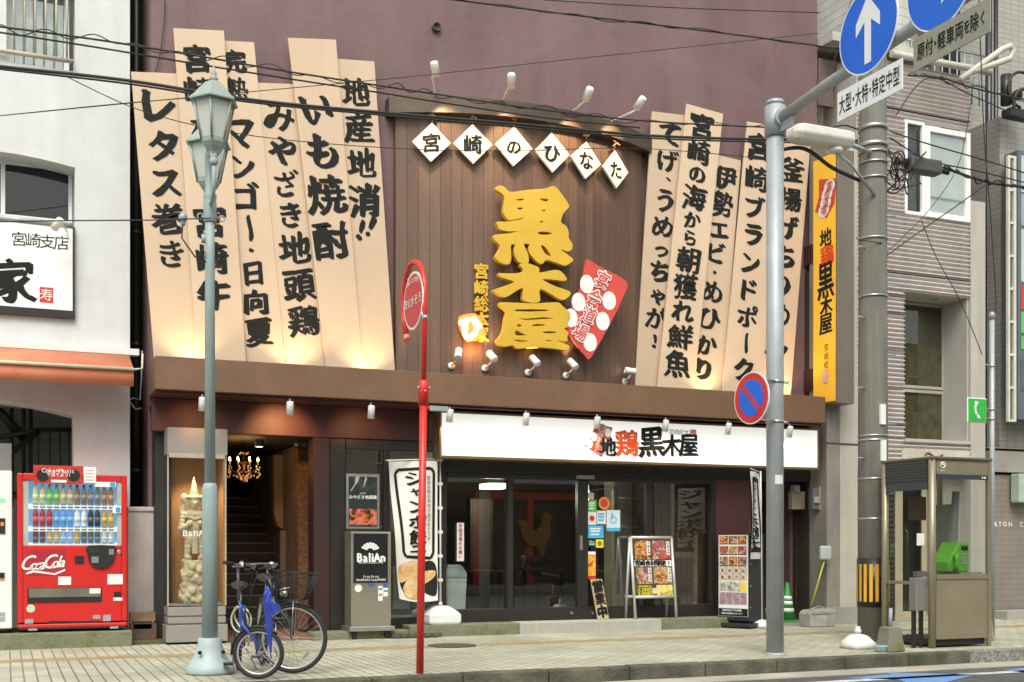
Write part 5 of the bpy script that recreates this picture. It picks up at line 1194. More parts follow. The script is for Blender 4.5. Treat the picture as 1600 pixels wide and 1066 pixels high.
m = MB(); m.tube([cs+Vector((.05,0,-.1)), cs+U6*ru*.9+VV*-.14, (RT-.02,RY,cs.z-.28)], .007, 6); z = zR(496); m.lathe([(.027,z-.02),(.031,z-.02),(.031,z+.02),(.027,z+.02)], (RT,RY,0), 14)
for px, py, pi_ in ((640,445,5), (638,505,7)): m.tube([onX(px,py,RT-.02), pa[pi_]], .007, 6)
for s in (-1, 1): m.ball((lx(zR(606))+s*.055, RY-.01, zR(606)), .012, 8)
m.ball((lx(zR(606)), RY-.05, zR(612)), .012, 8)
m.build('clips', M['chrome'], t)
m = MB(); a = onY(671,636,RY); z = zR(638); m.tube([(RXx,RY,z), (RXx+.09,RY-.01,z)], .022, 12); m.build('side_stub', M['red'], t)
m = MB(); m.box(RXx+.09, RXx+.28, RY-.035, RY+.0, z-.024, z+.024); m.build('stub_tag', M['galv'], t, bevel=.004)

# ---------------------------------------------------------------- phone booth
p0 = onG(1456, 1013); p1 = onG(1547, 1008); BX0, BX1, BYf = p0.x, p0.x+.94, p0.y
bd = .87; bz_ = 2.26
t = thing('phone_booth', 'bronze framed glass telephone booth with green public phone inside', 'phone booth', ((BX0+BX1)/2, BYf+bd/2, 0))
br = mat('bronze_frame_paint', (.31,.272,.19), .38, metal=.45, var=.06)
m = MB(); w = .05
for x, y in ((BX0,BYf),(BX0,BYf+bd-.05)): m.tube([(x+.04,y+.04,.0),(x+.04,y+.04,bz_)], .044, 14)
for x, y in ((BX1-.05,BYf),(BX1-.05,BYf+bd-.05)): m.box(x, x+.05, y, y+.05, 0, bz_)
zr_ = .88
m.box(BX0+.085, BX1-.051, BYf+.01, BYf+.05, zr_-.06, zr_); m.box(BX0+.085, BX1-.051, BYf+.015, BYf+.045, .10, .14)
m.box(BX0+.02, BX0+.06, BYf+.085, BYf+bd-.05, .75, .79); m.build('frame', br, t)
m = MB(); m.box(BX0+.086, BX1-.052, BYf+.02, BYf+.035, .141, zr_-.061); m.build('lower_panel', mat('bronze_panel', (.30,.25,.17), .45, metal=.35, var=.07, dirt=.2, dcol=(.15,.12,.08)), t)
m = MB(); m.box(BX0-.005, BX1+.01, BYf-.012, BYf+bd+.01, bz_-.001, bz_+.035); m.build('roof', mat('dark_bronze_roof', (.13,.115,.085), .5, metal=.3, dirt=.3, dcol=(.2,.18,.14)), t, bevel=.012)
m = MB(); m.box(BX0+.085, BX1-.051, BYf+.012, BYf+.04, 2.085, bz_-.002); m.build('header', br, t)
m = MB(); m.box(BX0+.085, BX1-.051, BYf+.008, BYf+.05, 2.03, 2.083); m.box(BX0+.01, BX0+.03, BYf+.09, BYf+bd-.06, 1.90, bz_-.003)
for k in range(7): z = 2.02+k*.034; m.box(BX0-.002, BX0+.012, BYf+.09, BYf+bd-.06, z, z+.02)
m.build('vent_header', mat('dark_slate_louvre', (.045,.05,.056), .4), t)
m = MB(); m.box(BX0+.085, BX1-.051, BYf+.028, BYf+.034, zr_+.001, 2.029); m.box(BX1-.03, BX1-.024, BYf+.051, BYf+bd-.05, .12, 2.2); m.box(BX0+.1, BX1-.06, BYf+bd-.03, BYf+bd-.024, .12, 2.2)
m.build('glass', M['clear'], t)
m = MB(); m.box(BX1-.40, BX1-.05, BYf+.10, BYf+.92, .83, .899); m.box(BX1-.14, BX1-.05, BYf+.5, BYf+.9, 1.0, 1.75); m.build('inner_shelf', mat('booth_grey', (.25,.25,.25), .5), t)
m = MB(); ph = [(BX1-.50,.90),(BX1-.20,.90),(BX1-.20,1.27),(BX1-.36,1.27),(BX1-.53,1.02),(BX1-.53,.90)]
m.prism([(x, BYf+.16, z) for x, z in ph], (0,.30,0)); tel = m.build('telephone', mat('phone_green', (.11,.34,.035), .4), t, bevel=.02)
m = MB()
m.box(BX1-.33, BX1-.23, BYf+.152, BYf+.159, 1.17, 1.22); m.build('display', M['black_plastic'], tel)
m = MB()
for i in range(3):
    for j in range(4): m.box(BX1-.335+i*.034, BX1-.31+i*.034, BYf+.153, BYf+.159, 1.0+j*.036, 1.024+j*.036)
m.build('keypad', M['galv'], tel)
m = MB(); m.tube([(BX1-.44,BYf+.13,1.12),(BX1-.45,BYf+.11,1.06),(BX1-.45,BYf+.11,.98),(BX1-.44,BYf+.13,.93)], [.03,.02,.02,.03], 10); m.build('handset', bpy.data.materials['phone_green'], tel)
m = MB(); m.prism([(BX1-.36,BYf+.3,1.271),(BX1-.25,BYf+.3,1.271),(BX1-.22,BYf+.3,1.9),(BX1-.28,BYf+.3,1.9)], (0,.06,0)); m.build('phone_backplate', mat('grey_backplate', (.18,.18,.18), .5), t)
m = MB(); m.box(BX0+.35, BX0+.63, BYf+.78, BYf+.79, 1.55, 1.85); m.build('notice', mat('dark_notice', (.16,.11,.075), .5), t)
m = MB(); m.box(BX0+.3, BX0+.34, BYf+.24, BYf+.26, .1, .6); m.box(BX0+.1, BX1-.05, BYf+.06, BYf+bd-.05, .02, .10); m.build('floor_frame', M['black_alu'], t)
L = Letters(); q = Vector((BX0+.18, BYf+.009, 2.18)); L.line('NTT', q+Vector((0,0,-.05)), Xv, Zv, .035, .01); m = L.mb; 
Q = Matrix.Identity(4); m.torus(q+Vector((0,0,.015)), .034, .006, None, 20, 6); m.torus(q+Vector((0,-.0,.03)), .014, .005, None, 14, 6); L.build('emblem', M['white_paint'], t)
m = MB(); q = Vector((BX1-.12, BYf+.006, 2.055)); m.box(q.x-.03,q.x-.01,q.y-.002,q.y+.001,q.z-.012,q.z+.012); m.box(q.x+.01,q.x+.03,q.y-.002,q.y+.001,q.z-.012,q.z+.012); m.build('small_labels', M['white_paint'], t)
# low steel bracket / guard beside booth door
t2 = thing('steel_guard_stand', 'dark steel stand with a grey box beside the booth door', 'stand', (BX0-.1, BYf+.3, 0))
m = MB()
for x in (BX0-.17, BX0-.06):
    m.box(x, x+.04, BYf+.12, BYf+.16, 0, .439)
m.box(BX0-.25, BX0-.171, BYf+.12, BYf+.16, .12, .16); m.box(BX0-.129, BX0-.061, BYf+.12, BYf+.16, .12, .16); m.build('legs', M['black_alu'], t2)
m = MB(); m.box(BX0-.155, BX0+.02, BYf+.095, BYf+.22, .44, .84); m.build('box', mat('rust_grey_box', (.20,.195,.18), .5, dirt=.5, dcol=(.18,.12,.07), dscale=3), t2, bevel=.01)
# phone sign
gp = onG(1533, 1006); pY = 11.9; pxx = XY(1550, pY)
t3 = thing('telephone_sign', 'green telephone pictogram sign on a thin grey pole beside the booth', 'sign', (pxx, pY, 0))
m = MB(); zT = ZY(1550,490,pY); m.tube([(pxx,pY,0),(pxx,pY,zT)], .034, 14); m.lathe([(.04,zT-.08),(.04,zT),(.02,zT+.02)], (pxx,pY,0), 14); m.build('pole', M['galv'], t3)
m = MB(); yb_ = pY-.06; x0, x1 = XY(1510,yb_), XY(1540,yb_); z0, z1 = ZY(1525,661,yb_), ZY(1525,622,yb_); m.box(x0, x1, yb_-.02, yb_, z0, z1); m.build('plate', M['white_paint'], t3, bevel=.01)
m = MB(); m.box(x0+.012, x1-.012, yb_-.024, yb_-.0205, z0+.012, z1-.012); m.build('face', mat('sign_green', (.03,.42,.06), .4), t3)
m = MB(); c = Vector(((x0+x1)/2, yb_-.026, (z0+z1)/2)); s = (z1-z0)
m.tube([c+Vector((-.06,0,.30))*s/1, c+Vector((-.12,0,.1))*s, c+Vector((-.08,0,-.1))*s, c+Vector((.06,0,-.26))*s], [.055*s,.05*s,.05*s,.06*s], 8); m.tube([c+Vector((-.13,0,.3))*s, c+Vector((.05,0,.27))*s], .065*s, 8); m.tube([c+Vector((.0,0,-.22))*s, c+Vector((.16,0,-.33))*s], .065*s, 8)
for v in m.v: v.y = c.y+(v.y-c.y)*.08
m.build('handset', M['white_paint'], t3)
m = MB()
for z in (ZY(1550,640,pY), ZY(1550,655,pY), ZY(1550,572,pY)): m.lathe([(.034,z-.012),(.041,z-.012),(.041,z+.012),(.034,z+.012)], (pxx,pY,0), 14); m.tube([(pxx-.04,pY-.02,z),(x1+.0,yb_,z)], .008, 6)
m.build('clamp', M['chrome'], t3)

# ---------------------------------------------------------------- kerbside bits
q = onG(1346, 1014); t = thing('white_water_tank', 'empty white plastic banner tank lying by the utility pole', 'banner stand', q)
def banner_base(t, c, w=.42, neck=True, mt=None):
    m = MB(); c = Vector(c)
    pr_ = []
    for (r, z) in ((.92,0),(1,.02),(1,.045),(.9,.07),(.72,.10),(.55,.13),(.30,.145)): pr_.append((r*w*.62, z*1.15))
    m.lathe(pr_, c, 4*6, smooth=True)
    for v in m.v:
        d = Vector((v.x-c.x, v.y-c.y)); a = math.atan2(d.y, d.x); k = 1/max(abs(cos(a)), abs(sin(a)))**.55; v.x = c.x+d.x*k; v.y = c.y+d.y*k
    if neck: m.lathe([(.035,.15),(.035,.19),(.042,.19),(.042,.22),(.03,.22),(.03,.26)], c, 14)
    return m.build('tank', mt or M['white_base'], t)
M['white_base'] = mat('white_polyethylene', (.72,.72,.70), .4, var=.04, dirt=.25, dcol=(.45,.44,.4), dscale=4)
banner_base(t, (q.x+.03, q.y+.1, 0), .285)
q = onG(1383, 1019); m = MB(); m.lathe([(.05,0),(.085,.055),(.092,.06),(.086,.058),(.05,.012)], (q.x,q.y+.06,0), 24); m.mat(1); m.lathe([(.088,.058),(.098,.064),(.088,.072),(.03,.072)], (q.x,q.y+.06,0), 24)
tag(m.build('plastic_tub', [M['white_base'], mat('light_blue_lid', (.22,.48,.68), .4)]), 'small white tub with light blue lid on the kerb', 'tub')
q = onG(1403, 1019); t = thing('marker_block', 'mossy concrete block with a short grey peg, left of the booth', 'concrete block', (q.x, q.y+.12, 0), 0, 'concrete blocks beside the booth')
m = MB(); m.lathe([(.175,0),(.17,.03),(.125,.27),(.11,.285)], (q.x,q.y+.13,0), 4, smooth=False, a0=pi/4); m.build('block', M['moss'], t, bevel=.015)
m = MB(); m.tube([(q.x,q.y+.13,.27),(q.x+.01,q.y+.13,.50)], .022, 12); m.build('peg', mat('lilac_grey_peg', (.33,.33,.40), .5), t)
q = onG(1558, 1003); m = MB(); m.lathe([(.16,0),(.155,.03),(.12,.28),(.105,.295)], (q.x,q.y+.25,0), 4, smooth=False, a0=pi/4)
tag(m.build('marker_block', mat('tan_concrete', (.33,.29,.20), .9, dirt=.4, bump=.3), bevel=.015), 'tan concrete block at the right foot of the booth', 'concrete block', 'concrete blocks beside the booth')

# ---------------------------------------------------------------- overhead wires
def wire(pts, Y, r, label, group='overhead wires across the street', name='overhead_wire', twist=0):
    ys = Y if hasattr(Y, '__len__') else [Y]*len(pts)
    P = [onY(px, py, y) for (px, py), y in zip(pts, ys)]
    # smooth through the points
    Q = []
    for i in range(len(P)-1):
        a, b_, c_, d = P[max(i-1,0)], P[i], P[i+1], P[min(i+2,len(P)-1)]
        for k in range(8):
            f = k/8; Q.append(.5*((2*b_)+(c_-a)*f+(2*a-5*b_+4*c_-d)*f*f+(3*b_-a-3*c_+d)*f**3))
    Q.append(P[-1])
    m = MB(); m.tube(Q, r, 6)
    if twist:
        T = []
        for i, q in enumerate(Q):
            nn_ = 6
            for j in range(nn_):
                if i+1 < len(Q): f = j/nn_; p = q.lerp(Q[i+1], f); a = (i+f)*1.3; T.append(p+Vector((0, twist*cos(a), twist*sin(a*1.31)+twist*.6*sin(a*.37))))
        m.tube(T, r*.6, 5)
    return tag(m.build(name, M['wire']), label, 'wire', group)
UPA = UPY-.2
wire([(-60,96),(0,104),(200,126),(400,157),(620,178),(800,193),(1000,211),(1150,217),(1340,220)], 12.1, .016, 'thickest black cable crossing in front of the cream boards and curved hood')
wire([(-60,99),(0,108),(200,131),(400,161),(620,182),(800,198),(1000,215),(1150,221),(1340,224)], 12.15, .010, 'thin cable running directly beneath the thickest cable')
wire([(-60,36),(0,42),(150,62),(300,86),(450,112),(600,135),(700,150),(850,172),(1020,190),(1220,200)], 12.6, .010, 'twisted cable bundle crossing the tops of the left cream boards', twist=.03)
wire([(-60,46),(0,51),(150,74),(300,99),(450,123),(600,146),(700,162),(850,184),(1000,200)], 12.65, .009, 'thin cable just below the twisted bundle on the left')
wire([(680,-4),(900,24),(1100,48),(1280,72),(1345,84)], 12.4, .010, 'black cable along the top of the mauve wall', twist=.015)
wire([(850,0),(1050,12),(1280,20)], 12.4, .006, 'uppermost thin wire over the mauve wall')
wire([(-20,183),(300,152),(620,122),(900,92),(1280,52)], 14.2, .005, 'thin wire rising to the right across the mauve wall')
wire([(-20,182),(-10,182),(200,161),(380,147)], 13, .005, 'faint thin wire on the white wall at the far left')
wire([(100,118),(230,176),(400,213),(620,232),(800,236),(1000,232),(1215,250)], 13.2, .005, 'thin sagging wire passing over the white diamond plaques')
wire([(-20,347),(100,345),(240,344),(330,341)], 11.3, .006, 'thin wire from the left edge to the lantern post')
wire([(330,341),(500,352),(660,355)], 11.3, .004, 'thin wire leaving the lantern post to the right') if False else None
wire([(1205,238),(1255,232),(1300,262),(1343,282)], 12.0, .024, 'thick drooping cable below the fluorescent street lamp')
wire([(1390,205),(1450,225),(1530,248),(1600,270)], 12.1, .009, 'upper thin cable leaving the utility pole to the right')
wire([(1390,215),(1450,250),(1530,268),(1620,290)], 12.1, .009, 'second thin cable leaving the utility pole to the right')
wire([(1475,262),(1520,278),(1560,288),(1620,294)], 12.0, .018, 'thick cable from the splice box to the right edge', twist=.03)
wire([(1400,180),(1450,122),(1520,150),(1620,195)], 12.3, .008, 'thin cable dipping across the corrugated wall to the right edge')
wire([(1420,118),(1470,122),(1530,140),(1620,160)], 12.6, .012, 'bundled cable below the hanging plates', twist=.03)
wire([(1385,400),(1440,360),(1500,318),(1545,285)], 12.1, .008, 'diagonal wire crossing the corrugated wall below the white window')
wire([(1440,345),(1462,400),(1500,470),(1535,555)], 12.4, .006, 'thin wire falling from the white window to the phone sign pole')
wire([(1530,0),(1537,200),(1548,340),(1556,470),(1552,500)], 12.2, .008, 'near vertical wire dropping to the phone sign pole')
wire([(258,-5),(256,40),(250,85),(243,112)], 15.5, .007, 'thin conduit down the left end of the mauve wall', name='wall_conduit')
wire([(1276,180),(1305,90),(1330,0)], 15.0, .006, 'thin guy wire rising beside the end of the mauve wall')
wire([(1385,395),(1450,330),(1500,250),(1522,120)], 12.5, .005, 'faint steep wire over the white framed window')
wire([(1378,380),(1345,375),(1338,372)], 12.0, .006, 'short tie wire on the utility pole')
wire([(1345,205),(1320,196),(1290,201),(1268,196),(1248,205)], 12.4, .010, 'drooping cable above the fluorescent lamp')
q = onY(1572,150,15.0); t = thing('pole_transformer', 'dark cable gear cluster high on the right near the tiled building', 'cable gear', q)
m = MB(); m.tube([q+Vector((0,0,-.15)), q+Vector((0,0,.35))], .09, 14); m.ball(q+Vector((.25,0,.05)), .09, 12); m.build('body', M['black_plastic'], t)
m = MB(); m.torus(q+Vector((.35,-.1,-.15)), .28, .03, None, 24, 8, 0, 3.4); m.torus(q+Vector((.25,-.1,.1)), .3, .025, None, 24, 8, 1, 4.6); m.box(q.x+.0, q.x+.5, q.y-.1, q.y+.1, q.z-.35, q.z-.22); m.build('leads', M['wire'], t)
# ---------------------------------------------------------------- red vending machine
VY = 15.12
vx0, vx1 = XY(27,VY), XY(198.5,VY); vz0, vz1 = ZY(110,984,VY), ZY(110,741,VY)
t = thing('vending_machine', 'red drinks vending machine with three lit shelves of bottles', 'vending machine', ((vx0+vx1)/2, VY, vz0))
vr = mat('vending_red', (.56,.024,.022), .3, var=.03)
VZp = lambda py: ZY(110, py, VY)
zw0, zw1 = VZp(852), VZp(752); wx0, wx1 = XY(36,VY), XY(190,VY)
m = MB(); m.box(vx0, vx1, VY+.12, VY+.72, vz0+.03, vz1); m.box(vx0, wx0, VY, VY+.119, vz0+.09, vz1); m.box(wx1, vx1, VY, VY+.119, vz0+.09, vz1); m.box(wx0+.001, wx1-.001, VY, VY+.119, zw1, vz1); m.box(wx0+.001, wx1-.001, VY, VY+.119, vz0+.09, zw0)
m.box(vx0, vx1, VY-.012, VY+.119, vz0+.03, vz0+.075)
m.build('cabinet', vr, t, bevel=.012)
m = MB()
for x in (vx0+.12, vx1-.2): m.box(x, x+.1, VY+.0, VY+.1, vz0-.0, vz0+.029)
m.box(vx0+.02, vx1-.02, VY+.13, VY+.7, vz0, vz0+.029); m.build('foot', M['galv'], t)
# display window
backm = mat('blue_cloud_backlight', (.10,.30,.55), .6, var=.5, scale=3, emit=(.20,.42,.72), es=.45)
m = MB(); m.box(wx0, wx1, VY+.112, VY+.119, zw0, zw1); m.build('display_back', backm, t)
m = MB(); m.box(wx0, wx0+.06, VY+.02, VY+.11, zw0, zw1); m.box(wx1-.05, wx1, VY+.02, VY+.11, zw0, zw1); m.build('display_lining', mat('pale_lining', (.60,.60,.57), .4), t)
bx0, bx1 = wx0+.10, wx1-.08
rows = [VZp(788), VZp(823), VZp(848)]
sh = MB(); bt = MB(); tg = MB()
for z in rows:
    sh.box(wx0+.061, wx1-.051, VY+.022, VY+.11, z-.058, z); 
    for k in range(12):
        x = bx0+(bx1-bx0)*(k+.5)/12; bt.box(x-.030, x+.030, VY+.015, VY+.0215, z-.044, z-.030); tg.box(x-.033, x+.033, VY+.014, VY+.0215, z-.010, z+.006)
sh.build('shelf', mat('shelf_white', (.74,.75,.74), .4, emit=(1,1,1), es=.3), t); bt.build('buttons', M['black_plastic'], t); tg.build('price_tags', mat('price_blue', (.12,.25,.45), .5), t)  # shelves glow white in place of light inside the display
m = MB(); m.box(wx0, wx1, VY+.002, VY+.006, zw0, zw1); m.build('window_pane', M['clear'], t)
BT = {}
def bottle(kind, x, y, z, h, r, cbody, ccap, label):
    key = (cbody, ccap, kind)
    if key not in BT:
        b = MB()
        prof = [(r*.9,0),(r,.01),(r,h*.6),(r*.85,h*.72),(r*.42,h*.86),(r*.42,h*.9)] if kind == 'bottle' else [(r*.9,0),(r,.006),(r,h-.008),(r*.88,h)]
        b.lathe(prof, (0,0,0), 14)
        o = thing('drink_bottle' if kind == 'bottle' else 'drink_can', label, kind, (x,y,z), 0, 'drinks displayed in the red vending machine', local=True)
        bm_ = b.build('body', mat('drink_%d' % len(BT), cbody, .2, var=.1, scale=30, emit=cbody, es=.12), o)  # drinks glow faintly in their own colour, standing in for display lighting
        c_ = MB(); c_.lathe([(r*.47,h*.895),(r*.47,h)] if kind == 'bottle' else [(r*.8,h-.001),(r*.78,h+.002)], (0,0,0), 12); c_.build('cap' if kind == 'bottle' else 'lid', mat('cap_%d' % len(BT), ccap, .35), o)
        l_ = MB(); l_.lathe([(r*1.005,h*.22),(r*1.02,h*.22),(r*1.02,h*.5),(r*1.005,h*.5)], (0,0,0), 14); l_.build('wrapper', mat('wrap_%d' % len(BT), tuple(min(.85,c*1.6+.08) for c in cbody), .35, var=.3, scale=25), o)
        BT[key] = o
    else:
        o = copy_tree(BT[key]); o.location = (x,y,z)
    o['label'] = label; return o
kinds = [
 [('pale yellow tea bottle','bottle',(.55,.58,.25),(.8,.8,.8))]*2+[('bright green tea bottle','bottle',(.18,.42,.08),(.1,.35,.05))]*2+[('tan milk tea bottle','bottle',(.50,.38,.20),(.5,.4,.2))]*2+[('dark brown coffee bottle','bottle',(.22,.15,.08),(.02,.02,.02))]*2+[('dark grey water bottle','bottle',(.16,.17,.18),(.05,.05,.05))]*2+[('brown tea bottle','bottle',(.33,.15,.06),(.3,.2,.1))]*2,
 [('red cola bottle','bottle',(.40,.03,.03),(.6,.02,.02))]*3+[('blue sports drink bottle','bottle',(.12,.30,.68),(.1,.25,.7))]*3+[('white lactic drink bottle','bottle',(.70,.72,.74),(.8,.8,.8))]*2+[('black coffee bottle','bottle',(.03,.03,.035),(.02,.02,.02))]*2+[('amber energy bottle','bottle',(.50,.32,.05),(.5,.3,.05))]*2,
 [('dark red coffee can','can',(.14,.04,.03),(.5,.5,.5))]*2+[('yellow coffee can','can',(.52,.36,.10),(.5,.5,.5))]*2+[('silver blue can','can',(.30,.40,.58),(.5,.5,.5))]*2+[('orange juice can','can',(.55,.30,.05),(.5,.5,.5))]+[('dark bronze can','can',(.12,.09,.06),(.5,.5,.5))]*3+[('white soup can','can',(.62,.58,.50),(.5,.5,.5))]*2]
hts = [.235, .235, .135]
for r_, row in enumerate(kinds):
    n = {}
    for k, (lb, kd, c, cc) in enumerate(row):
        bottle(kd, bx0+(bx1-bx0)*(k+.5)/12, VY+.065, rows[r_]+.001, hts[r_], .032 if kd == 'bottle' else .029, c, cc, lb+' on the %s shelf of the red vending machine' % ('top', 'middle', 'bottom')[r_])
# poster on top, stickers and controls
m = MB(); pr(m, 52, 728, 130, 757, VY-.02, .012, 110); o = m.build('poster', mat('poster_red', (.48,.035,.03), .45, var=.15), t)
for px, r in ((67,9.5),(115,9.5)):
    m = MB(); c = onY(px,743,VY-.024); k = r*VY/ray(px,HZ).y/F; m.add([c+Vector((k*cos(a),0,k*sin(a))) for a in [2*pi*j/24 for j in range(24)]], [tuple(range(24))]); m.build('poster_disc', M['black_plastic'], o)
L = Letters(); L.line('Coke×Music', onY(91,735.5,VY-.024), Xv, Zv, sz(91,7.5,VY)*1.2, .015); L.line('で当てよう!', onY(91,742,VY-.024), Xv, Zv, sz(91,5.5,VY)*1.2, .02); pr(L.mb, 80, 750, 104, 754, VY-.024, .002, 91); L.build('poster_text', M['white_paint'], o)
m = MB(); pr(m, 131, 729, 150, 754, VY-.018, .01, 110); o = m.build('paper_notice', M['white_paint'], t)
m = MB()
for y in (734,739,744,749): pr(m, 134, y, 147, y+1.2, VY-.0195, .001, 110)
m.build('notice_lines', mat('pink_print', (.62,.2,.2), .5), o)
m = MB(); pr(m, 148, 752, 181, 760, VY-.008, .006, 110); pr(m, 176, 790, 189, 801, VY-.006, .004, 110); pr(m, 91,901,111,914,VY-.004,.003,110); pr(m,168,898,192,914,VY-.004,.003,110); pr(m,177,935,191,940,VY-.004,.003,110); o = m.build('sticker', M['white_paint'], t)
m = MB(); pr(m, 172, 752.5, 180, 759.5, VY-.0095, .001, 110); pr(m, 181, 792, 188, 800, VY-.0075, .001, 110); m.build('sticker_print', mat('print_blue', (.05,.3,.55), .5), o)
m = MB(); pr(m, 40, 860, 103, 899, VY-.004, .003, 72); lp_ = m.build('logo_panel', mat('logo_red', (.40,.03,.05), .3), t)
L = Letters(); 
U = Vector((cos(.10),0,sin(.10))); V = Vector((.30,0,.95))
xs_ = [(44.5,879,27,'C'),(54,882,20,'o'),(61,881.5,20,'c'),(67.5,881,20,'a'),(73,879,15,'-'),(79,877,26,'C'),(87.5,879,20,'o'),(93.5,877,22,'l'),(99,877.5,20,'a')]
for px, py, s, chh in xs_: L.char(chh, onY(px,py,VY-.008), U, V, sz(px,s,VY)*1.25, .018, .82, br=.4)
m = L.mb; 
sw = [(41,895),(52,891),(66,893),(85,896),(102,889),(102,892),(86,898.5),(66,896),(52,894.5),(41,898)]
m.add([onY(x,y,VY-.006) for x, y in sw], [tuple(range(len(sw)))]); L.build('logo_lettering', M['white_paint'], lp_)
m = MB(); qq = [(137,853),(179,853),(180,862),(178,874),(170,885),(158,888),(147,886),(139,878),(137,866)]
slab(m, [loopY(smoothp(qq,1), VY-.03)], VY-.03, .03); cp = m.build('coin_panel', M['black_plastic'], t, bevel=.004)
m = MB(); pr(m, 143, 870, 154, 880, VY-.034, .004, 110); pr(m, 170, 858, 178, 867, VY-.036, .006, 110); m.build('coin_slot', M['chrome'], cp)
m = MB(); pr(m, 140, 857, 156, 864, VY-.034, .004, 110); m.build('price_display', mat('display_dark', (.03,.05,.03), .2), cp)
m = MB(); pr(m, 117, 869, 131, 881, VY-.01, .01, 110); m.build('card_reader', M['black_plastic'], t)
c = onY(186,863,VY-.01); m = MB(); m.lathe([(.028,0),(.028,.012),(.018,.02)], c+Vector((0,.012,0)), 16, Matrix.Rotation(R(90),4,'X')); m.build('lock', M['chrome'], t)
m = MB(); pr(m, 43, 918, 159, 941, VY-.012, .012, 110); o = m.build('delivery_door', M['black_plastic'], t, bevel=.004)
m = MB(); pr(m, 45, 919, 157, 933, VY-.018, .005, 110); m.build('flap', mat('smoked_flap', (.16,.15,.12), .25, var=.2), o)
m = MB(); pr(m, 140, 920, 157, 928, VY-.021, .002, 110); m.build('flap_label', M['white_paint'], o)
m = MB(); pr(m, 178, 926, 189, 934, VY-.006, .006, 110); m.build('change_slot', M['black_plastic'], t)
c = onY(48,951,VY-.005); m = MB(); m.lathe([(.048,0),(.048,.004)], c+Vector((0,.004,0)), 24, Matrix.Rotation(R(90),4,'X')); m.build('round_sticker', mat('pale_green_sticker', (.5,.62,.5), .5), t)
m = MB(); pr(m, 145,962,157,968,VY-.004,.003,110); pr(m,161,962,173,972,VY-.004,.003,110); pr(m,39,966,52,973,VY-.004,.003,110); m.build('rating_plate', M['galv'], t)
m = MB(); m.prism([onY(73,975,VY-.002),onY(78,970.5,VY-.002),onY(148,970.5,VY-.002),onY(155,975,VY-.002)], (0,.002,0)); m.build('kick_recess', M['black_plastic'], t)
# white machine at the left edge
t = thing('white_vending_machine', 'white vending machine cut off by the left edge', 'vending machine', (XY(0,VY)-.4, VY, vz0))
m = MB(); xa, xb = XY(-150,VY), XY(19,VY); m.box(xa, xb, VY, VY+.7, vz0+.03, VZp(738)); m.build('cabinet', mat('vending_white', (.72,.73,.72), .35, var=.03), t, bevel=.015)
m = MB(); m.box(xa+.02, xb-.05, VY+.03, VY+.6, vz0, vz0+.029); pr(m, -20, 810, 8, 834, VY-.012, .012, 0); pr(m, -20, 895, 7, 906, VY-.01, .01, 0); m.build('coin_panel', M['black_plastic'], t)
m = MB(); pr(m, -20, 779, 7.5, 784, VY-.01, .01, 0); m.build('display', glow('green_digits', (.1,.9,.2), .9), t)
m = MB(); pr(m, -20, 904, 7, 906, VY-.0125, .002, 0); pr(m, 1, 816, 6, 822, VY-.016, .003, 0); m.build('accent', mat('accent_orange', (.7,.25,.03), .4), t)
m = MB()
for y0, y1 in ((957,963),(964.5,971)): pr(m, -20, y0, 8, y1, VY-.006, .006, 0)
m.build('label_plates', M['galv'], t)
# bricks
for i, (a, lb) in enumerate((((203,957,243,972), 'weathered timber block lying on top of another by the low wall'), ((208,968,238,984), 'weathered timber block on the earth by the low wall'))):
    m = MB(); pr(m, *a, 15.35+.02*i, .12); tag(m.build('timber_block', mat('weathered_timber_%d' % i, (.16,.105,.06) if i == 0 else (.13,.075,.045), .85, var=.3, scale=10), bevel=.006), lb, 'block', 'blocks by the low wall')
m = MB(); m.box(XY(204,15.35), XY(245,15.35), 15.37, 15.5, .05, ZY(203,975,15.35)-.001); tag(m.build('brick_pile', mat('dark_old_brick', (.10,.06,.045), .9, var=.3), bevel=.006), 'dark old brick lying under the weathered timber blocks', 'brick')

# ---------------------------------------------------------------- statue in its glass case
DY = 15.12
t = thing('display_case', 'tall glass display case with grey header and stepped stone base', 'display case', (XY(307,DY), DY, 0))
dx0, dx1 = XY(262,DY), XY(353,DY); zD = lambda py: ZY(307,py,DY)
cs_m = mat('case_grey', (.27,.245,.23), .5, var=.05); stone = mat('case_stone', (.30,.28,.25), .8, dirt=.4, bump=.2)
m = MB(); m.box(dx0, dx1+.02, DY, DY+.55, zD(710), zD(669)); m.build('header', cs_m, t, bevel=.006)
m = MB()
for y0, y1, e in ((962,948,.0),(974,964,.0),(1003,976,.02)): m.box(dx0-e, dx1+e, DY-e, DY+.55, zD(y0), zD(y1)-.003)
m.box(dx0+.01, dx1-.01, DY+.02, DY+.54, zD(1000), zD(950)); m.build('base', cs_m, t, bevel=.006)
om = mat('orange_backdrop', (.46,.23,.085), .6, var=.08)
m = MB(); m.box(dx0+.01, dx1-.01, DY+.5, DY+.53, zD(948), zD(711)); m.build('back', om, t)
m = MB(); m.box(dx1-.03, dx1, DY+.02, DY+.5, zD(948), zD(711)); m.box(dx0+.0, dx0+.03, DY+.45, DY+.5, zD(948), zD(711)); m.build('side', om, t)
m = MB(); m.box(dx0-.005, dx1+.005, DY, DY+.008, zD(947), zD(711)); m.box(dx0-.005, dx0+.003, DY+.009, DY+.44, zD(947), zD(711)); m.build('glass', M['clear'], t)
m = MB(); m.box(dx0-.006, dx0+.012, DY-.003, DY+.012, zD(947), zD(710)); m.box(dx1-.012, dx1+.006, DY-.003, DY+.012, zD(947), zD(710)); m.box(dx0, dx1, DY-.003, DY+.01, zD(716), zD(709)); m.build('edge_trim', mat('acrylic_edge', (.42,.36,.29), .3), t)
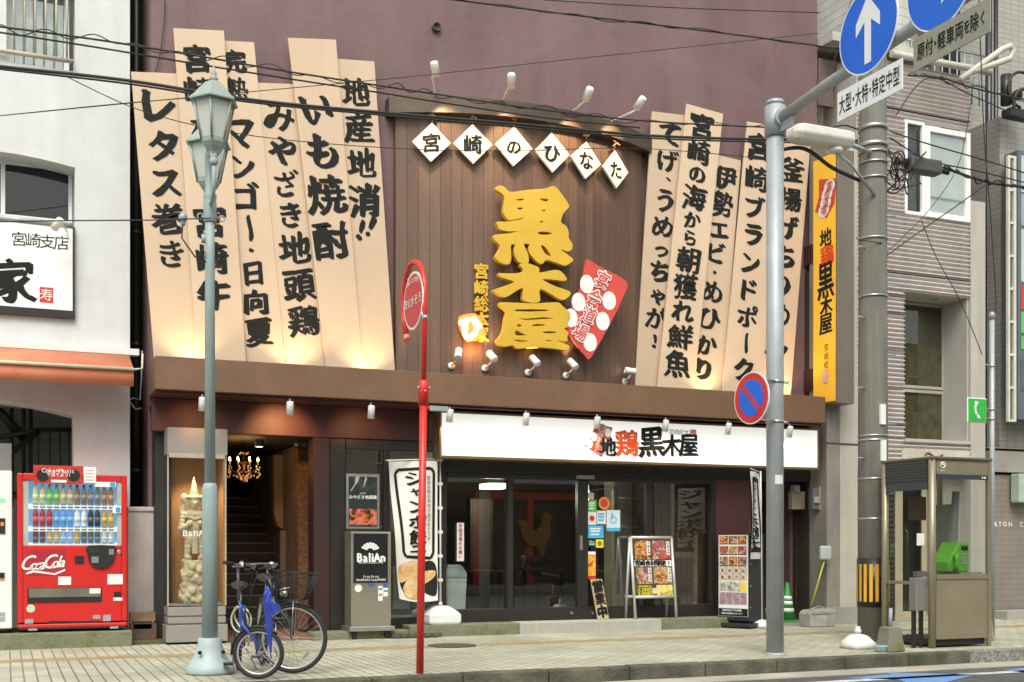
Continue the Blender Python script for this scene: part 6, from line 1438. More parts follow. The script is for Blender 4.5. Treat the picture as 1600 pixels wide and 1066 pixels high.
m = MB(); m.box(dx0+.02, dx1-.02, DY+.05, DY+.48, zD(947), zD(944)); m.build('floor_slab', stone, t)
L = Letters(); q = onY(306,833,DY-.004); L.line('BaliAn', q, Xv, Zv, sz(306,14,DY), .015); L.build('lettering', M['white_paint'], t)
lamp('case_lamp', 'SPOT', ((dx0+dx1)/2, DY+.15, zD(714)), ((dx0+dx1)/2, DY+.25, .3), 24, (1,.80,.52), .04, 95, parent=t)
# carved guardian figure: balls merged by a voxel remesh
SX0, SY0 = XY(303,DY+.26), DY+.26; sz0 = zD(944)
sH = ZY(303, 745, SY0)-sz0
t = thing('guardian_statue', 'cream carved stone guardian statue with tall pointed crown inside the glass case', 'statue', (SX0, SY0, sz0))
m = MB(); S = sH
def b_(x, y, z, r): m.ball((SX0+x*S, SY0+y*S, sz0+z*S), tuple(q*S for q in r) if hasattr(r,'__len__') else r*S, 12)
random.seed(21)
for k in range(60):
    a = random.uniform(0, 2*pi); z = random.uniform(.02,.33); b_(.088*cos(a), .07*sin(a), z, random.uniform(.022,.036))
m.box(SX0-.085*S, SX0+.085*S, SY0-.06*S, SY0+.06*S, sz0, sz0+.34*S)
for s in (-1, 1):
    b_(s*.05, -.03, .36, (.03,.045,.02)); 
    for f in range(6): b_(s*(.055-.004*f), -.02, .38+.033*f, .026+.003*f)
    for f in range(5): b_(s*(.085+.006*f*(1 if s<0 else .6)), -.02-.008*f, .70-.028*f, .024)
    for f in range(5): b_(s*(.108-.018*f), -.055-.006*f, .585+.012*f, .020)
b_(0,0,.56,(.085,.06,.05)); b_(0,0,.63,(.07,.055,.07)); b_(0,0,.70,(.085,.055,.04)); b_(0,-.03,.59,(.05,.04,.04))
for k in range(8): b_(0, -.06, .40+.022*k, (.03,.012,.014))
b_(0,0,.74,.032); b_(0,-.015,.79,(.045,.045,.055)); b_(0,-.06,.785,(.010,.014,.016)); b_(-.018,-.052,.798,(.012,.008,.006)); b_(.018,-.052,.798,(.012,.008,.006)); b_(0,-.053,.765,(.014,.008,.005))
for s in (-1,1): b_(s*.05,0,.79,(.014,.012,.035)); b_(s*.075,.01,.83,(.03,.015,.04)); b_(s*.085,.02,.74,(.03,.015,.05))
for k in range(12): a = k*pi/6; b_(.05*cos(a), .05*sin(a), .835, .016)
for k in range(9): b_(0, 0, .85+.017*k, (.045-.0048*k, .045-.0048*k, .014))
for k in range(24): a = k*pi/12; b_(.074*cos(a), .058*sin(a), .545+.01*(k%2), .014)
for k in range(14): b_(-.05+.1*k/13, -.055+.02*abs(k-6.5)/6.5, .68-.02*(1-abs(k-6.5)/6.5), .011)
stm = mat('cream_carved_stone', (.60,.52,.36), .8, var=.18, scale=8, bump=.5, bscale=45, dirt=.5, dcol=(.36,.27,.13), dscale=6)
o = m.build('figure', stm, t); rm = o.modifiers.new('merge', 'REMESH'); rm.mode = 'VOXEL'; rm.voxel_size = .009; rm.use_smooth_shade = True

# ---------------------------------------------------------------- poster, ticket stand, banners
PYo = GY-.03
t = thing('framed_poster', 'black framed poster with white brush words and red embers on the left shop window', 'poster', onY(566,825,PYo))
m = MB(); pr(m, 541, 740, 593, 826, PYo, .02); f = m.build('frame', M['chrome'], t)
pm = food('poster_print', 1, [(.02,.03,.03),(.02,.03,.03),(.05,.05,.04),(.03,.03,.03)], 3)
m = MB(); pr(m, 545, 744.5, 589.5, 823, PYo-.004, .003); m.build('print', pm, t)
m = MB(); pr(m, 546, 795, 589, 820, PYo-.006, .001); m.build('embers', food('embers', 2, [(.02,.01,.01),(.05,.02,.01),(.6,.13,.05),(.55,.2,.12),(.08,.03,.02)], 9), t)
m = MB(); m.add([onY(x,y,PYo-.006) for x, y in ((556,744),(562,744),(560,752),(552,763),(549,768),(548,766),(554,757))], [tuple(range(7))]); m.add([onY(x,y,PYo-.006) for x, y in ((571,744),(574,748),(570,758),(567,763),(569,753))], [tuple(range(5))]); m.build('smoke_print', mat('smoke_grey', (.35,.36,.34), .5), t)
L = Letters(); L.line('みやざき地頭鶏', onY(567,777,PYo-.008), Xv, Zv, sz(567,6.4,PYo)*1.0, .02, br=.6); L.line('宮崎県産', onY(567,771,PYo-.008), Xv, Zv, sz(567,2.5,PYo), .01); L.build('lettering', M['white_paint'], t)
# BaliAn stand
q = onG(580, 984, .10); BYs = 15.0
zB = lambda py: ZY(580, py, BYs)
bx0_, bx1_ = XY(548.5,BYs), XY(611,BYs)
t = thing('ticket_stand', 'brushed steel stand with black sign panel in front of the left shop window', 'stand', ((bx0_+bx1_)/2, BYs, .0))
m = MB(); m.box(bx0_, bx1_, BYs, BYs+.32, zB(980), zB(831)); m.build('cabinet', M['brushed'], t, bevel=.008)
m = MB(); m.box(bx0_-.03, bx1_+.04, BYs-.05, BYs+.4, zB(986), zB(979)); m.build('base', M['chrome'], t, bevel=.006)
m = MB()
for x in (bx0_+.05, bx1_-.05): m.box(x-.03, x+.03, BYs, BYs+.3, zB(996), zB(986)-.001)
m.build('caster', M['black_plastic'], t)
m = MB(); pr(m, 552.5, 834, 606, 911, BYs-.006, .005); f = m.build('sign_panel', mat('panel_black', (.012,.013,.014), .35), t)
L = Letters(); yl = BYs-.009
L.line('BaliAn', onY(580,871,yl), Xv, Zv, sz(580,15.5,BYs)*1.25, .03, .82, br=.5)
L.line('GOURMET CLUB & DINING', onY(580,879.5,yl), Xv, Zv, sz(580,3.2,BYs), .01)
L.line('Free Drink', onY(580,901,yl), Xv, Zv, sz(580,4.2,BYs)*1.2, .01); L.line('Men¥3500 Lady¥3000', onY(580,906,yl), Xv, Zv, sz(580,4.2,BYs)*1.1, .015)
fan = []
m2 = L.mb
for k in range(7):
    a0, a1 = R(20+k*20), R(37+k*20); c = onY(578.5,862,yl); r = sz(578,15.5,BYs); r0 = r*.35
    m2.add([c+Vector((r0*cos(a),0,r0*sin(a))) for a in (a0,a1)]+[c+Vector((r*cos(a),0,r*sin(a)*.92)) for a in (a1,(a0+a1)/2,a0)], [(0,1,2,3,4)])
L.build('lettering', M['white_paint'], f)
c = onY(560,919.5,BYs-.004); m = MB(); m.lathe([(.05,0),(.05,.003)], c+Vector((0,.003,0)), 24, Matrix.Rotation(R(90),4,'X')); m.build('round_sticker', M['white_paint'], t)
m = MB(); pr(m, 575, 912, 585, 916, BYs-.004, .003); pr(m, 599, 911.5, 606, 917, BYs-.004,.003); m.build('blue_sticker', mat('sticker_blue', (.05,.1,.4), .4), t)
m = MB(); pr(m, 591, 916, 598, 939, BYs-.004, .003); pr(m, 599, 919, 606, 932, BYs-.004, .003); o = m.build('price_sticker', M['white_paint'], t)
m = MB(); pr(m, 592, 919, 597, 922, BYs-.0055, .001); pr(m, 592, 928, 597, 931, BYs-.0055, .001); pr(m, 600, 922, 605.5, 925, BYs-.0055, .001); m.build('sticker_print', mat('print_dark', (.1,.2,.35), .4), o)

def nobori(name, label, pole_px, base, flagpts, Yf, group, full=True, blabel=None, pole_top=712):
    px, pyb = pole_px
    t = thing(name, label, 'banner', base, 0, group)
    m = MB(); x, y, z0 = base
    zt = ZY(px, pole_top, y)
    m.tube([(x,y,z0+.1),(x,y,zt)], [.017,.011], 10); m.tube([onY(flagpts[0][0]-3,flagpts[0][1]+.5,Yf), (x+.14,y-.01,zt-.03)], .008, 8); m.build('pole', M['white_metal'], t)
    m = MB()
    for k in range(6): z = zt-.05-k*.33; m.box(x-.035, x+.03, y-.014, y+.014, z-.02, z+.02)
    m.build('loops', M['white_paint'], t)
    return t
bp = Vector((XY(688,15.27), 15.27, .155))
t = nobori('banner_flag', 'white banner flag with black brush frame and dumpling photo behind the red post', (686,948), bp, [(606,719)], 15.1, 'banner flags', pole_top=713)
bs_ = thing('water_tank_stand', 'white water filled block stand of the banner behind the red post', 'banner stand', bp)
m = MB(); hw_ = .235; m.lathe([(hw_*1.25,0),(hw_*1.38,.015),(hw_*1.38,.13),(hw_*1.2,.17),(hw_*.7,.235),(hw_*.45,.25)], bp, 4, smooth=False, a0=pi/4); m.build('tank', M['white_base'], bs_, bevel=.03, seg=3)
m = MB(); m.lathe([(.03,.251),(.03,.29),(.024,.30)], bp, 12); m.build('collar', M['white_base'], bs_)
# cloth: grid between traced edges, with ripples
def Lx(f): return 607+ (625-607)*f**.8
def cloth(name, mt, f0, f1, u0, u1, off, parent, nx=14, ny=26, fy=None):
    m = MB(); vs = []
    for j in range(ny+1):
        f = f0+(f1-f0)*j/ny; yl_ = 721+(936-721)*f; yr_ = 720+(938-720)*f
        for i in range(nx+1):
            u = u0+(u1-u0)*i/nx
            px = Lx(f)+(684-Lx(f))*u; py = yl_+(yr_-yl_)*u+ (4*sin(u*3.1) if f > .98 else 0)
            Yb = 15.16+.05*sin(u*7+f*3)*(1-u*.7)+.03*sin(f*9+u*2)*(1-u)
            p = onY(px, py, 15.16); vs.append(Vector((p.x, Yb-off, p.z)))
    m.add(vs, [(j*(nx+1)+i, j*(nx+1)+i+1, (j+1)*(nx+1)+i+1, (j+1)*(nx+1)+i) for j in range(ny) for i in range(nx)], True)
    return m.build(name, mt, parent)
flag_w = mat('banner_cloth', (.70,.68,.64), .85, var=.04)
o = cloth('cloth', flag_w, 0, 1, 0, 1, 0, t)
cl0 = o
food_m = food('dumpling_print', 4, [(.66,.48,.28),(.62,.42,.2),(.60,.30,.11),(.68,.50,.26),(.52,.30,.12)], 6)
def cpt(u, f, off=.006):
    px = Lx(f)+(684-Lx(f))*u; py = 721+216*f; Yb = 15.16+.05*sin(u*7+f*3)*(1-u*.7)+.03*sin(f*9+u*2)*(1-u); p = onY(px,py,15.16); return Vector((p.x, Yb-off, p.z))
def cpatch(name, mt, pts, off):
    m = MB(); pts = smoothp(pts, 2); c = (sum(p[0] for p in pts)/len(pts), sum(p[1] for p in pts)/len(pts)); n = len(pts); R_ = 4
    vs = [cpt(c[0], c[1], off)]
    for j in range(1, R_+1): vs += [cpt(c[0]+(p[0]-c[0])*j/R_, c[1]+(p[1]-c[1])*j/R_, off) for p in pts]
    fs = [(0, 1+i, 1+(i+1) % n) for i in range(n)]+[(1+j*n+i, 1+j*n+(i+1) % n, 1+(j+1)*n+(i+1) % n, 1+(j+1)*n+i) for j in range(R_-1) for i in range(n)]
    m.add(vs, fs, True); return m.build(name, mt, t)
cpatch('bowl_print', M['ink'], [(.06,.86),(.3,.78),(.75,.72),(.96,.76),(.97,.95),(.8,.97),(.5,.93),(.2,.97),(.08,.93)], .005)
cpatch('dumpling_photo', food_m, [(.05,.76),(.35,.72),(.55,.74),(.5,.80),(.2,.86),(.04,.87)], .0065)
cpatch('dumpling_photo', food_m, [(.12,.90),(.3,.83),(.6,.80),(.92,.79),(.9,.84),(.6,.90),(.25,.95),(.12,.94)], .008)
cpatch('dumpling_photo', food_m, [(.12,.95),(.4,.90),(.62,.91),(.55,.985),(.2,.99)], .0095)
m = MB(); fr_ = [(.20,.06),(.86,.05),(.92,.08),(.90,.66),(.84,.70),(.22,.69),(.17,.66),(.13,.09)]
n = len(fr_); 
for i in range(n):
    a, c = fr_[i], fr_[(i+1) % n]; K = 8
    for k in range(K):
        p = [(a[0]+(c[0]-a[0])*f, a[1]+(c[1]-a[1])*f) for f in (k/K, (k+1)/K)]
        d = Vector((c[0]-a[0], (c[1]-a[1])*2.8)).normalized(); w = .030; nx_, ny_ = -d.y*w, d.x*w/2.8
        m.quad(cpt(p[0][0]-nx_,p[0][1]-ny_), cpt(p[1][0]-nx_,p[1][1]-ny_), cpt(p[1][0]+nx_,p[1][1]+ny_), cpt(p[0][0]+nx_,p[0][1]+ny_))
m.build('brush_frame', M['ink'], t)
L = Letters()
for chh, f, s in zip('ジャンボ餃子', (.125,.215,.325,.44,.55,.65), (.30,.22,.30,.30,.30,.28)):
    v, fc = glyph(chh, .03)
    for i, (dx, dy) in enumerate(nib(.034)):
        vv = []
        for p in v:
            x, y = brush(p.x-.5, p.y-.36, f*9); vv.append(cpt(.52+(x+dx)*s*1.5, f-(y+dy)*s*.36, .008+.0006*i))
        L.mb.add(vv, fc)
for k, chh in enumerate('宮崎名物の手作り餃子をどうぞ'):
    v, fc = glyph(chh, .01); L.mb.add([cpt(.80+(p.x-.5)*.09, .12+k*.034-(p.y-.36)*.033, .008) for p in v], fc)
L.build('lettering', M['ink'], t)
# second banner, right (stands almost edge-on; the shop glass mirrors its other face)
b2 = onY(1190, 985, 14.85); b2.z = 0
t = thing('banner_flag', 'narrow edge-on white banner flag above the lit menu tower', 'banner', b2, 0, 'banner flags')
A_ = onY(1188, 740, 14.85); ztop = ZY(1178, 736, 14.6); B_ = onY(1173, 740, 14.36)
dF = Vector((B_.x-A_.x, B_.y-A_.y, 0)); nF = Vector((-dF.y, dF.x, 0)).normalized(); nF = nF if nF.y > 0 else -nF
m = MB(); m.tube([b2+Vector((.02,.02,.1)), Vector((A_.x+.02,A_.y+.02,ztop+.02))], .012, 10); m.tube([Vector((A_.x,A_.y,ztop)), Vector((B_.x,B_.y,ztop+.015))], .007, 6); m.build('pole', M['white_metal'], t)
def fp(u, z, off=0): return Vector((A_.x, A_.y, z))+dF*u+nF*(.025*sin(u*6+z*3)+off)
def fsheet(name, mt, u0, u1, z0, z1, off, nx=5, nz=12):
    m = MB(); vs = [fp(u0+(u1-u0)*i/nx, z0+(z1-z0)*j/nz, off) for j in range(nz+1) for i in range(nx+1)]
    m.add(vs, [(j*(nx+1)+i, j*(nx+1)+i+1, (j+1)*(nx+1)+i+1, (j+1)*(nx+1)+i) for j in range(nz) for i in range(nx)], True); return m.build(name, mt, t)
fsheet('cloth', flag_w, 0, 1, ztop-1.30, ztop-.02, 0)
for s_ in (1, -1):
    o_ = .006*s_
    for (u0,u1,za,zb) in ((.12,.20,1.2,.10),(.84,.92,1.2,.10),(.201,.839,.17,.10),(.201,.839,1.2,1.13)): fsheet('brush_frame', M['ink'], u0, u1, ztop-za, ztop-zb, o_)
    L = Letters()
    for k_, chh in enumerate('ジャンボ餃子'):
        v, fc = glyph(chh)
        for i, (dx, dy) in enumerate(nib(.034)):
            L.mb.add([fp(.55-s_*(p.x-.5+dx)*.62, ztop-.28-k_*.155+(p.y-.36+dy)*.17, o_*(1.3+.06*i)) for p in v], fc)
    L.build('lettering', M['ink'], t)
m = MB(); m.lathe([(.2,0),(.2,.06),(.12,.1),(.03,.12)], b2, 16); m.build('foot', M['white_base'], t)

# ---------------------------------------------------------------- waste bin behind the glass, door stickers
q = onY(708, 958, 15.72); t = thing('waste_bin', 'tall white push-lid waste bin behind the left glass pane', 'bin', (q.x, 15.72, .1))
m = MB(); m.lathe([(.19,0),(.23,.62),(.235,.64),(.235,.67)], (q.x,15.72,.1), 4, smooth=False, a0=pi/4, sy=.8); m.build('body', M['white_metal'], t, bevel=.02)
m = MB(); m.lathe([(.24,.671),(.235,.74),(.14,.86)], (q.x,15.72,.1), 4, smooth=False, a0=pi/4, sy=.8); m.build('lid', mat('bin_lid', (.55,.57,.56), .4), t, bevel=.02)
def sticker(a, col, label, print_col=None, kind='sticker', rnd=False, ptype=0):
    ysk = GY+.044
    t = thing('door_sticker', label, kind, onY((a[0]+a[2])/2, a[3], ysk), 0, 'stickers and notices on the glass door')
    m = MB()
    if rnd:
        c = onY((a[0]+a[2])/2, (a[1]+a[3])/2, ysk); r = (a[2]-a[0])/2*ysk/ray(a[0],HZ).y/F; m.lathe([(r,0),(r,.003)], c, 28, Matrix.Rotation(R(90),4,'X'))
    else: pr(m, *a, ysk-.003, .003)
    m.build('sheet', mat('sheet', col, .4, var=.05), t)
    if print_col is not None:
        w, h = a[2]-a[0], a[3]-a[1]; m = MB(); yq = ysk-.0055
        if ptype == 0:
            for f in (.2,.4,.65): pr(m, a[0]+w*.15, a[1]+h*f, a[2]-w*(.15+.2*f), a[1]+h*(f+.12), yq, .001)
        elif ptype == 1:
            c = onY((a[0]+a[2])/2, (a[1]+a[3])/2, yq); r = min(w,h)*.32*yq/ray(a[0],HZ).y/F; m.lathe([(r,0),(r,.001)], c, 22, Matrix.Rotation(R(90),4,'X'))
        elif ptype == 2:
            c = onY((a[0]+a[2])/2, (a[1]+a[3])/2-1, yq); s = w*.3*yq/ray(a[0],HZ).y/F; m.torus(c, s*.8, s*.12, Matrix.Scale(.1,4,(0,1,0)), 20, 6); m.box(c.x-s*.55, c.x-s*.1, yq, yq+.001, c.z+s*.3, c.z+s*1.7); pr(m, a[0], a[3]-h*.16, a[2], a[3], yq, .001)
        m.build('print', mat('print', print_col, .4), t)
    return t
sticker((919,770,928,780), (.62,.40,.38), 'small pink notice at the top of the door stickers')
sticker((918,781,932,800), (.10,.45,.08), 'green and white sticker on the glass door', (.8,.8,.8))
sticker((934,776,954,797), (.75,.30,.05), 'round orange sticker with red centre on the glass door', (.6,.06,.05), rnd=True, ptype=1)
sticker((918,800,932,820), (.72,.70,.68), 'white sticker with a red round mark on the glass door', (.55,.03,.05), ptype=1)
sticker((933,798,947,819), (.62,.68,.72), 'blue and white square sticker on the glass door', (.08,.35,.65))
sticker((948,797,969,830), (.62,.72,.78), 'white notice with a blue thumbs-up hand on the glass door', (.10,.42,.68), ptype=2)
sticker((918,821,943,841), (.08,.40,.68), 'wide blue sticker with pale print on the glass door', (.7,.75,.7))
L_t = sticker((919,842,931,854), (.012,.012,.012), 'black delivery service sticker on the glass door')
L = Letters(); L.line('Uber', onY(925,846,GY+.037), Xv, Zv, sz(925,5,GY), .01); L.build('lettering', M['white_paint'], L_t)
m = MB(); pr(m, 920.5, 849, 929.5, 852, GY+.038, .001); m.build('stripe', mat('teal_print', (.2,.5,.6), .4), L_t)
sticker((931,843,943,856), (.78,.62,.03), 'yellow square sticker with dark bag on the glass door', (.25,.2,.05), ptype=1)
t = sticker((918,865,931,905), (.55,.03,.04), 'tall beer advert with golden glass low on the glass door')
m = MB(); pr(m, 918.5, 868, 930.5, 900, GY+.038, .001); m.build('beer_print', food('beer_print', 6, [(.8,.75,.6),(.75,.45,.05),(.7,.30,.02),(.75,.5,.1),(.45,.03,.02)], 7), t)
m = MB(); pr(m, 919, 862, 930.5, 867, GY+.037, .001); m.build('header_print', M['white_paint'], t)
t = sticker((714,817,725,877), (.66,.66,.64), 'tall white notice with red vertical writing on the left glass pane')
L = Letters()
for k, chh in enumerate('手指消毒のお願い'): L.char(chh, onY(719.5,822+k*6.8,GY+.036), Xv, Zv, sz(719,6.6,GY), .02)
L.build('lettering', mat('red_ink', (.45,.03,.03), .5), t)
# wooden 'open' board
Yw = 15.30; P = [onY(x,y,Yw) for x, y in ((926.5,906),(944.5,905.5),(952,968),(934,968))]
zmin = min(p.z for p in P); 
t = thing('open_board', 'wooden board lettered 営業中 leaning on the glass door', 'board', ((P[2]+P[3])/2))
off = .155-zmin
m = MB(); P2 = [p+Vector((0, .075 if i < 2 else 0, off)) for i, p in enumerate(P)]; m.prism(P2, (0,.025,0)); m.build('board', mat('aged_pale_wood', (.50,.38,.22), .7, var=.15, scale=5, dirt=.4, dcol=(.3,.2,.1), dscale=5), t, bevel=.004)
L = Letters(); V = ((P2[0]-P2[3])+(P2[1]-P2[2])).normalized(); U = ((P2[1]-P2[0])).normalized()
for chh, f in zip('営業中', (.82,.5,.18)): c = (P2[3]+P2[2])/2*(1-f)+(P2[0]+P2[1])/2*f; L.char(chh, c+Vector((0,-.004,0)), U, V, (P2[0]-P2[3]).length*.31, .045, .95, br=.9)
L.build('lettering', M['ink'], t)
# A-frame menu stand
Ya = 15.12
xa0, xa1 = XY(993,Ya), XY(1057,Ya); zA = lambda py: ZY(1020,py,Ya)
t = thing('menu_stand', 'silver A-frame stand with food photographs in front of the right glass pane', 'stand', ((xa0+xa1)/2, Ya, .155))
lean = .30
def ap(x, z, s=1, y=0): 
    f = (z-.155)/(zA(839)-.155); return Vector((x, Ya+lean*f*.5+y if s > 0 else Ya+lean-lean*f*.45+y, z))
m = MB(); zt_, zb_ = zA(840), zA(933)
for s, nm in ((1,1),(-1,1)):
    for x in (xa0, xa1): m.tube([ap(x,.157,s), ap(x,zt_,s)], .022, 10)
    m.tube([ap(xa0,zt_,s), ap(xa1,zt_,s)], .024, 10); m.tube([ap(xa0,zb_,s), ap(xa1,zb_,s)], .024, 10)
m.build('frame', mat('silver_frame', (.58,.58,.56), .35, metal=.4), t)
m = MB(); m.add([ap(xa0+.02,zb_,1,.002), ap(xa1-.02,zb_,1,.002), ap(xa1-.02,zt_,1,.002), ap(xa0+.02,zt_,1,.002)], [(0,1,2,3)]); m.add([ap(xa0+.02,zb_,-1), ap(xa1-.02,zb_,-1), ap(xa1-.02,zt_,-1), ap(xa0+.02,zt_,-1)], [(0,1,2,3)]); o = m.build('panel', mat('menu_dark', (.05,.045,.04), .4), t)
so_ = o.modifiers.new('thickness', 'SOLIDIFY'); so_.thickness = .012; so_.offset = -1 if False else 0
def acell(u0, v0, u1, v1, off):  # u across, v from top
    X_a, X_b = xa0+.02+(xa1-xa0-.04)*u0, xa0+.02+(xa1-xa0-.04)*u1; Za, Zb = zt_-(zt_-zb_)*v0, zt_-(zt_-zb_)*v1
    return [ap(X_a,Zb,1,-off), ap(X_b,Zb,1,-off), ap(X_b,Za,1,-off), ap(X_a,Za,1,-off)]
FC = [[(.03,.02,.02),(.10,.04,.02),(.04,.03,.02),(.55,.20,.05),(.70,.38,.12),(.30,.09,.03),(.05,.03,.02),(.5,.4,.3)], [(.05,.07,.02),(.04,.03,.03),(.45,.04,.05),(.55,.15,.12),(.05,.04,.03),(.65,.5,.4),(.3,.04,.04)], [(.06,.03,.02),(.40,.15,.10),(.05,.03,.03),(.60,.42,.28),(.35,.10,.08),(.04,.03,.02)], [(.03,.03,.02),(.62,.42,.10),(.08,.05,.03),(.65,.5,.25),(.5,.13,.05),(.05,.10,.03),(.04,.03,.02)]]
fms = [food('dish_print_%d' % i, i+10, c, 12) for i, c in enumerate(FC)]
for i, (u0,v0,u1,v1) in enumerate(((.05,.05,.46,.37),(.5,.05,.97,.37),(.05,.50,.46,.78),(.5,.50,.97,.78))):
    m = MB(); m.quad(*acell(u0,v0,u1,v1,.010)); m.build('dish_photo', fms[i], o)
    L = Letters(); 
    for k, chh in enumerate('宮崎名物'): c = acell(u1-.09,v0+.03+k*.05,u1-.02,v0+.08+k*.05,.014); cc = (c[0]+c[2])/2; L.char(chh, cc, Xv, Zv, .036, .02)
    mm = MB(); mm.quad(*acell(u1-.10,v0+.02,u1-.015,v0+.24,.012)); mm.build('caption', M['white_paint'], o); L.build('caption_text', M['ink'], o)
m = MB(); m.quad(*acell(.02,.385,.98,.485,.010)); m.build('title_strip', M['white_paint'], o)
L = Letters()
for k, chh in enumerate('宮崎食材堪能!'): c = acell(.04+k*.135,.39,.15+k*.135,.48,.014); L.char(chh, (c[0]+c[2])/2, Xv, Zv, .095, .035, br=.6)
L.build('title_text', M['ink'], o)
m = MB(); m.quad(*acell(.03,.80,.48,.97,.010)); m.build('price_block', mat('price_yellow_green', (.10,.10,.02), .5), o)
L = Letters(); 
for tx, v in (('1,280円',.875),('2,000円',.94)): c = acell(.05,v-.03,.46,v+.03,.014); L.line(tx, (c[0]+c[2])/2, Xv, Zv, .07, .04, .95)
c = acell(.05,.80,.46,.84,.014); L.line('飲み放題付き', (c[0]+c[2])/2, Xv, Zv, .035, .03); L.build('price_text', mat('price_yellow', (.72,.60,.05), .5), o)
m = MB(); m.quad(*acell(.55,.80,.97,.97,.010)); m.build('drink_photo', food('drink_print', 23, [(.75,.70,.62),(.70,.55,.12),(.75,.62,.2),(.55,.38,.05),(.25,.2,.1)], 8), o)
m = MB(); c = acell(.44,.86,.56,.94,.013); cc = (c[0]+c[2])/2; m.lathe([(.045,0),(.045,.001)], cc, 20, Matrix.Rotation(R(90),4,'X')); m.build('price_disc', mat('pale_pink_print', (.75,.6,.58), .5), o)
# lit menu tower
c0 = onG(1146, 981); rz = R(-64)
t = thing('menu_tower', 'tall black lit menu tower with rows of dish pictures beside the grey pole', 'menu stand', (c0.x, c0.y, 0), rz, local=True)
kx = lambda: None
wT, dT, hT = .54, .44, 1.42
m = MB(); m.box(-wT/2, wT/2, 0, dT, .10, hT+.0); m.build('case', M['black_plastic'], t, bevel=.012)
m = MB(); m.box(-wT/2-.14, wT/2+.06, -.10, dT+.12, .015, .075); m.box(-wT/2+.03, wT/2-.03, .03, dT-.03, .076, .099); m.build('base', M['black_plastic'], t, bevel=.012)
m = MB()
for x in (-.32,.25):
    for y in (-.05,.35): m.lathe([(.03,0),(.03,.014)], (x,y,0), 10)
m.build('caster', M['rubber'], t)
m = MB(); m.box(-wT/2+.02, wT/2-.02, -.006, -.001, .17, hT-.03); pn = m.build('menu_panel', mat('menu_white', (.62,.60,.56), .35, emit=(1,.96,.9), es=.10), t)
rws = [(.885,.99,3),(.755,.865,3),(.615,.735,3),(.525,.605,4),(.445,.52,4),(.31,.425,4),(.145,.295,4)]
random.seed(4)
zlo, zhi = .17, hT-.03
for ri, (v0, v1, n) in enumerate(rws):
    for k in range(n):
        xA = -wT/2+.035+(wT-.07)*k/n; xB = -wT/2+.035+(wT-.07)*(k+.94)/n; zA_, zB_ = zlo+(zhi-zlo)*v0, zlo+(zhi-zlo)*v1
        m = MB()
        if ri in (3,4):
            m.box(xA, xB, -.009, -.0065, zA_, zB_); m.build('dish_cell', mat('cell_tan', (.45,.30,.2), .4) if ri == 3 and k == 0 else bpy.data.materials['cell_tan'], pn)
            m = MB(); m.lathe([(.047,0),(.047,.003)], ((xA+xB)/2, -.0095, (zA_+zB_)/2), 18, Matrix.Rotation(R(90),4,'X')); m.build('plate_photo', mat('plate_print_%d%d' % (ri,k), (.66,.64,.58), .4), pn)
            m = MB(); m.lathe([(.030,0),(.030,.002)], ((xA+xB)/2, -.0130, (zA_+zB_)/2), 14, Matrix.Rotation(R(90),4,'X')); m.build('dish_photo', fms[(k+ri) % 4], pn)
        else:
            m.box(xA, xB, -.009, -.0065, zA_+(.018 if ri < 3 else 0), zB_)
            mt = fms[(k*2+ri) % 4] if ri < 3 else (mat('cell_yellow', (.75,.6,.08), .4) if (ri, k) == (5, 3) else food('bottle_print_%d%d' % (ri,k), 30+ri*4+k, [(.7,.68,.62),(.15,.12,.12),(.55,.3,.4),(.1,.1,.15),(.7,.6,.5)] if ri == 6 else [(.7,.68,.62),(.08,.12,.10),(.75,.7,.6),(.2,.12,.1)], 16))
            m.build('dish_photo', mt, pn)
            if ri < 3: m = MB(); m.box(xA, xB, -.009, -.0065, zA_, zA_+.014); m.build('caption_strip', M['ink'], pn)
m = MB(); m.box(-wT/2+.025, wT/2-.025, -.009, -.0065, .175, .29); m.build('footer', M['ink'], pn)
L = Letters(); L.line('本日のおすすめ料理', Vector((-.02,-.013,.262)), Xv, Zv, .036, .03); L.line('宮崎の地頭鶏を心ゆくまで', Vector((-.02,-.013,.215)), Xv, Zv, .030, .02); L.build('footer_text', M['white_paint'], pn)
m = MB(); m.box(wT/2-.004, wT/2+.003, .06, .22, 1.22, 1.36); o = m.build('side_sticker', mat('sky_sticker', (.15,.42,.62), .4), t)
m = MB(); m.box(wT/2+.0035, wT/2+.0045, .06, .22, 1.22, 1.27); m.build('sticker_grass', mat('grass_print', (.45,.55,.12), .4), o)
m = MB()
for z in (.3,.62,.95,1.38): m.box(wT/2+.001, wT/2+.004, .02, .05, z, z+.02)
m.build('hinge', M['galv'], t)
m = MB(); q = onG(660,992); m.box(XY(612,15.0), XY(690,15.0), 14.98, 15.045, .0, .05)
for k in range(6): m.box(XY(612,15.0)+k*.11, XY(612,15.0)+k*.11+.08, 14.93, 14.979, .01, .04)
tag(m.build('kerb_ramp', mat('dark_rubber_ramp', (.08,.085,.06), .9, dirt=.4, dcol=(.08,.10,.04))), 'low dark ramp strip at the foot of the step by the red post', 'ramp')
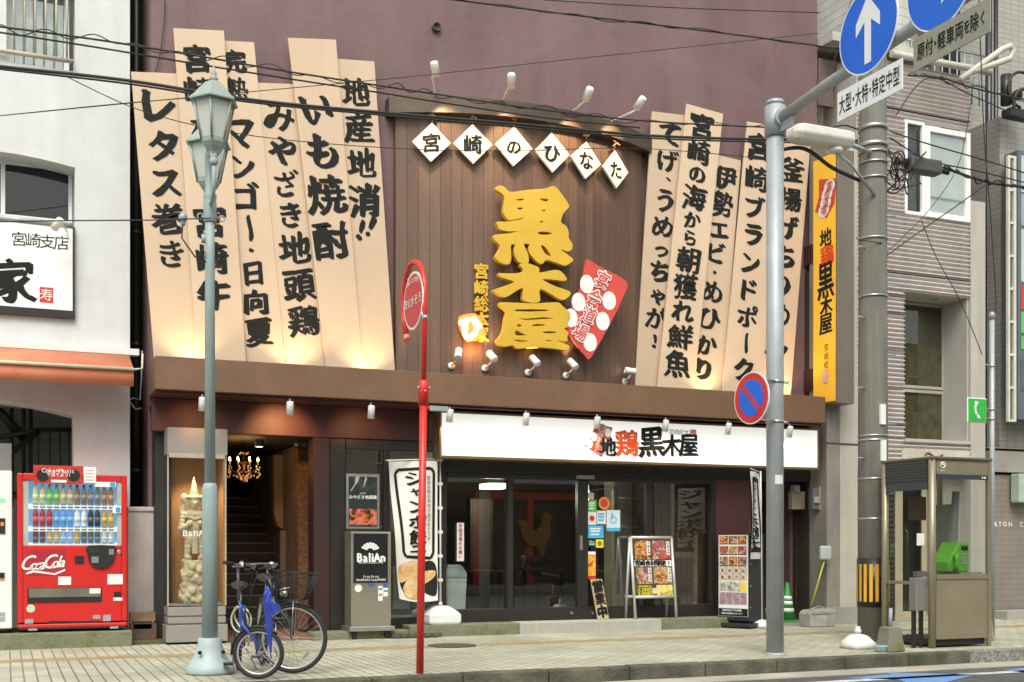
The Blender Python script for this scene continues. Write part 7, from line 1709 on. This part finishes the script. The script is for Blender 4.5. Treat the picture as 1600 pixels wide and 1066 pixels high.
# ---------------------------------------------------------------- bicycles (local frame: +X heading, front hub at the origin's x, z up)
bk_tyre = M['rubber']; bk_rim = mat('wheel_rim', (.55,.55,.54), .3, metal=.6)
def wheel(parent, nm, c, r, yaw, tw=.022, spokes=28):
    """wheel whose plane contains the heading turned by yaw"""
    Q = Matrix.Rotation(yaw, 4, 'Z'); c = Vector(c)
    m = MB(); m.lathe([(.018,-.045),(.022,-.03),(.015,0),(.022,.03),(.018,.045)], c, 12, Q @ Matrix.Rotation(R(90),4,'X')); w = m.build(nm, M['chrome'], parent)
    m = MB(); m.torus(c, r-tw, tw, Q, 56, 10); m.build('tyre', bk_tyre, w)
    m = MB(); m.torus(c, r-tw*2.05, tw*.55, Q, 56, 8); m.build('rim', bk_rim, w)
    m = MB()
    for k in range(spokes):
        a = 2*pi*k/spokes; s = (.03 if k % 2 else -.03); b = a+(.5 if k % 4 < 2 else -.5)
        p0 = Q @ Vector((.02*cos(b), s, .02*sin(b))); p1 = Q @ Vector(((r-tw*2.3)*cos(a), 0, (r-tw*2.3)*sin(a))); m.tube([c+p0, c+p1], .0016, 4, False)
    a = .9; p = Q @ Vector(((r*.62)*cos(-a), .0, (r*.62)*sin(-a))); m.box(-.012,.012,-.006,.006,-.035,.035, Matrix.Translation(c+p) @ Q @ Matrix.Rotation(a,4,'Y'))
    m.build('spokes', M['chrome'], w); return w
def guard(parent, c, r, yaw, a0, a1, mt, w=.028):
    Q = Matrix.Rotation(yaw, 4, 'Z'); c = Vector(c); m = MB(); n = 20; vs = []
    for i in range(n+1):
        a = a0+(a1-a0)*i/n
        for k in range(7):
            b = -1.3+2.6*k/6; rr = r-w*(1-cos(b))*.6; vs.append(c+(Q @ Vector((rr*cos(a), w*sin(b), rr*sin(a)))))
    m.add(vs, [(i*7+k, i*7+k+1, (i+1)*7+k+1, (i+1)*7+k) for i in range(n) for k in range(6)], True)
    o = m.build('mudguard', mt, parent); s = o.modifiers.new('thickness', 'SOLIDIFY'); s.thickness = .002; return o
def bicycle(name, label, pos, heading, steer, r, frame_m, kind, wb, sh, hh):
    pos = Vector(pos); rake0 = .30 if kind == 'city' else .26
    axx = -.05-sin(rake0)*(r+.09); hub = Vector((axx,0,0))+Matrix.Rotation(steer,3,'Z') @ Vector((-axx,0,0)); pos = pos-Matrix.Rotation(heading,3,'Z') @ hub
    t = thing(name, label, 'bicycle', pos, heading, 'bicycles parked by the lantern post', local=True)
    ST = Vector((-.02, 0, r+.0)); rake = .30 if kind == 'city' else .26
    fh = Vector((0,0,r)); rh = Vector((-wb,0,r))
    Q = Matrix.Rotation(steer, 4, 'Z')
    up = Vector((-sin(rake), 0, cos(rake)))
    hb = fh+Vector((-.05,0,0))+up*(r+.09); ht = hb+up*(.14 if kind == 'city' else .12)     # head tube
    ax = Vector((hb.x, 0, 0))
    def T(p): p = Vector(p)-ax; return (Q @ p)+ax                # turned by the steering
    fhT = T(fh)
    # frame
    bb = Vector((-wb*.56, 0, r*.86 if kind == 'city' else r*1.12)); st = bb+Vector((-.10,0,.40 if kind == 'city' else .30))
    m = MB()
    if kind == 'city':
        m.tube([hb+up*.02, bb+Vector((.1,0,.02)), bb], .017, 10); m.tube([ht-up*.02, bb+Vector((-.03,0,.16))], .015, 10)
    else:
        m.tube([hb+up*.04, bb+Vector((.05,0,.03)), bb], .024, 12)
    m.tube([bb, st], .017, 10); m.tube([hb, ht], .021, 12)
    for s in (-1, 1): m.tube([bb+Vector((0,s*.03,0)), rh+Vector((0,s*.06,0))], .009, 8); m.tube([st+Vector((0,s*.02,-.05)), rh+Vector((0,s*.06,0))], .008, 8)
    m.build('frame', frame_m, t)
    wheel(t, 'front_wheel', fhT, r, steer); wheel(t, 'rear_wheel', rh, r, 0)
    m = MB()
    for s in (-1, 1): m.tube([T(fh+Vector((0,s*.052,0))), T(fh+Vector((-.012,s*.052,r*.45))), T(hb+Vector((0,s*.045,-.05))), T(hb+Vector((0,s*.02,-.005)))], [.009,.012,.014,.014], 8)
    m.tube([T(hb), T(ht+up*.05)], .013, 10); m.build('fork', frame_m if kind != 'city' else mat('city_grey', (.10,.105,.11), .35, metal=.6), t)
    gm = M['black_plastic'] if kind == 'city' else M['black_plastic']
    guard(t, fhT, r+.018, steer, R(60) if kind == 'city' else R(45), R(185), gm); guard(t, rh, r+.018, 0, R(20), R(200), gm)
    # handlebar
    h0 = ht+up*.05; top = Vector((h0.x-.01, 0, hh)); m = MB(); m.tube([T(h0), T(top)], .013, 10)
    if kind == 'city':
        pts = [(.0,0,0),(.05,.08,.02),(.06,.16,.05),(.0,.24,.06),(-.12,.27,.05),(-.2,.275,.045)]
    else:
        pts = [(0,0,0),(.01,.10,.01),(0,.18,.035),(-.03,.27,.05)]
    for s in (-1, 1): m.tube([T(top+Vector((x,s*y,z))) for x, y, z in pts], .011, 8)
    hbar = m.build('handlebar', M['dark_chrome'], t)
    m = MB()
    for s in (-1, 1): a, b = pts[-2], pts[-1]; m.tube([T(top+Vector((a[0],s*a[1],a[2])).lerp(top+Vector((b[0],s*b[1],b[2])), .0) if False else top+Vector((a[0],s*a[1],a[2]))), T(top+Vector((b[0]+(b[0]-a[0])*.4, s*(b[1]+(b[1]-a[1])*.4), b[2])))], .017, 10)
    m.build('grips', M['rubber'], hbar)
    m = MB()
    for s in (-1, 1): a = pts[-2]; p = top+Vector((a[0]+.05, s*a[1]*.95, a[2]-.01)); b = pts[-1]; m.tube([T(p), T(p+Vector((.02,s*.03,-.02))), T(top+Vector((b[0]+.05, s*b[1], b[2]-.04)))], .006, 6); m.box(-.02,.02,-.02,.02,-.015,.015, Matrix.Translation(T(p)))
    m.build('brake_levers', M['dark_chrome'], hbar)
    m = MB(); 
    for s, q in ((-1,.16),(1,.2)): m.tube([T(top+Vector((.06,s*.12,.02))), T(top+Vector((.16,s*.10,-.05))), T(top+Vector((.12,s*.03,-.2))), T(hb+Vector((.05,s*.02,.0)))], .004, 5)
    m.build('brake_cables', M['wire'], hbar)
    # saddle
    sp = st+Vector((-.03,0,.0)); sd_ = Vector((st.x-.05, 0, sh)); m = MB(); m.tube([st, sd_], .013, 10); m.build('seat_post', M['chrome'], t)
    m = MB(); 
    secs = [(.14,.020,.018),(.08,.028,.026),(.0,.045,.032),(-.06,.075,.038),(-.11,.085,.038),(-.14,.06,.03)]; vs = []; n = 12
    for x, w, h_ in secs:
        for k in range(n): a = 2*pi*k/n; vs.append(sd_+Vector((x, w*cos(a), .03+h_*sin(a)*(1 if sin(a) > 0 else .8)+(.012 if x < -.1 else 0))))
    m.add(vs, [(i*n+k, i*n+(k+1)%n, (i+1)*n+(k+1)%n, (i+1)*n+k) for i in range(len(secs)-1) for k in range(n)]+[tuple(range(n)), tuple((len(secs)-1)*n+k for k in range(n))], True); m.build('saddle', mat('saddle_vinyl', (.028,.028,.028), .45) if kind != 'city' else bpy.data.materials['saddle_vinyl'], t)
    # cranks, chain case
    m = MB(); m.lathe([(.07,-.004),(.07,.004)], bb+Vector((0,-.05,0)), 24, Matrix.Rotation(R(90),4,'X')); m.tube([bb+Vector((0,-.07,0)), bb+Vector((.04,-.08,-.16))], .009, 8); m.tube([bb+Vector((0,.07,0)), bb+Vector((-.04,.08,.16))], .009, 8); m.build('crank', M['chrome'], t)
    for p in (bb+Vector((.04,-.12,-.16)), bb+Vector((-.04,.12,.16))):
        m = MB(); m.box(p.x-.045,p.x+.045,p.y-.045,p.y+.045,p.z-.012,p.z+.012); m.build('pedal', M['black_plastic'], t, bevel=.004)
    m = MB(); m.box(rh.x-.02, bb.x+.09, -.075, -.06, r*.93-.03, r*.93+.05); m.build('chain_case', M['black_plastic'], t, bevel=.01)
    m = MB(); m.tube([rh+Vector((.06,.07,-.02)), rh+Vector((.12,.17,-r+.005))], .009, 8); m.build('kickstand', M['chrome'], t)
    if kind == 'city':
        # basket in front of the head
        m = MB(); bx = [(.08,.30),(.08,.44)]
        z0, z1 = hb.z-.04, hb.z+.21
        def P(x, y, z): return T(Vector((hb.x+x, y, z)))
        r0 = [(.06,-.12),(.30,-.12),(.30,.12),(.06,.12)]; r1 = [(.03,-.17),(.40,-.17),(.40,.17),(.03,.17)]
        def rect(f): return [(a[0]+(b[0]-a[0])*f, a[1]+(b[1]-a[1])*f) for a, b in zip(r0, r1)]
        for f, rr in ((0,.004),(.28,.003),(.55,.003),(.8,.003),(1,.0065)):
            q = rect(f); z = z0+(z1-z0)*f; m.tube([P(*q[i % 4], z+(.03*f if i % 4 in (0,3) else 0)) for i in range(5)], rr, 6)
        for i in range(4):
            for k in range(9):
                g = k/9; a0, b0, a1, b1 = r0[i], r0[(i+1)%4], r1[i], r1[(i+1)%4]
                m.tube([P(a0[0]+(b0[0]-a0[0])*g, a0[1]+(b0[1]-a0[1])*g, z0), P(a1[0]+(b1[0]-a1[0])*g, a1[1]+(b1[1]-a1[1])*g, z1)], .0022, 4)
        for k in range(8):
            g = k/7; m.tube([P(.06+.24*g,-.12,z0), P(.06+.24*g,.12,z0)], .0022, 4); m.tube([P(.06,-.12+.24*g,z0), P(.30,-.12+.24*g,z0)], .0022, 4)
        m.build('basket', M['wire'], t)
        m = MB(); p = T(hb+Vector((.09,.03,.02))); m.lathe([(.012,-.05),(.03,-.03),(.034,.02),(.03,.025)], p, 14, Q @ Matrix.Rotation(R(90),4,'Y')); hl = m.build('headlight', M['chrome'], t)
        m = MB(); m.tube([T(hb+Vector((.02,s*.05,.02))) if False else T(hb+Vector((.02,0,.05))), T(hb+Vector((.15,0,.08)))], .008, 6)
        for s in (-1,1): m.tube([T(fh+Vector((0,s*.06,.01))), T(Vector((hb.x+.2,s*.08,z0)))], .004, 6)
        m.build('basket_stay', M['chrome'], t)
        m = MB(); p = T(top+Vector((.02,.1,.05))); m.ball(p, .03, 10); m.build('bell', M['chrome'], hbar)
    else:
        m = MB(); p = T(top+Vector((.05,-.07,.03))); m.box(-.03,.03,-.016,.016,-.02,.02, Matrix.Translation(p)); m.build('lamp', M['white_metal'], hbar)
        m = MB(); c = st+Vector((.12,0,-.03)); m.torus(c, .11, .010, Matrix.Rotation(.5,4,'Z') @ Matrix.Rotation(.3,4,'X'), 28, 8); m.torus(c+Vector((.01,0,-.02)), .12, .009, Matrix.Rotation(.8,4,'Z'), 28, 8); m.build('cable_lock', mat('cream_cable', (.52,.47,.33), .5), t)
    return t, T, hb
blue_m = mat('bike_blue', (.045,.085,.30), .3, metal=.35, var=.06)
f1 = onG(405, 1062)
r1_ = .238
hd1 = R(-97)          # heading: towards the road
st1 = R(72)
tb1, T1, hb1 = bicycle('folding_bicycle', 'small blue folding bicycle with blue umbrella, next to the lantern post', (f1.x, f1.y+.04, 0), hd1, st1, r1_, blue_m, 'fold', 1.0, .80, 1.02)
f2 = onG(459, 1053)
tb2, T2, hb2 = bicycle('city_bicycle', 'dark grey city bicycle with black wire basket behind the blue one', (f2.x, f2.y+.05, 0), R(-94), R(70), .335, mat('dark_bike_paint', (.035,.04,.045), .35, metal=.4), 'city', 1.08, .86, .99)
# umbrella hanging on the folding bike
W1 = Matrix.Translation(tb1.location) @ Matrix.Rotation(hd1, 4, 'Z')
top = W1 @ T1(hb1+Vector((-.0,0,.22))) ; top = onY(417, 916, f1.y-.0); bot = onY(423, 1021, f1.y-.02)
t = thing('folded_umbrella', 'folded blue umbrella hanging upright on the small blue bicycle', 'umbrella', bot)
ax = (bot-top); Lu = ax.length; m = MB(); n = 16; vs = []; prof = [(0,.010),(.04,.022),(.12,.034),(.25,.040),(.32,.036),(.4,.028),(.6,.026),(.8,.019),(.95,.010),(1,.005)]
Qd = ax.normalized().to_track_quat('Z','Y').to_matrix()
for f, rr in prof:
    for k in range(n): a = 2*pi*k/n+f*2; q = rr*(1+.28*sin(a*4+f*5)); vs.append(top+Qd @ Vector((q*cos(a), q*sin(a), f*Lu)))
m.add(vs, [(i*n+k, i*n+(k+1)%n, (i+1)*n+(k+1)%n, (i+1)*n+k) for i in range(len(prof)-1) for k in range(n)]+[tuple(range(n))], False)
um = mat('umbrella_blue', (.028,.055,.36), .5, var=.12, scale=10); m.build('canopy', um, t)
m = MB(); p = top+Qd @ Vector((.0,.0,.3*Lu)); m.add([p+Vector((.03,-.05,.04)), p+Vector((.11,-.06,0)), p+Vector((.08,-.05,-.05)), p+Vector((.03,-.05,-.09))], [(0,1,2,3)]); o = m.build('loose_flap', um, t); s = o.modifiers.new('thickness','SOLIDIFY'); s.thickness = .003
m = MB(); m.tube([top+Qd @ Vector((0,0,-.10)), top], .010, 8); m.tube([bot, bot+Qd @ Vector((0,0,.05))], .006, 8); m.build('shaft', M['black_plastic'], t)

# ---------------------------------------------------------------- the other side of the street (seen in the shop's glass)
OYf = -4.0
m = MB(); m.box(-60, 90, -20, -1.5, -.2, -.0); struct(m.build('far_pavement', M['concrete']))
def facade(x0, x1, h, mt, label, rows, y=OYf):
    t = thing('opposite_building', label, 'building', ((x0+x1)/2, y, 0), 0, 'buildings across the street')
    m = MB(); m.box(x0, x1, y-9, y, 0, h); m.build('wall', mt, t)
    n = max(2, int((x1-x0)/2.2))
    for rz_ in rows:
        for k in range(n):
            xa = x0+(x1-x0)*(k+.22)/n; xb = x0+(x1-x0)*(k+.78)/n
            m = MB(); m.box(xa-.06, xb+.06, y+.002, y+.05, rz_-.06, rz_+1.36); f = m.build('window', M['white_metal'], t)
            g = MB(); g.box(xa, xb, y+.051, y+.056, rz_, rz_+1.3); g.build('pane', mat('opposite_pane', (.03,.035,.04), .08) if 'opposite_pane' not in bpy.data.materials else bpy.data.materials['opposite_pane'], f)
    return t
facade(-16, 2.5, 8.5, mat('opposite_grey', (.50,.49,.46), .8), 'grey rendered building across the street, far left', (4.0,))
facade(2.6, 10.5, 7.5, mat('opposite_beige', (.55,.52,.45), .8), 'beige building across the street with upper windows', (4.2,))
t = facade(10.6, 19.5, 8.0, mat('opposite_white', (.62,.61,.58), .8), 'pale building with red framed shopfront across the street', (4.2,))
m = MB(); m.box(11.0,19.0,OYf+.01,OYf+.06,.05,3.0); m.build('shop_opening', mat('opposite_dark', (.035,.032,.03), .5), t)
m = MB(); m.box(13.6,19.0,OYf+.061,OYf+.25,2.75,3.0); 
for x in (13.6,15.4,17.2,18.8): m.box(x,x+.2,OYf+.061,OYf+.25,.05,2.749)
m.build('red_frame', M['red'], t)
m = MB(); m.box(10.9,19.1,OYf+.02,OYf+.5,3.05,3.25); m.build('canopy', M['dark_brown'], t)
# golden rooster ornament and a parked motorcycle in front of it
rp = [(0,0),(.12,.02),(.16,.25),(.42,.30),(.62,.52),(.70,.80),(.86,.98),(.62,1.02),(.48,.86),(.30,.70),(.12,.78),(.02,.98),(.04,1.16),(-.08,1.25),(-.20,1.18),(-.30,1.06),(-.18,1.0),(-.22,.70),(-.12,.42),(-.02,.28)]
v, f = shape2d([smoothp([(x*1.1, y*1.1) for x, y in rp], 1)], .12, .02)
m = MB(); m.add([Vector((15.9-p.x, OYf+.34+p.z, .95+p.y)) for p in v], f); tag(m.build('rooster_ornament', mat('dull_ochre', (.34,.18,.03), .6)), 'golden rooster ornament on the shop across the street', 'ornament')
t = thing('motorcycle', 'dark parked motorcycle in front of the red framed shop across the street', 'motorcycle', (15.2, OYf+1.5, 0))
ym_ = OYf+1.5
for x in (14.55, 15.9): m = MB(); m.torus((x, ym_, .31), .25, .06, None, 28, 8); m.build('wheel', M['rubber'], t)
m = MB(); m.ball((15.1,ym_,.78), (.32,.14,.15), 12); m.ball((15.15,ym_,.48), (.28,.16,.2), 12); m.build('tank', M['black_plastic'], t)
m = MB(); m.ball((15.6,ym_,.8), (.35,.13,.08), 12); m.build('seat', M['rubber'], t)
m = MB(); m.tube([(14.55,ym_,.31),(14.8,ym_,.98),(14.86,ym_-.3,1.05)], .022, 8); m.tube([(14.8,ym_,.98),(14.86,ym_+.3,1.05)], .018, 8); m.tube([(15.9,ym_+.08,.31),(15.2,ym_+.1,.42)], .03, 8); m.build('fork', M['chrome'], t)
m = MB(); m.ball((14.68,ym_,.9), (.08,.09,.09), 10); m.build('headlight', M['chrome'], t)
facade(19.6, 40, 9.0, mat('opposite_tan', (.33,.29,.24), .8), 'tan building across the street, far right', (4.0, 6.4))
